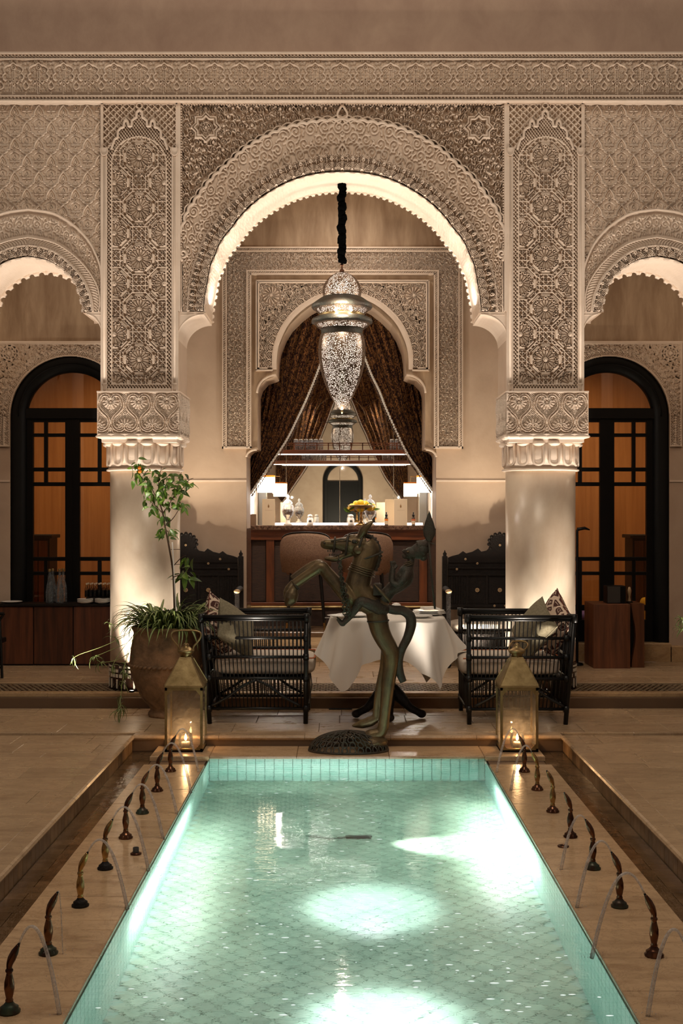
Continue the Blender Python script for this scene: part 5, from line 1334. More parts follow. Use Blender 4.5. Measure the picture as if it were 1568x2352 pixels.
# things on the bar
def card(name, label, x0, x1, y0, Y=YI, m='paper', emblem=True, z0=None):
    t = thing(name, label, 'menu', ((wx(x0, Y)+wx(x1, Y))/2, Y, z0 or zb)); 
    build('cover', one(s_box2(wx(x0, Y), wx(x1, Y), Y, Y+.018, z0 or zb, wz(y0, Y), .002)), M[m], t)
    if emblem:
        xc = (wx(x0, Y)+wx(x1, Y))/2; zz = wz(y0+17, Y); e = MB().add(*s_ball((xc, Y-.001, zz), (.009, .002, .016), 10, 6)).add(*s_box(xc, Y-.001, zz+.022, .004, .002, .012)); build('emblem', e, M['ink'], t)
        lb = MB()
        for k in range(9): lb.add(*s_box(xc-.036+k*.009, Y-.0008, zz-.042, .005, .001, .006))
        tag(build('lettering', lb, M['ink_pale'], t), kind='stuff')
    return t
card('menu', 'cream menu card with a small lantern emblem, left end of the bar', 602, 631, 1146)
card('menu', 'cream menu card with a small lantern emblem, right end of the bar', 905, 935, 1146)
card('menu', 'added pale card for the mirror image of the right menu', 884, 906, 1147, YI+.2, 'paper', False)  # stands in for the menu's reflection in the mirror
card('menu_holder', 'small brown block standing at the far left of the bar top', 575, 588, 1181, YI, 'brown_card', False)['category'] = 'block'
M_ = M
def jar(px, label):
    Y = YI+.22; c = (wx(px, Y), Y, zb); t = thing('apothecary_jar', label, 'jar', c); s = Y/F
    pr = [(0, 0), (9, 0), (10, 2), (5, 6), (4, 12), (5, 15), (11, 22), (14, 32), (14, 42), (11, 47), (10, 49)]
    build('bowl', one(s_lathe([(r*s, z*s) for r, z in pr], 20, c, False)), M['glass_bright'], t, smooth=True)
    build('foot', one(s_lathe([(r*s, z*s) for r, z in [(0, 0), (9.4, 0), (10.4, 2), (5.2, 6), (4.2, 12), (3.5, 14)]], 20, c, False)), M['porcelain'], t, smooth=True)
    build('lid', one(s_lathe([(r*s, z*s) for r, z in [(11, 49), (11.5, 51), (8, 56), (3, 60), (2, 62), (4, 65), (2.5, 69), (0, 71)]], 20, c, False)), M['glass_milky'], t, smooth=True)
    build('contents', one(s_lathe([(r*s, z*s) for r, z in [(0, 24), (8, 24), (11, 31), (11, 36), (0, 37)]], 16, c)), M['stool_fabric'], t, smooth=True)
M['glass_milky'] = clear('milky_glass', (.9, .92, .95), 1.5, .05, .5, (.9, .93, .98))
jar(661, 'tall glass apothecary jar with lid left of centre on the bar'); jar(850, 'tall glass apothecary jar with lid behind the lemon bowl')
for px, lb in ((712, 'small white lidded jar near the left apothecary jar'), (806, 'small white lidded jar just left of the lemon bowl')):
    Y = YI+.3; c = (wx(px, Y), Y, zb); t = thing('lidded_jar', lb, 'jar', c); s = Y/F
    build('body', one(s_lathe([(r*s, z*s) for r, z in [(7, 0), (7.5, 2), (7.3, 14), (5, 18)]], 16, c)), M['glow_porcelain'] if 'glow_porcelain' in M else M['porcelain'], t, smooth=True)
    build('lid', one(s_lathe([(r*s, z*s) for r, z in [(5.6, 18), (5.6, 22), (4, 24), (0, 25)]], 16, c)), M['porcelain'], t, smooth=True); build('label', one(s_ball((c[0], Y-7.2*s, zb+9*s), (3.4*s, .001, 2.6*s), 12, 6)), M['speaker'], t)
for px, lb, cm in ((887, 'small dropper bottle with an orange label on the bar', 'orange'), (949, 'small dropper bottle with a pink label on the bar', 'pink')):
    Y = YI; c = (wx(px, Y), Y, zb); t = thing('bottle', lb, 'bottle', c); s = Y/F
    build('glass_body', one(s_lathe([(r*s, z*s) for r, z in [(4, 0), (4, 17), (2, 19), (2, 21)]], 12, c)), M['wood_dark'], t, smooth=True)
    build('label', one(s_lathe([(r*s, z*s) for r, z in [(4.3, 2), (4.3, 11)]], 12, c, False)), M['paper'], t); build('coloured_label', one(s_lathe([(r*s, z*s) for r, z in [(4.35, 10.5), (4.35, 15)]], 12, c, False)), M[cm] if cm in M else M['piping'], t)
    build('cap', one(s_lathe([(r*s, z*s) for r, z in [(3, 20), (3, 25), (1.4, 26), (1.4, 30), (0, 31)]], 12, c)), M['black_metal'], t)
Y = YI-.06; c = (wx(829, Y), Y, zb); bowl = thing('fruit_bowl', 'brass footed compote holding yellow lemons on the bar', 'bowl', c); s = Y/F
build('foot', one(s_lathe([(r*s, z*s) for r, z in [(13, 0), (13, 2), (9, 5), (4, 8), (3, 14), (4, 17), (2.5, 20), (3, 30), (6, 33)]], 28, c)), M['brass_gold'], bowl, smooth=True)
build('bowl', one(s_lathe([(r*s, z*s) for r, z in [(3, 31), (14, 36), (24, 41), (31, 46), (30, 47), (22, 43), (12, 38), (0, 36)]], 32, c, False)), M['brass'], bowl, smooth=True)
def lemon_mesh():
    P = [(0, -.040), (.006, -.037), (.014, -.031), (.026, -.018), (.030, 0), (.026, .018), (.014, .031), (.006, .036), (0, .038)]; return one(s_lathe(P, 14, (0, 0, 0), False))
spots = [(808, 1165, 0), (827, 1168, -.05), (848, 1166, -.02), (818, 1158, .06), (838, 1158, .05), (829, 1156, 0), (855, 1165, .05)]
names = ['on the left', 'low at the front', 'front right', 'upper left', 'upper right', 'topmost in the middle', 'on the far right']
for k, (px, py, dy) in enumerate(spots):
    o = build('lemon', lemon_mesh(), M['lemon'], None, smooth=True); tag(o, 'yellow lemon %s of the brass bowl' % names[k], 'lemon', 'lemons in the brass bowl')
    o.location = (wx(px, Y), Y+dy, wz(py, Y)); o.rotation_euler = (1.2+k*.3, .4*k, k*1.3); o.scale = (1.35,)*3
def leaf_mesh(L, w_, m, name='leaf', cup=.15, bend=.25):
    n = 6; v = []; f = []
    for i in range(n+1):
        u = i/n; ww = w_*math.sin(PI*min(1, u**.75))*(1-.15*u); z = -bend*L*u*u
        v += [(L*u, -ww/2, z+cup*ww), (L*u, 0, z), (L*u, ww/2, z+cup*ww)]
    for i in range(n):
        a = i*3; f += [(a, a+3, a+4, a+1), (a+1, a+4, a+5, a+2)]
    me = bpy.data.meshes.new(name); me.from_pydata(v, [], f); me.materials.append(m); me.shade_smooth(); return me
lm = leaf_mesh(.10, .035, M['leaf'])
for k, (px, py, r) in enumerate(((806, 1176, 3.6), (815, 1161, 2.4), (845, 1155, .4), (858, 1172, -.3), (838, 1172, -1.0), (826, 1162, 1.4))):
    o = bpy.data.objects.new('lemon_leaf', lm); COL.objects.link(o); o.location = (wx(px, Y), Y-.09, wz(py, Y)); o.rotation_euler = (0.9, r, .2*k); o.parent = bowl; o.matrix_parent_inverse = Matrix.Translation(-Vector(c))
# bar stools
def make_stool(px, label):
    Y = 12.78; c = (wx(px, Y), Y, .28); t = thing('bar_stool', label, 'stool', c); s = Y/F; x0, z0 = c[0], .28
    zs0, zt0 = wz(1316, Y), wz(1222, Y); R = .245; n = 30; P = []
    for (rr, zf) in ((R-.02, 0), (R+.01, .02), (R+.028, .5), (R+.032, .9), (R+.01, 1.0), (R-.03, .98), (R-.045, .5), (R-.04, .02)):
        row = []
        for k in range(n+1):
            a = PI*(1.03+.94*k/n) if True else 0; edge = math.sin(PI*k/n)**.32
            row.append((x0+rr*math.cos(a), Y+.10+rr*math.sin(a)*.9, zs0+(zt0-zs0)*(zf*(.62+.38*edge))))
        P.append(row)
    grid_obj('backrest', np.array(P), M['stool_fabric'], t)
    pp = [P[4][k] for k in range(n+1)]; build('piping', one(s_tube(pp, .010, 6)), M['carved_dark'], t, smooth=True)
    build('seat', one(s_lathe([(.0, 0), (.20, 0), (.22, .03), (.21, .075), (.15, .09), (0, .092)], 28, (x0, Y+.08, zs0-.02))), M['stool_fabric'], t, smooth=True)
    for sx in (-1, 1):
        for sy in (-1, 1):
            top = (x0+sx*.15, Y+.08+sy*.13, zs0); bot = (x0+sx*.20, Y+.08+sy*.17, z0); midp = tuple(top[i]+(bot[i]-top[i])*.86 for i in range(3))
            l = build('leg', one(s_tube([top, midp], [.017, .012], 8)), M['black_metal'], t); build('leg_tip', one(s_tube([midp, bot], [.0125, .010], 8)), M['brass_gold'], l)
    zf_ = wz(1398, Y); q = .185
    build('foot_ring', one(s_tube([(x0-q, Y+.08-.15, zf_), (x0+q, Y+.08-.15, zf_), (x0+q, Y+.08+.15, zf_), (x0-q, Y+.08+.15, zf_)], .009, 6, True, True)), M['brass'], t)
make_stool(702, 'tweed tub-backed bar stool on the left, in front of the bar'); make_stool(843, 'tweed tub-backed bar stool behind the bronze horse head')
# ================================================================== BRONZE RIDER ON A REARING HORSE
YH = 8.08
def hp(px, py, dy=0): return (wx(px, YH), YH+dy, wz(py, YH))
def hr(px): return px*YH/F
LK = 1.04
def limb(pts, rs, n=12, sub=5):
    rs = [r*LK for r in rs]
    P = smooth_path([hp(*p) for p in pts], sub); return s_tube(P, [hr(r) for r in lerp_list(rs, sub)], n)
def hball(p, r, M=None): return s_ball(hp(*p), tuple(hr(a) for a in r) if isinstance(r, tuple) else hr(r), 14, 10, M)
Ry = lambda a: Matrix.Rotation(a, 3, 'Y')
hs = thing('horse_sculpture', 'patinated bronze rearing horse sculpture on a pierced domed base by the pool', 'sculpture', hp(820, 1732))
B = []; HF = []
B.append(limb([(880, 1674, 0), (884, 1636, 0), (889, 1592, 0), (893, 1558, 0), (898, 1526, 0), (898, 1502, 0), (892, 1485, 0), (882, 1468, 0), (873, 1448, 0), (868, 1427, 0), (864, 1402, 0), (872, 1378, 0)], [12, 12, 13.5, 15.5, 17, 18.5, 19, 20, 21.5, 23, 23, 18], 16))
B.append(hball((910, 1499, 0), (9, 11, 10)))
B.append(limb([(864, 1656, .045), (866, 1630, .045), (872, 1585, .045), (884, 1535, .04), (890, 1495, .03)], [9.5, 9, 10, 12, 15], 12))
B.append(limb([(880, 1670, 0), (872, 1684, 0), (852, 1690, 0), (838, 1697, 0)], [12, 13, 15, 13], 12)); B.append(hball((842, 1699, 0), (25, 20, 14)))
B.append(limb([(864, 1652, .045), (850, 1660, .05), (830, 1667, .06), (808, 1671, .06)], [10, 12, 10, 1.5], 12))
B.append(limb([(880, 1392, 0), (858, 1388, 0), (838, 1374, 0), (822, 1352, 0), (828, 1318, 0), (839, 1286, 0), (846, 1262, 0), (838, 1248, 0)], [18, 26, 30, 30, 27, 26.5, 25, 20], 18))
B.append(hball((812, 1362, 0), (20, 28, 26))); B.append(hball((868, 1392, 0), (26, 26, 20)))
B.append(limb([(842, 1246, 0), (824, 1250, 0), (804, 1251, 0), (784, 1250, 0), (764, 1249, 0), (744, 1248, 0)], [19, 22, 19, 15.5, 11, 8.5], 14))
B.append(limb([(744, 1244, 0), (741, 1253, 0), (750, 1258, 0), (772, 1260, 0)], [6.5, 5, 4, 4], 10)); B.append(hball((822, 1262, 0), (22, 19, 18)))
B.append(limb([(806, 1270, 0), (788, 1277, 0), (770, 1284, 0), (754, 1283, 0), (745, 1283, 0)], [9, 7.5, 7, 5.5, 3], 12)); B.append(hball((810, 1232, 0), (13, 9, 5)))
for dy in (-.035, .035): B.append(limb([(826, 1234, dy), (835, 1218, dy*1.3), (846, 1206, dy*1.5), (857, 1196, dy*1.5)], [7, 10, 7, 1], 10))
for dy, ox, oy in ((-.05, 0, 0), (.05, -4, -9)):
    B.append(limb([(812, 1380, dy*.5), (796, 1366, dy), (772, 1340, dy), (750, 1315, dy), (737+ox, 1302+oy*.3, dy), (716+ox, 1314+oy, dy), (692+ox, 1330+oy, dy), (676+ox, 1342+oy, dy)], [22, 18, 15, 13.5, 13.5, 11.5, 11, 11], 14))
    HF.append((ox, oy, dy))
horse = organic('horse_body', B, M['bronze'], hs, voxel=.0052, smooth=3)
for ox, oy, dy in HF:
    v, f = limb([(682+ox, 1344+oy, dy), (676+ox, 1351+oy, dy), (672+ox, 1362+oy, dy), (668+ox, 1374+oy, dy), (662+ox, 1384+oy, dy), (658+ox, 1391+oy, dy)], [7, 9, 14.5, 15.5, 10, 1], 14)
    build('hoof', MB().add(v, f), M['bronze'], hs, smooth=True)
    build('fetlock_band', one(s_tube([(hp(680+ox, 1344+oy, dy)[0]+hr(9*math.cos(a))*.77, YH+dy+hr(10)*math.sin(a), hp(0, 1344+oy)[2]-hr(9*math.cos(a))*.9) for a in np.linspace(0, 2*PI, 15)[:-1]], hr(2.4), 6, True, True)), M['bronze_dark'], hs, smooth=True)
B2 = [s_ball(hp(815, 1243, -.062), (hr(8), hr(3), hr(5)), 12, 8), s_ball(hp(822, 1262, -.05), (hr(13), hr(8), hr(12)), 12, 8)]
for q in B2: build('cheek', MB().add(*q), M['bronze'], hs, smooth=True)
# teeth, bridle, mane, straps
mb = MB()
for k in range(5): mb.add(*s_box(hp(753+k*5, 1263)[0], YH-.02, hp(0, 1265)[2], .008, .01, .013)); mb.add(*s_box(hp(757+k*5, 1275)[0], YH-.018, hp(0, 1274)[2], .008, .01, .012))
build('teeth', mb, M['bronze_dark'], hs)
def strap(pts, r, name='bridle_strap', m='bronze_dark'): return build(name, one(s_tube([hp(*p) for p in pts], hr(r), 6, True, True)), M[m], hs, smooth=True)
def ring_about(px, py, r, ang, ry=1.0, k=18):
    c = hp(px, py); out = []
    for i in range(k):
        a = 2*PI*i/k; u = hr(r)*math.cos(a); v_ = hr(r)*ry*math.sin(a); out.append((c[0]+u*math.cos(ang), c[1]+v_, c[2]+u*math.sin(ang)))
    return out
for (px, py, r, ang, rr) in ((768, 1251, 16.5, 1.50, 2.4), (796, 1252, 23, 1.45, 2.6), (826, 1250, 25, 1.25, 2.6), (850, 1278, 30, .35, 2.4)): build('bridle_strap', one(s_tube(ring_about(px, py, r, ang, .95), hr(rr), 6, True, True)), M['bronze_dark'], hs, smooth=True)
for k in range(4): build('neck_band', one(s_tube(ring_about(834-k*1.5, 1303+k*4.5, 29.5+k*.7, -.30, 1.0, 24), hr(1.4), 6, True, True)), M['bronze'], hs, smooth=True)
build('rein', one(s_tube([hp(806, 1243, -.05), hp(785, 1238, -.05), hp(760, 1243, -.035)], hr(1.6), 6)), M['bronze_dark'], hs, smooth=True)
build('eye', one(s_ball(hp(813, 1243, -.072), (hr(6), hr(3), hr(4.5)), 12, 8)), M['bronze_dark'], hs, smooth=True); build('nostril', one(s_ball(hp(745, 1247, -.030), (hr(2.5), hr(2), hr(2.5)), 8, 6)), M['bronze_dark'], hs, smooth=True)
mp = smooth_path([hp(*q) for q in ((838, 1230, 0), (856, 1236, 0), (867, 1252, 0), (871, 1272, 0), (868, 1292, 0), (860, 1312, 0))], 7)
build('mane', one(s_tube(mp, [hr(4+2.5*abs(math.sin(k*.9))+1.5*math.sin(k*2.3)) for k in range(len(mp))], 10)), M['bronze_dark'], hs, smooth=True)
tp = smooth_path([hp(*p) for p in ((885, 1396, 0), (904, 1401, 0), (925, 1403, .01), (941, 1415, .01), (944, 1435, .01), (936, 1464, .01), (923, 1490, 0), (916, 1515, 0), (917, 1542, 0), (926, 1566, 0))], 5)
build('tail', one(s_tube(tp, [hr(r) for r in lerp_list([10, 10.5, 11, 12, 12, 10.5, 9.5, 9.5, 10, 8], 5)], 14)), M['bronze_dark'], hs, smooth=True)
bx = MB().add(*s_box(*hp(866, 1352, -.055), .055, .06, .08, 0, .008)); build('saddle', bx, M['bronze_dark'], hs)
bx = organic('saddle_cloth', [hball((850, 1385, 0), (34, 31, 19)), hball((872, 1398, 0), (24, 30, 18))], M['bronze_dark'], hs, voxel=.01, smooth=3)
for k, (off, m0) in enumerate(((0, 0), (9, 3))):   # chain from the bit
    n = 21
    for i in range(n):
        u = i/(n-1); px = 778+14*u**.8+off*(u > .25)*min(1, (u-.25)*2)*(1 if k else -.3); py = 1283+128*u
        if k and u < .3: continue
        c = hp(px, py, -.112-.01*k); lk = [(c[0]+(hr(4.2)*math.cos(a) if i % 2 else 0), c[1]+(0 if i % 2 else hr(4.2)*math.cos(a)), c[2]+hr(5.0)*math.sin(a)) for a in np.linspace(0, 2*PI, 11)[:-1]]
        build('chain_link', one(s_tube(lk, hr(1.4), 5, True, True)), M['verdigris'], hs, smooth=True)
# pierced domed base: rows of open loops over a low dome
bcx, bcy = hp(800, 1732)[0], 8.085; zb0 = ZC; RX, RY_, RZ = .262, .150, .125
def dome_pt(u, a, lift=0):   # u 0 rim -> 1 top
    ca = math.cos(u*PI/2); return (bcx+(RX+lift)*ca*math.cos(a), bcy+(RY_+lift)*ca*math.sin(a), zb0+.006+(RZ+lift)*math.sin(u*PI/2))
for row in range(5):
    u0, u1 = row/5*.92, (row+1)/5*.92+.02; nn = max(8, int(30*math.cos(u0*PI/2)))
    for k in range(nn):
        a = 2*PI*(k+.5*(row % 2))/nn; wv_ = PI/nn*.86; P = []
        for q in range(10):
            b = 2*PI*q/10; P.append(dome_pt(u0+(u1-u0)*(.5-.5*math.cos(b)), a+wv_*math.sin(b)*(1-.35*(.5-.5*math.cos(b)))))
        build('base_loop', one(s_tube(P, .0050, 5, True, True)), M['bronze_dark'], hs, smooth=True)
build('base_rim', one(s_tube([dome_pt(0, 2*PI*k/48) for k in range(48)], .008, 8, True, True)), M['bronze_dark'], hs, smooth=True)
build('base_saddle', one(s_ball((hp(852, 1700)[0], 8.085, hp(0, 1704)[2]), (.11, .10, .05), 20, 10)), M['bronze'], hs, smooth=True)
build('base_rib', one(s_tube([dome_pt(u, -PI/2-.15, .003) for u in np.linspace(0, 1, 12)], .006, 6)), M['bronze_dark'], hs, smooth=True)
# rider
rd = thing('rider_figure', 'slender bronze rider figure with a spear, seated on the bronze horse', 'figure', hp(880, 1385))
R_ = [limb([(868, 1396, 0), (880, 1376, 0), (896, 1356, 0), (914, 1342, 0), (928, 1328, 0), (935, 1310, 0), (941, 1298, 0), (944, 1286, 0)], [17, 16, 14.5, 18, 20.5, 17, 8.5, 8.5], 14)]
R_.append(hball((944, 1271, 0), (17, 14, 15))); R_.append(hball((962, 1266, 0), (20, 16, 19))); R_.append(hball((972, 1278, 0), (10, 9, 11))); R_.append(limb([(958, 1256, 0), (972, 1252, 0), (983, 1242, 0)], [14, 13, 6]))
R_.append(hball((930, 1279, 0), (7, 7, 5.5))); R_.append(limb([(930, 1263, 0), (924, 1268, 0)], [3.4, 3.0])); R_.append(hball((926, 1275, 0), (4, 5, 2.2)))
for dy in (-.06, .06):
    R_.append(limb([(934, 1314, dy*.9), (925, 1330, dy*1.35), (912, 1342, dy*1.4), (900, 1336, dy*1.3), (900, 1318, dy*1.1), (902, 1304, dy)], [10, 8, 7, 6.5, 6, 5]))
    R_.append(limb([(872, 1398, dy*.8), (852, 1388, dy*1.4), (828, 1379, dy*1.7), (818, 1394, dy*1.7), (806, 1411, dy*1.65), (789, 1430, dy*1.6)], [14, 13, 10.5, 9, 6.5, 4]))
    R_.append(limb([(791, 1430, dy*1.6), (784, 1431, dy*1.6), (773, 1419, dy*1.6)], [4.5, 4, 1.6]))
    for q in range(4): R_.append(limb([(901, 1304, dy), (898+q*3, 1297, dy+.004*q), (897+q*3, 1289, dy+.002*q)], [3, 2.3, 1.8], 8, 3))
    R_.append(limb([(902, 1308, dy), (909, 1302, dy), (911, 1297, dy)], [2.6, 2.2, 1.6], 8, 3))
organic('body', R_, M['bronze_dark'], rd, voxel=.0045, smooth=2)
build('hair', one(s_ball(hp(968, 1264, 0), (hr(17), hr(17), hr(17)), 16, 10)), M['bronze_dark'], rd, smooth=True)
for k in range(3): build('necklace', one(s_tube(ring_about(938, 1290+k*4, 9.5+k*1.2, .3, 1.0, 14), hr(1.2), 5, True, True)), M['bronze'], rd, smooth=True)
for dy in (-1, 1): build('eye', one(s_ball(hp(936, 1267, dy*.034), (hr(3.5), hr(2.5), hr(2.4)), 8, 6)), M['bronze'], rd, smooth=True)
for k in range(6): build('rib', one(s_tube([(q[0], q[1], q[2]) for q in ring_about(927-k*3.2, 1322+k*5.4, 16.5-k*.7, .75, 1.0, 16)], hr(1.3), 5, True, True)), M['bronze_dark'], rd, smooth=True)
build('skirt_edge', one(s_tube(ring_about(868, 1426, 24, .06, 1.0, 24), hr(2.2), 6, True, True)), M['bronze_dark'], rd, smooth=True)
build('dagger', one(s_tube([hp(858, 1340, -.10), hp(878, 1362, -.10), hp(898, 1384, -.09)], [hr(1.5), hr(4), hr(2)], 6)), M['bronze'], rd, smooth=True)
build('spear_shaft', one(s_tube([hp(984, 1246, -.02), hp(990, 1320, -.02), hp(998, 1398, -.02)], hr(2.4), 8)), M['bronze_dark'], rd, smooth=True)
sp = [(0, 1172), (4, 1184), (10, 1200), (14.5, 1218), (13, 1230), (7, 1240), (2, 1245)]
c_ = hp(985, 0, -.02); vf = s_lathe([(hr(r), 0) for r, y in sp], 16, (0, 0, 0), False); v = []
for i, (r, y) in enumerate(sp):
    for k in range(16): a = 2*PI*k/16; v.append((c_[0]+hr(r)*math.cos(a), c_[1]+hr(r)*.4*math.sin(a), wz(y, YH)))
build('spear_head', MB().add(v, vf[1]), M['bronze_dark'], rd, smooth=True)
build('spear_barb', one(s_tube([hp(984, 1246, -.02), hp(998, 1250, -.02)], hr(1.3), 6)), M['bronze_dark'], rd)

# ================================================================== DINING TABLE
YT = 9.0; tx, tz, TR = wx(889, YT), .745, .405
tb_ = thing('dining_table', 'round pedestal dining table on carved claw feet behind the bronze horse', 'table', (tx, YT, 0))
build('tabletop', one(s_lathe([(0, -.03), (TR-.01, -.03), (TR, -.02), (TR, -.006), (TR-.006, 0), (0, 0)], 40, (tx, YT, tz))), M['carved_dark'], tb_)
build('pedestal', one(s_lathe([(.06, 0), (.075, .04), (.05, .08), (.035, .16), (.05, .26), (.03, .34), (.028, .44), (.05, .50), (.09, .53)], 20, (tx+.01, YT+.02, .17))), M['bronze'], tb_, smooth=True)
for k, a in enumerate((-.35, PI+.35, -PI/2, PI/2)):
    d = Vector((math.cos(a), math.sin(a), 0)); c = Vector((tx+.01, YT+.02, 0)); P = [c+d*.03+Vector((0, 0, .20)), c+d*.09+Vector((0, 0, .15)), c+d*.16+Vector((0, 0, .08)), c+d*.22+Vector((0, 0, .05)), c+d*.255+Vector((0, 0, .034))]
    l = build('leg', one(s_tube(smooth_path(P, 4), lerp_list([.05, .045, .030, .026, .030], 4), 10)), M['carved_dark'], tb_, smooth=True); q = P[-1]
    build('claw_foot', one(s_ball(q, (.034, .034, .030), 10, 8)), M['carved_dark'], l, smooth=True)
nA, nR = 240, 30; P = np.zeros((nR+12, nA+1, 3)); a_half = .68
for i in range(nA+1):
    th = 2*PI*i/nA; ph = (th-PI*.25+.0) % (PI/2); dist = a_half/max(math.cos(((th) % (PI/2))-PI/4+PI/4 if False else min(th % (PI/2), PI/2-th % (PI/2))), .5)
    L = dist-TR; cor = (L-(a_half-TR))/(a_half*.414)
    for j in range(12): r = TR*(j+.001)/11; P[j, i] = (tx+r*math.cos(th), YT+r*math.sin(th), tz+.004)
    for j in range(nR):
        t2 = (j+1)/nR; dz = L*t2*.97; fold = math.sin(th*12+1.1*math.sin(th*3))*.6+math.sin(th*7+.8)*.4
        rr = TR+.012+.03*t2+t2*(.085*fold*(.5+.4*t2)+.06*max(0, -fold)*t2)+.12*t2*(1-cor)*abs(math.cos(th))**2*.7; 
        z = tz+.004-dz*(1-.10*max(0, fold)*t2); ang = th+.10*t2*cor*math.sin(th*8)
        P[12+j, i] = (tx+rr*math.cos(ang), YT+rr*math.sin(ang), z)
P[:, -1] = P[:, 0]
o = grid_obj('tablecloth', P, M['linen'], None); tag(o, 'white linen cloth with hanging corners over the round table', 'tablecloth')
def plate(x, y, z, r, label, grp=None, k=1):
    t = build('plate', one(s_lathe([(0, 0), (r*.55, 0), (r*.62, .004), (r*.95, .013), (r, .016), (r*.96, .017), (r*.6, .008), (0, .006)], 32, (x, y, z), False)), M['porcelain'], None, smooth=True)
    tag(t, label, 'plate', grp); return t
zt_ = tz+.006
plate(wx(785, 8.82), 8.82, zt_, .11, 'white dinner plate at the left of the table, by the dangling chain'); plate(wx(818, 8.86), 8.88, zt_, .10, 'white dinner plate behind the horse leg on the table')
for k in range(3): plate(wx(985, 9.0), 9.03, zt_+k*.010, .13-k*.006, ['lowest white plate of the stack at the right of the table', 'middle white plate of the stack at the right of the table', 'topmost white plate under the folded napkin'][k], 'stacked plates')
plate(wx(965, 8.8), 8.80, zt_, .09, 'small white side plate before the stacked plates')
o = build('napkin', MB().add(*s_box(wx(988, 9.02), 9.03, zt_+.046, .13, .09, .010, .2, .003)).add(*s_box(wx(984, 9.02), 9.03, zt_+.056, .10, .08, .010, .35, .003)), M['linen']); tag(o, 'folded white napkin lying on the stacked plates', 'napkin')
o = build('napkin', MB().add(*s_box(wx(909, 9.3), 9.24, zt_+.022, .05, .05, .045, .2, .01)).add(*s_ball((wx(909, 9.3), 9.24, zt_+.055), (.035, .03, .02), 10, 6)), M['linen']); tag(o, 'rolled white napkin behind the horse rump on the table', 'napkin')
o = build('knife', one(s_box(wx(762, 8.8), 8.74, zt_+.004, .10, .012, .004, .1)), M['porcelain']); tag(o, 'silver knife at the left edge of the white tablecloth', 'cutlery')

# ================================================================== RATTAN ARMCHAIRS
def make_armchair():
    t = thing('rattan_armchair', 'black rattan armchair left of the table, with pillows in it', 'armchair', (0, 0, 0), 'armchairs at the table')
    W_, D_ = .73, .61; zr = (.109, .324, .477, .613, .763)
    def tube(name, P, r, n=8): return build(name, one(s_tube(P, r, n)), M['wicker'], t, smooth=True)
    def post(x0, x1, y): return [(x0, y, 0), (x0+(x1-x0)*.5, y, .38), (x1, y, .78)]
    for y in (0, D_):
        tube('leg', post(.035, -.03, y), .017); tube('leg', post(W_-.01, W_-.005, y), .017)
        for z in zr:
            xb = .035-.065*z/.78; r = .016 if z == zr[-1] else .011; tube('rail', [(xb, y, z), (W_, y, z)], r)
            if z == zr[-1]: tube('arm_rail', [(xb-.01, y, z-.02), (W_+.005, y, z-.02)], .010)
        n = 24
        for k in range(n):
            u = (k+1)/(n+1); x0, x1 = .035+(W_-.05)*u, -.03+(W_+.02)*u; tube('slat', [(x0, y, .109), (x1, y, .763)], .0045, 5)
        for s in (0, 1):
            P = [(.05+(W_-.1)*s, y-.012, .13), (.16+(W_-.32)*s, y-.012, .19), (.27+(W_-.54)*s, y-.012, .27), (W_/2, y-.012, .315)]; tube('brace', smooth_path(P, 4), .010)
        for z in zr[:4]:
            for xx in (.03, W_-.008): build('binding', one(s_tube([(xx, y, z-.022), (xx, y, z+.022)], .021, 8)), M['wicker'], t, smooth=True)
        for xx in (-.028, W_-.004): build('binding', one(s_tube([(xx, y, .725), (xx, y, .785)], .022, 8)), M['wicker'], t, smooth=True)
    for z in zr: x = .035-.065*z/.78; tube('back_rail', [(x, 0, z), (x, D_, z)], .014 if z == zr[-1] else .011)
    for k in range(18): y = D_*(k+1)/19; tube('back_slat', [(.025, y, .109), (-.03, y, .763)], .0045, 5)
    for z in (.109, .324): tube('front_rail', [(W_, 0, z), (W_, D_, z)], .011)
    for k in range(14): y = D_*(k+1)/15; tube('front_slat', [(W_, y, .109), (W_, y, .324)], .0045, 5)
    build('seat_deck', one(s_box2(.03, W_-.01, .01, D_-.01, .318, .332)), M['wicker'], t)
    return t
AC = make_armchair(); AC.location = (-.985, 8.71, 0)
AR = dup(AC, (1.62, 8.68, 0), 0, 'black rattan armchair right of the table, with pillows in it', (-1, 1, 1))
def pillow_mesh(a, b, th, n=18, e=2.6):
    P = np.zeros((n*2, n, 3)); v = []; f = []
    us = np.linspace(-1, 1, n)
    mb = MB()
    for sd in (1, -1):
        base = len(mb.v)
        for u in us:
            for w_ in us:
                pinch = 1-.10*(u*u)*(w_*w_) ; ed = max(0, (1-abs(u)**e))*max(0, (1-abs(w_)**e)); x = a*u*(1-.06*(1-w_*w_)*0)*(1-.09*(1-abs(w_)**2)*abs(u)); y = b*w_*(1-.09*(1-abs(u)**2)*abs(w_))
                mb.v.append((x, y, sd*th*ed**.42+.004*math.sin(u*7+w_*5)*ed))
        for i in range(n-1):
            for j in range(n-1):
                q = (base+i*n+j, base+(i+1)*n+j, base+(i+1)*n+j+1, base+i*n+j+1); mb.f.append(q if sd > 0 else q[::-1])
    return mb
def box_cushion(x0, x1, y0, y1, z0, z1):
    n = 16; mb = MB(); cx, cy, cz = (x0+x1)/2, (y0+y1)/2, (z0+z1)/2; a, b, c = (x1-x0)/2, (y1-y0)/2, (z1-z0)/2
    v, f = s_ball((0, 0, 0), 1, 40, 20); v2 = []
    for p in v:
        q = []
        for k in range(3): q.append(math.copysign(abs(p[k])**(.28 if k < 2 else .55), p[k]))
        m = 1; v2.append((cx+a*q[0], cy+b*q[1], cz+c*q[2]))
    return mb.add(v2, f)
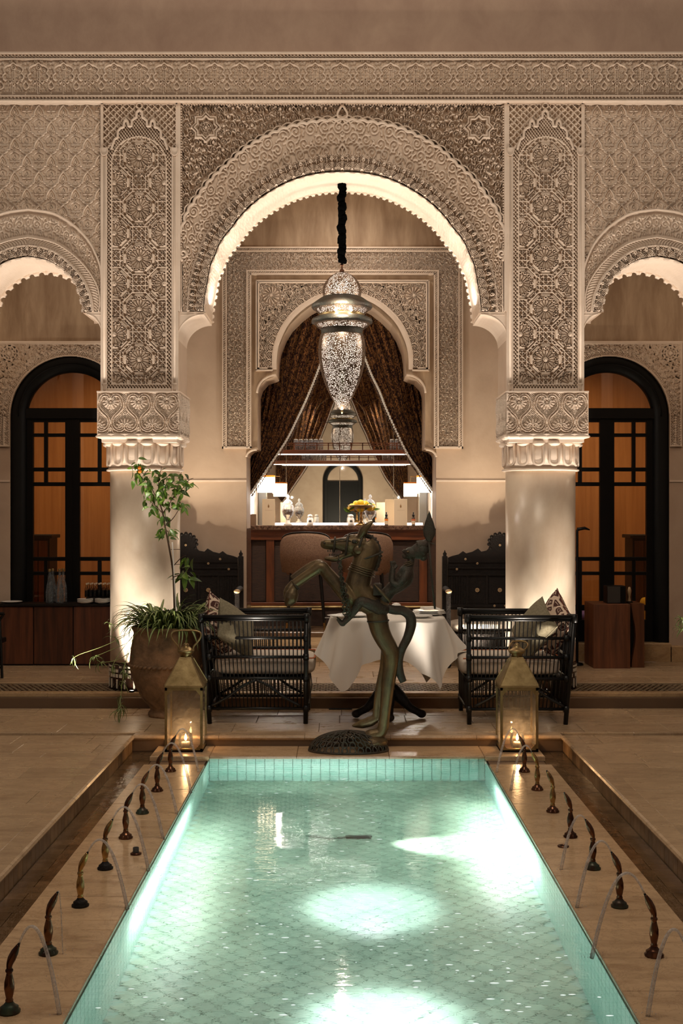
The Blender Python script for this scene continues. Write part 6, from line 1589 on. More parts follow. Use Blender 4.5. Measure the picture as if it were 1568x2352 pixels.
for side, x0, x1, mir_x in (('left', -.93, -.20, 1), ('right', .84, 1.57, -1)):
    y0, y1 = (8.735, 9.295) if side == 'left' else (8.705, 9.265)
    o = build('seat_cushion', box_cushion(x0, x1, y0, y1, .335, .475), M['cushion'], None, smooth=True); tag(o, 'thick pale seat cushion in the %s rattan armchair' % side, 'cushion', 'seat cushions of the armchairs')
    pp = [(x0+.02, y0+.006, .465), (x1-.02, y0+.006, .465), (x1-.003, y0+.03, .465), (x1-.003, y1-.03, .465), (x1-.02, y1-.006, .465), (x0+.02, y1-.006, .465)]
    build('piping', one(s_tube(pp, .005, 6)), M['piping'], o, smooth=True)
    for k, (px, py, Yp, m, lb, sz, ang, tilt) in enumerate(((503, 1438, 9.06, 'ikat', 'brown and cream patterned pillow', .195, 0.35, .22), (541, 1444, 8.85, 'linen_green', 'plain grey-green linen pillow', .18, .5, .50)) if side == 'left' else ((1270, 1434, 9.04, 'ikat', 'brown and cream patterned pillow', .195, .35, .22), (1226, 1444, 8.83, 'linen_green', 'plain grey-green linen pillow', .18, .5, .46))):
        o = build('pillow', pillow_mesh(sz, sz, .075), M[m], None, smooth=True); tag(o, '%s leaning in the %s rattan armchair' % (lb, side), 'pillow', 'pillows in the armchairs')
        build('piping', one(s_tube([(a*sz*.985, b*sz*.985, 0) for a, b in ((-1, -1), (0, -.91), (1, -1), (.91, 0), (1, 1), (0, .91), (-1, 1), (-.91, 0))], .004, 5, True, True)), M['piping_dark'] if m == 'ikat' else M['linen_green'], o)
        nrm = Vector((mir_x*math.cos(ang), -math.sin(ang), tilt)).normalized(); q = nrm.to_track_quat('Z', 'Y'); o.rotation_mode = 'QUATERNION'; from mathutils import Quaternion
        o.rotation_quaternion = Quaternion(nrm, PI/4+.15) @ q; o.location = (wx(px, Yp), Yp, wz(py, Yp)+.0)
for px, py in ((714, 1568),):
    o = build('cushion_tie', one(s_tube([(wx(713, 8.72), 8.72, .36), (wx(716, 8.7), 8.70, .28), (wx(711, 8.7), 8.70, .19), (wx(713, 8.7), 8.70, .12)], .004, 6)), M['black_metal'], AC); 

# ================================================================== FLOOR LANTERNS
def make_lantern(px0, px1, lab, side, handle_up, Y=8.03):
    x0, x1 = wx(px0, Y), wx(px1, Y); w_ = x1-x0; xc = (x0+x1)/2; yc = Y+w_/2; z0 = ZC; hb = .425
    t = thing('floor_lantern', lab, 'lantern', (xc, yc, z0)); e = .016
    for sx in (-1, 1):
        for sy in (-1, 1): build('corner_post', one(s_box(xc+sx*(w_/2-e/2), yc+sy*(w_/2-e/2), z0+hb/2, e, e, hb)), M['brass'], t)
    for z in (z0+.012, z0+hb-.01):
        for sx in (-1, 1):
            build('frame_bar', one(s_box(xc+sx*(w_/2-e/2), yc, z, e, w_, .02)), M['brass'], t); build('frame_bar', one(s_box(xc, yc+sx*(w_/2-e/2), z, w_, e, .02)), M['brass'], t)
    for z_, s_ in ((z0+.035, 1), (z0+hb-.035, -1)):
        for sx in (-1, 1):   # small corner gussets
            v = [(xc+sx*(w_/2-e), yc-w_/2+.004, z_-.015*s_), (xc+sx*(w_/2-e-.03), yc-w_/2+.004, z_-.015*s_), (xc+sx*(w_/2-e), yc-w_/2+.004, z_+.018*s_)]
            build('gusset', MB().add(v+[(a, b+.004, c) for a, b, c in v], [(0, 1, 2), (5, 4, 3), (0, 3, 4, 1), (1, 4, 5, 2), (2, 5, 3, 0)]), M['brass'], t)
    build('base_tray', one(s_box(xc, yc, z0+.006, w_, w_, .012)), M['brass_dark'], t)
    for sx in (-1, 1):
        build('glass_pane', one(s_box(xc+sx*(w_/2-.007), yc, z0+hb/2, .003, w_-.03, hb-.04)), M['dusty_glass'], t); build('glass_pane', one(s_box(xc, yc+sx*(w_/2-.007), z0+hb/2, w_-.03, .003, hb-.04)), M['dusty_glass'], t)
    a, b, c_ = w_/2+.004, .045, z0+hb; v = []
    for r, z in ((a, c_), (a*.98, c_+.012), (b, c_+.175), (b*.85, c_+.19)):
        v += [(xc-r, yc-r, z), (xc+r, yc-r, z), (xc+r, yc+r, z), (xc-r, yc+r, z)]
    f = [(3, 2, 1, 0)]+[(i*4+k, i*4+(k+1) % 4, (i+1)*4+(k+1) % 4, (i+1)*4+k) for i in range(3) for k in range(4)]+[(12, 13, 14, 15)]
    build('roof', MB().add(v, f), M['brass'], t)
    for k in range(4): build('roof_seam', one(s_tube([v[4+k], v[8+k]], .004, 6)), M['brass'], t)
    top = c_+.185; build('chimney', one(s_lathe([(.040, 0), (.036, .02), (.052, .032), (.058, .046), (.050, .052), (.03, .066), (.018, .078), (.02, .086), (.010, .094), (0, .095)], 24, (xc, yc, top))), M['brass'], t, smooth=True)
    R = .098
    if handle_up:
        P = [(xc-.052, yc, top+.045), (xc-.05, yc, top+.07), (xc-.075, yc, top+.10), (xc-R, yc, top+.135), (xc-R*.96, yc, top+.165), (xc-R*.6, yc, top+.178), (xc, yc, top+.18), (xc+R*.6, yc, top+.178), (xc+R*.96, yc, top+.165), (xc+R, yc, top+.135), (xc+.075, yc, top+.10), (xc+.05, yc, top+.07), (xc+.052, yc, top+.045)]
    else: P = [(xc-.052, yc, top+.045), (xc-.04, yc+.04, top+.075), (xc-.01, yc+.09, top+.095), (xc+.05, yc+.10, top+.098), (xc+.082, yc+.07, top+.085), (xc+.075, yc+.03, top+.066), (xc+.052, yc, top+.05)]
    build('handle', one(s_tube(smooth_path(P, 5), .006, 8)), M['brass'], t, smooth=True)
    cn = thing('candle', 'lit candle glowing in a glass votive inside the %s floor lantern' % side, 'candle', (xc-.0, yc-.02, z0+.012))
    cc = (xc, yc-.02, z0+.012); build('wax', one(s_lathe([(.028, 0), (.028, .035), (.02, .037), (0, .034)], 16, cc)), M['wax'], cn, smooth=True); build('flame', one(s_lathe([(0, .044), (.007, .052), (.009, .062), (.005, .078), (0, .092)], 10, cc, False)), M['flame'], cn, smooth=True)
    build('wick', one(s_tube([(cc[0], cc[1], cc[2]+.034), (cc[0], cc[1], cc[2]+.048)], .0015, 5)), M['black_metal'], cn)
    build('votive_glass', one(s_lathe([(.034, 0), (.046, .02), (.05, .05), (.044, .085), (.036, .095)], 20, cc, False)), M['glass'], cn, smooth=True)
    lamp('POINT', 'candle_light', (cc[0], cc[1], cc[2]+.12), 1.5, (1, .62, .32), size=.005)
make_lantern(378, 465, 'tall brass and glass lantern with raised handle, left of the pool head', 'left', True)
make_lantern(1149, 1236, 'tall brass and glass lantern with folded handle, right of the pool head', 'right', False)
# ================================================================== TERRACOTTA URN, SPIDER PLANT, ORANGE TREE
YU = 9.06; ux = wx(386, YU); us = YU/F
urn = thing('terracotta_urn', 'large weathered terracotta urn standing before the left column', 'urn', (ux, YU, 0))
pr = [(0, 0), (44, 0), (46, 4), (45, 9), (40, 15), (42, 21), (60, 42), (76, 72), (85, 102), (88, 118), (88, 124), (86, 145), (83, 165), (80, 180), (78, 190), (80, 197), (83, 202), (80, 207), (72, 206), (70, 196), (0, 190)]
build('body', one(s_lathe([(r*us, z*us) for r, z in pr], 56, (ux, YU, 0), False)), M['terracotta'], urn, smooth=True)
for k in range(46):
    a = 2*PI*k/46; c = (ux+88.5*us*math.cos(a), YU+88.5*us*math.sin(a), 119*us); d = (-math.sin(a)*.016, math.cos(a)*.016)
    build('rope_band_twist', one(s_tube([(c[0]-d[0], c[1]-d[1], c[2]-.008), c, (c[0]+d[0], c[1]+d[1], c[2]+.010)], [.006, .013, .006], 6)), M['terracotta'], urn, smooth=True)
build('soil', one(s_lathe([(0, 0), (71*us, 0)], 24, (ux, YU, 192*us), False)), M['bark'], urn)
def blade_mesh(L, w_, bend, lift, seed):
    r = random.Random(seed); n = 9; v = []; f = []; ang = math.radians(lift); x = z = 0; P = []
    for i in range(n+1):
        P.append((x, z)); u = i/n; a = ang-bend*u**1.2; x += L/n*math.cos(a); z += L/n*math.sin(a)
    for i, (x, z) in enumerate(P):
        u = i/n; ww = w_*(1-u**2.2)*(.5+.5*min(1, u*5)); v += [(x, -ww/2, z+ww*.15), (x, -ww*.2, z), (x, ww*.2, z), (x, ww/2, z+ww*.15)]
    me = bpy.data.meshes.new('blade')
    for i in range(n): a = i*4; f += [(a, a+4, a+5, a+1), (a+1, a+5, a+6, a+2), (a+2, a+6, a+7, a+3)]
    me.from_pydata(v, [], f); me.materials.append(M['leaf_grass']); me.materials.append(M['leaf_pale'])
    for i, p in enumerate(me.polygons): p.material_index = 1 if i % 3 == 1 else 0
    me.shade_smooth(); return me
blades = [blade_mesh(random.uniform(.24, .40), random.uniform(.018, .028), random.uniform(1.5, 3.2), random.uniform(40, 95), k) for k in range(22)]
sp = thing('spider_plant', 'variegated spider plant spilling over the rim of the terracotta urn', 'plant', (ux, YU, 192*us))
def put(me, name, loc, rot, parent, sc_=1.0):
    o = bpy.data.objects.new(name, me); COL.objects.link(o); o.location = loc; o.rotation_euler = rot; o.scale = (sc_,)*3; o.parent = parent; o.matrix_parent_inverse = Matrix.Translation(-Vector(parent.location)); return o
for k in range(290):
    a = random.uniform(0, 2*PI); r = .20*math.sqrt(random.random()); put(random.choice(blades), 'leaf', (ux+r*math.cos(a), YU+r*math.sin(a), 196*us+random.uniform(-.01, .03)), (random.uniform(-.3, .3), random.uniform(-.15, .25), a+random.uniform(-.6, .6)), sp, random.uniform(.8, 1.2))
small = [blade_mesh(random.uniform(.06, .11), .007, random.uniform(1.5, 3), random.uniform(10, 60), 90+k) for k in range(6)]
run = [[(300, 1450), (270, 1470), (225, 1490), (180, 1505), (166, 1512)], [(300, 1455), (285, 1480), (240, 1500), (214, 1510)], [(310, 1460), (292, 1500), (262, 1520), (228, 1524)], [(306, 1450), (285, 1500), (276, 1560), (272, 1610), (276, 1632)], [(300, 1460), (270, 1500), (255, 1530)], [(305, 1440), (282, 1460), (262, 1468)], [(302, 1450), (290, 1500), (280, 1535), (284, 1548)], [(300, 1440), (262, 1438), (247, 1436)]]
for i, rn in enumerate(run):
    Yr = 9.06-.28+.05*(i % 3) if i != 3 else 8.72; P = smooth_path([(wx(a, Yr), Yr+.2*(1-j/len(rn)), wz(b, Yr)) for j, (a, b) in enumerate(rn)], 5); build('runner', one(s_tube(P, .0022, 5)), M['leaf_pale'], sp, smooth=True); e = P[-1]
    for k in range(16 if i == 3 else 9): put(random.choice(small), 'plantlet_leaf', e, (random.uniform(-.6, .6), random.uniform(-.5, 1.2), random.uniform(0, 2*PI)), sp, random.uniform(.7, 1.3 if i != 3 else 1.6))
    if i in (3, 6):
        for q in (P[-4], P[-7], P[-10]):
            for k in range(7): put(random.choice(small), 'plantlet_leaf', q, (random.uniform(-.6, .6), random.uniform(-.2, 1.2), random.uniform(0, 2*PI)), sp, random.uniform(.7, 1.3))
tr_ = thing('orange_tree', 'slender young orange tree growing from the terracotta urn', 'tree', (wx(400, YU), YU, 192*us))
def tp_(p): return (wx(p[0], YU), YU+(p[2] if len(p) > 2 else 0), wz(p[1], YU))
def branch(pts, r0, r1, name='branch'):
    P = smooth_path([tp_(p) for p in pts], 5); n = len(P); build(name, one(s_tube(P, [r0+(r1-r0)*i/(n-1) for i in range(n)], 7)), M['bark'], tr_, smooth=True); return P
branch([(402, 1450), (400, 1370), (397, 1310), (387, 1250), (379, 1210), (374, 1180), (368, 1160)], .0085, .0055, 'trunk')
build('support_cane', one(s_tube([tp_((408, 1450, -.03)), tp_((397, 1245, -.03))], .005, 6)), M['porcelain'], tr_)
for y in (1262, 1296, 1330): build('tie', one(s_tube([tp_((393, y, -.02)), tp_((416, y, -.02))], .002, 5)), M['bark'], tr_)
br = [[(368, 1160), (352, 1130), (340, 1105), (325, 1085), (318, 1066)], [(368, 1160), (362, 1130), (365, 1100), (372, 1072)], [(374, 1180), (392, 1150), (408, 1120), (418, 1085)], [(392, 1150), (415, 1125), (432, 1105), (443, 1098)], [(379, 1210), (398, 1190), (415, 1165), (425, 1160)], [(374, 1180), (355, 1160), (342, 1148)], [(397, 1300), (415, 1282), (428, 1275)], [(399, 1325), (420, 1318), (432, 1312)], [(380, 1215), (388, 1225), (383, 1240)], [(365, 1120), (380, 1100), (392, 1090)]]
for b in br: branch([(x, y, random.uniform(-.04, .04)) for x, y in b], .004, .0018)
tl = [leaf_mesh(random.uniform(.045, .080), random.uniform(.026, .038), M['leaf'], 'leaf', .2, .3) for k in range(6)]
cl = [(318, 1072, 14, 12, 12), (312, 1092, 10, 10, 8), (352, 1100, 20, 16, 20), (380, 1098, 18, 16, 18), (372, 1130, 16, 14, 14), (345, 1130, 12, 12, 9), (402, 1120, 16, 16, 13), (430, 1108, 14, 12, 11), (418, 1092, 7, 7, 5), (385, 1160, 14, 14, 10), (408, 1160, 14, 12, 7), (426, 1168, 8, 5, 3), (352, 1168, 9, 14, 7), (378, 1190, 12, 12, 8), (372, 1215, 9, 12, 8), (392, 1225, 12, 14, 10), (436, 1282, 9, 7, 5), (428, 1318, 13, 10, 9), (336, 1150, 9, 8, 4)]
for cx_, cy_, a, b, n in cl:
    for k in range(int(n*1.35)):
        p = tp_((cx_+random.gauss(0, a*.6), cy_+random.gauss(0, b*.6), random.gauss(0, .05))); big = 1.5 if cy_ > 1270 else 1.0
        put(random.choice(tl), 'leaf', p, (random.uniform(-1.2, 1.2), random.uniform(-.2, 1.5), random.uniform(0, 2*PI)), tr_, random.uniform(.8, 1.15)*big)
for k, (x, y) in enumerate(((320.5, 1075), (321, 1083))):
    o = build('orange', one(s_ball((0, 0, 0), .014, 14, 10)), M['orange'], None, smooth=True); o.location = (wx(x, YU-.06), YU-.06, wz(y, YU-.06)); tag(o, ['upper small orange hanging at the top left of the tree', 'lower small orange hanging at the top left of the tree'][k], 'orange', 'oranges on the tree')
# ================================================================== SIDEBOARD UNITS (left) and what stands on them
YSB = 11.16; zsb = wz(1387, YSB)
for k, (a, b) in enumerate(((-105, -14), (-14, 77), (77, 168), (168, 259), (259, 297))):
    t = thing('sideboard_cabinet', ['cabinet cut by the left edge of the photo', 'leftmost whole dark teak cabinet under the left door', 'dark teak cabinet directly below the tall water bottles', 'dark teak cabinet below the plates beside the left column', 'dark teak cabinet hidden behind the left column'][k] if k else 'dark teak cabinet just outside the left edge of the photo', 'cabinet', (wx((a+b)/2, YSB), YSB, .11), 'teak sideboard cabinets')
    x0, x1 = wx(a, YSB), wx(b, YSB); build('body', one(s_box2(x0+.003, x1-.003, YSB+.022, 11.42, .112, zsb-.022)), M['wood_dark'], t)
    build('door', one(s_box2(x0+.006, x1-.006, YSB, YSB+.02, .125, zsb-.026, .002)), M['cab_wood'], t)
wt = build('worktop', one(s_box2(wx(-110, YSB), wx(299, YSB), YSB-.015, 11.43, zsb-.02, zsb, .003)), M['carved_dark']); tag(wt, 'long dark worktop over the teak cabinets at left', 'worktop')
def bottle(px, dy, h, r, m, label, grp, cap='brass'):
    Y = YSB+dy; c = (wx(px, Y), Y, zsb); t = thing('bottle', label, 'bottle', c, grp)
    pr = [(0, 0), (r, 0), (r*1.02, h*.03), (r, h*.34), (r*.82, h*.5), (r*.42, h*.72), (r*.30, h*.84), (r*.30, h*.93)]
    build('glass_body', one(s_lathe(pr, 18, c, False)), M[m], t, smooth=True); build('stopper', one(s_lathe([(r*.36, h*.92), (r*.38, h*.98), (r*.3, h), (0, h)], 12, c, False)), M[cap], t, smooth=True); return t
bottle(114, .10, .315, .036, 'glass_blue', 'tall frosted glass water bottle, front left of the four', 'tall water bottles'); bottle(121, .22, .315, .036, 'glass_blue', 'tall frosted glass water bottle, back left of the four', 'tall water bottles')
bottle(137, .10, .315, .036, 'glass_blue', 'tall frosted glass water bottle, front right of the four', 'tall water bottles'); bottle(145, .22, .315, .036, 'glass_blue', 'tall frosted glass water bottle, back right of the four', 'tall water bottles')
lab6 = 'small corked dark bottle in the row behind the plates'
b0 = None
for r_ in range(2):
    for k in range(6):
        px = 199+k*9.5+r_*4; Y = YSB+.13+.08*r_
        if b0 is None:
            b0 = thing('small_bottle', lab6, 'bottle', (0, 0, 0), 'small dark bottles behind the plates')
            build('glass_body', one(s_lathe([(0, 0), (.018, 0), (.019, .01), (.018, .075), (.010, .095), (.009, .115)], 12, (0, 0, 0), False)), M['dark_glass'] if 'dark_glass' in M else M['glass'], b0, smooth=True)
            build('contents', one(s_lathe([(0, .003), (.016, .003), (.016, .06), (0, .06)], 10, (0, 0, 0), False)), M['carved_dark'], b0, smooth=True)
            build('cork', one(s_lathe([(.008, .113), (.009, .128), (0, .129)], 10, (0, 0, 0), False)), M['paper'], b0); b0.location = (wx(px, Y), Y, zsb+.055)
        else: dup(b0, (wx(px, Y), Y, zsb+.055))
st_ = build('wooden_riser', one(s_box2(wx(192, YSB), wx(262, YSB), YSB+.10, YSB+.26, zsb+.001, zsb+.054, .003)), M['carved_dark']); tag(st_, 'low dark wooden riser carrying the small bottles', 'riser')
for g, px in enumerate((196, 235)):
    for k in range(5):
        o = plate(wx(px, YSB+.05), YSB+.045, zsb+.001+k*.007, .075 if g == 0 else .07, '%s plate of the %s stack on the cabinets' % (['lowest', 'second', 'middle', 'fourth', 'topmost'][k], ['left', 'right'][g]), 'plates stacked on the cabinets')
plate(wx(27, YSB+.1), YSB+.09, zsb+.002, .10, 'single wide white plate near the left edge of the worktop')
# ================================================================== TEAK BLOCK AND SPEAKER (right)
YBK = 10.95; x0, x1 = wx(1363, YBK), wx(1448, YBK); zt2 = wz(1388, YBK)
bk = thing('teak_block', 'tall teak block table with a wavy split before the right door', 'side table', ((x0+x1)/2, YBK, .11))
z = [(x1, .11), (x1, zt2), (x0, zt2), (x0, .11)]
build('left_half', one(s_box2(x0, x1-.005, YBK, YBK+.42, .11, zt2, .004)), M['block_wood'], bk)
xr = wx(1478, YBK+.08); n = 16; pl = [(x1+.004+.035*(1-math.cos(2*PI*k/n))*.5+.02, .11+(zt2-.11)*k/n) for k in range(n+1)]
v, f = s_prism(pl+[(xr, zt2), (xr, .11)], YBK+.06, YBK+.42); build('right_half', MB().add(v, f), M['block_wood'], bk)
build('dark_gap', one(s_box2(x1-.004, x1+.06, YBK+.12, YBK+.40, .112, zt2-.004)), M['black_metal'], bk)
ys_ = YBK+.10; sx0, sx1 = wx(1394, ys_), wx(1424, ys_)
sk = thing('speaker', 'small black box speaker with grey grille on the teak block', 'speaker', ((sx0+sx1)/2, ys_, zt2)); hS = wz(1346, ys_)-zt2
build('cabinet', one(s_box2(sx0, wx(1437, ys_), ys_+.004, ys_+.16, zt2, zt2+hS, .004)), M['black'], sk); build('grille', one(s_box2(sx0+.004, sx1, ys_-.004, ys_+.006, zt2+.006, zt2+hS-.006, .002)), M['speaker'], sk)
cs = thing('small_figurine', 'small white and dark figurine beside the speaker on the teak block', 'figurine', (wx(1445, ys_+.1), ys_+.12, zt2)); build('body', one(s_lathe([(.018, 0), (.014, .02), (.008, .05), (.014, .08), (.018, .11), (.010, .14), (0, .145)], 12, (wx(1446, ys_+.1), ys_+.12, zt2), False)), M['inlay'], cs, smooth=True); build('base', one(s_box(wx(1446, ys_+.1), ys_+.12, zt2+.006, .05, .05, .012)), M['black'], cs)
# ================================================================== CARVED BENCHES against the gallery wall
def make_bench(cx_px, lab):
    Y = 11.36; c = wx(cx_px, Y); w_ = .51; z0 = .11; t = thing('carved_bench', lab, 'bench', (c, Y, z0)); s = Y/F
    zz = lambda py: wz(py, Y)
    build('back_panel', one(s_box2(c-w_+.03, c+w_-.03, Y, Y+.03, zz(1400), zz(1290))), M['carved_dark'], t)
    cr = [(-.48, 0), (-.48, .045), (-.44, .06), (-.38, .075), (-.34, .105), (-.31, .085), (-.25, .10), (-.20, .13), (-.17, .10), (-.12, .11)]
    cr += [(-.10+.0, .13)]+[(.10*math.cos(a), .18+.09*math.sin(a)) for a in np.linspace(PI*1.12, -PI*.12, 13)]+[(.10, .13)]+[(-x, y) for x, y in cr[::-1]]
    v, f = s_prism([(c+x, zz(1292)+y) for x, y in cr][::-1], Y-.012, Y+.032); build('crest', MB().add(v, f), M['carved_dark'], t)
    for k in range(-5, 6): a = PI/2+k*.42; build('crest_scallop', one(s_ball((c+.10*math.cos(a), Y-.002, zz(1292)+.18+.09*math.sin(a)), .017, 8, 6)), M['carved_dark'], t, smooth=True)
    for z0_, z1_ in ((zz(1306), zz(1303)), (zz(1322), zz(1318)), (zz(1394), zz(1388))): build('rail', one(s_box2(c-w_+.03, c+w_-.03, Y-.016, Y, z0_, z1_)), M['carved_dark'], t)
    for x in (-.30, .30, -.12, .12): build('stile', one(s_box2(c+x-.01, c+x+.01, Y-.014, Y, zz(1390), zz(1320))), M['carved_dark'], t)
    for x0_, x1_ in ((-.47, -.32), (.32, .47)):
        for k in range(5): build('lattice_bar', one(s_box2(c+x0_+.02+k*.024, c+x0_+.03+k*.024, Y-.010, Y, zz(1388), zz(1324))), M['carved_dark'], t)
    build('centre_panel', one(s_box2(c-.10, c+.10, Y-.010, Y, zz(1385), zz(1326), .006)), M['carved_dark'], t)
    for x, py in ((-.21, 1355), (.21, 1355), (0, 1355), (-.21, 1294), (.21, 1294), (-.40, 1307), (.40, 1307), (0, 1252), (-.32, 1284), (.32, 1284), (-.05, 1391), (.05, 1391)):
        r = .020 if py == 1355 else .011; st = MB()
        for q in range(8): a = PI*q/4; st.add(*s_ball((c+x+r*math.cos(a)*.75, Y-.022 if py != 1355 else Y-.018, zz(py)+r*math.sin(a)*.75), (r*.3, .002, r*.3), 6, 4))
        st.add(*s_ball((c+x, Y-.02, zz(py)), (r*.35, .003, r*.35), 8, 4)); build('bone_star', st, M['inlay'], t)
    for sx in (-1, 1):
        x = c+sx*w_; build('rear_post', one(s_box2(x-.024, x+.024, Y-.02, Y+.04, .11, zz(1278))), M['carved_dark'], t)
        build('finial', one(s_lathe([(.022, 0), (.014, .01), (.020, .025), (.008, .04), (.004, .055), (0, .06)], 12, (x, Y+.01, zz(1278)), False)), M['carved_dark'], t, smooth=True)
        a_ = build('armrest', one(s_tube(smooth_path([(x, Y, zz(1352)), (x, Y-.18, zz(1350)), (x, Y-.36, zz(1352)), (x, Y-.40, zz(1357))], 4), .026, 8)), M['carved_dark'], t, smooth=True)
        build('arm_knob', one(s_ball((x, Y-.40, zz(1352)), (.03, .03, .02), 10, 6)), M['inlay'] , t, smooth=True)
        build('front_post', one(s_box2(x-.02, x+.02, Y-.40, Y-.36, .30, zz(1352))), M['carved_dark'], t)
        l = build('leg', one(s_tube([(x, Y-.38, .34), (x+sx*.02, Y-.40, .25), (x, Y-.37, .17), (x, Y-.38, .14)], [.035, .03, .018, .02], 10)), M['carved_dark'], t, smooth=True); build('ball_foot', one(s_ball((x, Y-.38, .137), .027, 12, 8)), M['carved_dark'], l, smooth=True)
        l = build('leg', one(s_box2(x-.02, x+.02, Y-.01, Y+.03, .11, .4)), M['carved_dark'], t)
    build('seat_rail', one(s_box2(c-w_, c+w_, Y-.40, Y+.02, .36, .42, .006)), M['carved_dark'], t)
    build('apron', one(s_box2(c-w_+.03, c+w_-.03, Y-.395, Y-.37, .30, .37)), M['carved_dark'], t)
    o = build('seat_cushion', box_cushion(c-w_+.03, c+w_-.03, Y-.385, Y-.02, .42, .53), M['cushion'], None, smooth=True); tag(o, 'long pale seat cushion on the carved bench %s the bar' % ('left of' if cx_px < 787 else 'right of'), 'cushion')
make_bench(427, 'dark carved bench with bone stars against the wall left of the bar'); make_bench(1147, 'dark carved bench with bone stars against the wall right of the bar')
# ================================================================== FOUNTAIN NOZZLES AND THEIR JETS
def nozzle_proto(label, mbody='brass_dark', mbase='brass_dark'):
    t = thing('fountain_nozzle', label, 'fountain nozzle', (0, 0, 0), 'nozzles along the pool')
    build('base_flange', one(s_lathe([(0, 0), (.034, 0), (.035, .006), (.028, .012), (.029, .017), (.020, .023), (.014, .030), (.012, .034)], 20, (0, 0, 0), False)), M[mbase], t, smooth=True)
    build('baluster', one(s_lathe([(.011, .033), (.013, .038), (.010, .044), (.013, .056), (.0165, .075), (.0155, .095), (.010, .118), (.009, .124), (.0125, .129), (.0125, .134), (.008, .139)], 20, (0, 0, 0), False)), M[mbody], t, smooth=True)
    P = smooth_path([(0, 0, .134), (.001, 0, .150), (.008, 0, .170), (.018, 0, .190), (.026, 0, .206), (.030, 0, .213)], 3)
    build('spout_head', one(s_tube(P, lerp_list([.008, .010, .0135, .0125, .0075, .0055], 3), 12)), M[mbody], t, smooth=True)
    build('outlet', one(s_tube([(.0295, 0, .212), (.033, 0, .219)], .0042, 8)), M['black_metal'], t)
    return t
ordw = ['nearest', 'second', 'third', 'fourth', 'fifth', 'sixth', 'seventh', 'farthest']
LY = [3.84, 4.35, 4.88, 5.39, 5.90, 6.39, 6.90, 7.43]; RY2 = [3.82, 4.33, 4.87, 5.39, 5.92, 6.42, 6.93, 7.42]
looks = {('L', 0): ('brass_dark', 'verdigris'), ('L', 1): ('brass_dark', 'verdigris'), ('L', 2): ('brass_gold', 'carved_dark'), ('L', 3): ('brass_gold', 'carved_dark'), ('L', 5): ('brass_dark', 'verdigris'), ('R', 2): ('brass_dark', 'verdigris'), ('R', 3): ('brass_dark', 'verdigris'), ('R', 5): ('brass_gold', 'brass_dark'), ('R', 6): ('brass_gold', 'brass_dark')}
def jet(tip, d, h, reach, label, r0=.0032, r1=.0078):
    P = []; n = 22; zt = tip[2]; z_end = ZC-.008; 
    a = h; b = 2*math.sqrt(h*(h+zt-z_end)) 
    # parabola: z = zt + 4h u/c (1-u/c)...; solve so that z(1) = z_end
    vz = math.sqrt(2*9.8*h); T = (vz+math.sqrt(vz*vz+2*9.8*(zt-z_end)))/9.8
    for k in range(n+1): u = k/n; tt = T*u; P.append((tip[0]+d*reach*u, tip[1]-.01*u, zt+vz*tt-4.9*tt*tt))
    t = thing('water_jet', label, 'water jet', tip, 'water jets over the pool')
    build('stream', one(s_tube(P, [r0+(r1-r0)*(k/n) for k in range(n+1)], 8)), M['jet'], t, smooth=True)
    db = MB(); rr = random.Random(int(tip[1]*1000))
    for k in range(26):
        u = rr.uniform(.55, 1.0); i = int(u*n); q = P[i]; db.add(*s_ball((q[0]+rr.gauss(0, .008*u), q[1]+rr.gauss(0, .006), q[2]+rr.gauss(0, .008)), rr.uniform(.0008, .0016), 5, 4))
    for k in range(16): a = rr.uniform(0, 2*PI); q = P[-1]; R = rr.uniform(.01, .05); db.add(*s_ball((q[0]+R*math.cos(a), q[1]+R*math.sin(a), q[2]+.004+rr.uniform(0, .02)), rr.uniform(.001, .002), 5, 4))
    tag(build('droplets', db, M['jet'], t, smooth=True), kind='stuff')
protos = {}
for side, ys_, X, d in (('L', LY, -1.05, 1), ('R', RY2, 1.105, -1)):
    for k, y in enumerate(ys_):
        key = looks.get((side, k), ('brass_dark', 'brass_dark')); tb, tm = {'brass_gold': 'golden brass', 'brass_dark': 'brown brass'}[key[0]], ' with green base' if key[1] == 'verdigris' else ''
        lb = '%s turned fountain nozzle%s, %s in the %s row beside the pool' % (tb, tm, ordw[k], 'left' if side == 'L' else 'right')
        if key not in protos: o = nozzle_proto(lb, *key); protos[key] = o; o.location = (X, y, ZC); o.rotation_euler = (0, 0, 0 if d > 0 else PI)
        else: o = dup(protos[key], (X, y, ZC), 0 if d > 0 else PI, lb)
        o.rotation_euler.z += random.uniform(-.25, .25)
        act = {'L': (1, .2, 1, 1, 1, 1, 1, 1), 'R': (1, 1, 1, 1, 0, 0, 1, 1)}[side][k]
        if act:
            a = o.rotation_euler.z; tip = (X+.033*math.cos(a), y+.033*math.sin(a), ZC+.218)
            hh = {'L': (.055, .008, .050, .055, .042, .036, .055, .042), 'R': (.05, .075, .045, .018, 0, 0, .035, .045)}[side][k]; re = {'L': (.13, .02, .16, .16, .15, .15, .16, .14), 'R': (.12, .19, .14, .11, 0, 0, .12, .14)}[side][k]
            if k == 1 and side == 'L': jet(tip, d, .004, .02, 'thin dribble of water from the second nozzle of the left row', .0015, .002)
            else: jet(tip, d, hh, re, 'arching water jet from the %s nozzle of the %s row' % (ordw[k], 'left' if side == 'L' else 'right'))
o = nozzle_extra = dup(protos[('brass_dark', 'verdigris')], (1.10, 3.36, ZC), PI, 'brown brass nozzle cut by the lower right edge of the photo')
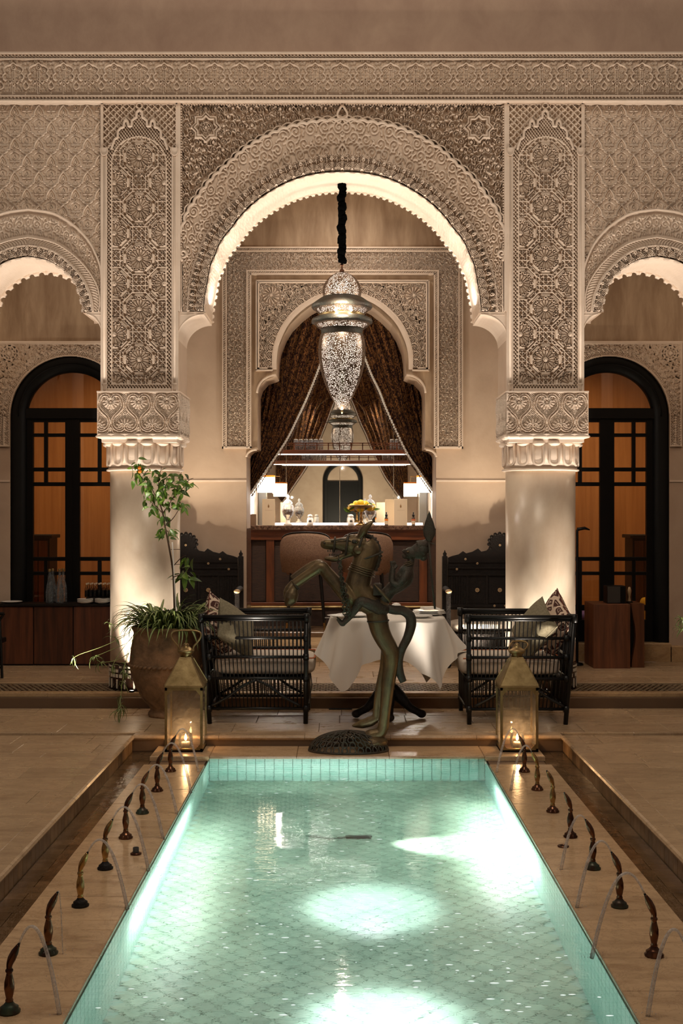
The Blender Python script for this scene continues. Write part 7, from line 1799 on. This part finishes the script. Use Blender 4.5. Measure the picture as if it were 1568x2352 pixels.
# drain fittings
Y = 5.62; x = wx(312, Y); t = thing('pipe_fitting', 'short grey pipe stub in a bronze collar on the left coping', 'pipe fitting', (x, Y, ZC)); build('collar', one(s_lathe([(.026, 0), (.026, .006), (.018, .010)], 20, (x, Y, ZC))), M['brass_dark'], t, smooth=True); build('pipe', one(s_lathe([(.014, .008), (.014, .032), (.011, .032), (.011, .012)], 18, (x, Y, ZC), False)), M['speaker'], t, smooth=True)
Y = 5.75; x = wx(1293, Y); t = thing('drain_ring', 'flat round bronze drain ring on the right coping', 'drain', (x, Y, ZC)); build('ring', one(s_lathe([(.027, 0), (.027, .005), (.020, .007), (.010, .006), (.009, .001)], 24, (x, Y, ZC), False)), M['brass_dark'], t, smooth=True); build('hole', one(s_lathe([(0, .0015), (.010, .0015)], 16, (x, Y, ZC), False)), M['black_metal'], t)
# submerged lamp, column uplights
t = thing('pool_lamp', 'dark submerged pool lamp throwing a white beam to the right', 'lamp', (.12, 6.52, ZF)); build('housing', one(s_tube([(.02, 6.55, ZF+.06), (.15, 6.52, ZF+.09)], [.022, .03], 12)), M['black_metal'], t, smooth=True); build('cable', one(s_tube([(.02, 6.55, ZF+.06), (-.06, 6.57, ZF+.015), (-.2, 6.63, ZF+.012)], .008, 6)), M['black_metal'], t)
for x, y, lb in ((wx(1268, 9.3), 9.56, 'tiny round uplight at the foot of the right column'), (wx(292, 9.3), 9.50, 'tiny round uplight at the foot of the left column')):
    t = thing('ground_uplight', lb, 'light', (x, y, .11)); build('bezel', one(s_lathe([(.022, 0), (.022, .012), (.017, .014), (.017, .006)], 18, (x, y, .11), False)), M['black_metal'], t); build('lens', one(s_lathe([(0, .010), (.016, .010)], 16, (x, y, .11), False)), M['pinelight'], t)
# froth bubbles drifting on the pool
fb = MB(); rr = random.Random(4)
for cx_, cy_, sx, sy, n in ((-.15, 6.3, .30, .5, 60), (-.45, 5.3, .22, .4, 90), (-.3, 4.6, .3, .3, 40), (.55, 4.35, .22, .35, 90), (.1, 6.9, .2, .3, 30), (-.4, 3.9, .3, .3, 40)):
    for k in range(n):
        x, y = rr.gauss(cx_, sx), rr.gauss(cy_, sy)
        if PX0+.05 < x < PX1-.05 and 3.3 < y < PY1-.1: r = rr.uniform(.002, .0065); fb.add(*s_ball((x, y, ZC-.034), (r*rr.uniform(1, 3), r, r*.6), 8, 4))
o = build('froth', fb, M['foam'], None, smooth=True); tag(o, 'small white froth bubbles drifting on the pool surface', 'bubbles', kind='stuff')
# things cut by the picture edges
t = thing('potted_plant', 'bright green spider plant fronds entering at the right edge', 'plant', (wx(1600, 9.0), 9.0, 0)); xx = wx(1600, 9.0)
build('pot', one(s_lathe([(0, 0), (.14, 0), (.2, .3), (.22, .5), (.2, .52), (0, .5)], 28, (xx+.12, 9.0, 0), False)), M['terracotta'], t, smooth=True)
for py in (1425, 1445):
    for k in range(22): put(random.choice(small), 'leaf', (wx(1566+random.uniform(-4, 10), 8.9), 8.9, wz(py, 8.9)), (random.uniform(-.6, .6), random.uniform(-.6, 1.0), random.uniform(0, 2*PI)), t, random.uniform(.9, 1.5))
    build('stem', one(s_tube([(xx+.1, 8.95, .5), (xx+.02, 8.9, .75), (wx(1568, 8.9), 8.9, wz(py, 8.9))], .003, 5)), M['leaf_pale'], t)
t = thing('wooden_chair', 'dark slatted chair arm just inside the left edge', 'chair', (wx(-30, 10.3), 10.3, .11)); xx = wx(5, 10.3)
build('rear_post', one(s_tube([(xx, 10.3, .11), (xx-.02, 10.3, .6), (xx+.015, 10.3, .66)], .012, 6)), M['wicker'], t); build('arm', one(s_tube([(xx+.015, 10.3, .655), (xx-.4, 10.3, .66)], .014, 8)), M['wicker'], t)
build('front_post', one(s_tube([(xx-.42, 10.3, .11), (xx-.42, 10.3, .66)], .014, 8)), M['wicker'], t); build('seat', one(s_box2(xx-.44, xx-.02, 10.05, 10.5, .40, .44, .006)), M['wicker'], t)
for q in (.2, .5): build('rail', one(s_tube([(xx-.01, 10.3, q), (xx-.42, 10.3, q)], .009, 6)), M['wicker'], t)
# vent in the riser
vn = thing('floor_vent', 'small dark vent slot in the first step under the table', 'vent', (wx(785, 9.38), 9.36, 0)); build('grille', one(s_box2(wx(755, 9.36), wx(808, 9.36), 9.33, 9.37, .0005, .006)), M['black_metal'], vn)
# tall cabinets glimpsed inside the amber rooms
for sx, px in ((-1, 88), (1, 1478)):
    Y = 13.0; x = wx(px, Y)-.0; t = thing('display_cabinet', 'dark carved cabinet glimpsed through the %s glazed door' % ('left' if sx < 0 else 'right'), 'cabinet', (x, Y, .24))
    build('body', one(s_box2(x-.12, x+.12, Y, Y+.35, .245, wz(1236, Y), .006)), M['carved_dark'], t); build('cornice', one(s_box2(x-.15, x+.15, Y-.03, Y+.36, wz(1236, Y), wz(1228, Y), .006)), M['carved_dark'], t)
    for k in range(2): build('door', one(s_box2(x-.10+k*.105, x-.005+k*.105, Y-.012, Y, .3, wz(1242, Y), .004)), M['block_wood'], t)

t = thing('coat_stand', 'dark slim stand with a curved top arm beside the right column', 'stand', (wx(1325, 11.2), 11.2, .11)); xx = wx(1325, 11.2)
build('post', one(s_tube([(xx, 11.2, .11), (xx, 11.2, wz(1216, 11.2))], .012, 8)), M['black_metal'], t); build('top_arm', one(s_tube([(xx, 11.2, wz(1216, 11.2)), (xx+.07, 11.2, wz(1213, 11.2)), (xx+.115, 11.2, wz(1217, 11.2))], [.016, .014, .006], 8)), M['black_metal'], t, smooth=True); build('foot', one(s_lathe([(.06, 0), (.05, .02), (0, .025)], 16, (xx, 11.2, .11))), M['black_metal'], t, smooth=True)
M['mustard'] = mat('mustard_velvet', (200, 160, 30), .9); M['violet'] = mat('violet_cushion_cloth', (110, 90, 160), .9)
o = build('pouf', box_cushion(wx(1478, 12.6), wx(1530, 12.6), 12.5, 12.85, .24, wz(1374, 12.6)), M['mustard'], None, smooth=True); tag(o, 'yellow velvet pouf seen through the lower panes of the right door', 'pouf')
o = build('floor_cushion', box_cushion(wx(1310, 12.6), wx(1368, 12.6), 12.45, 12.85, .24, wz(1405, 12.6)), M['violet'], None, smooth=True); tag(o, 'violet floor cushion seen through the right door beside the column', 'cushion')
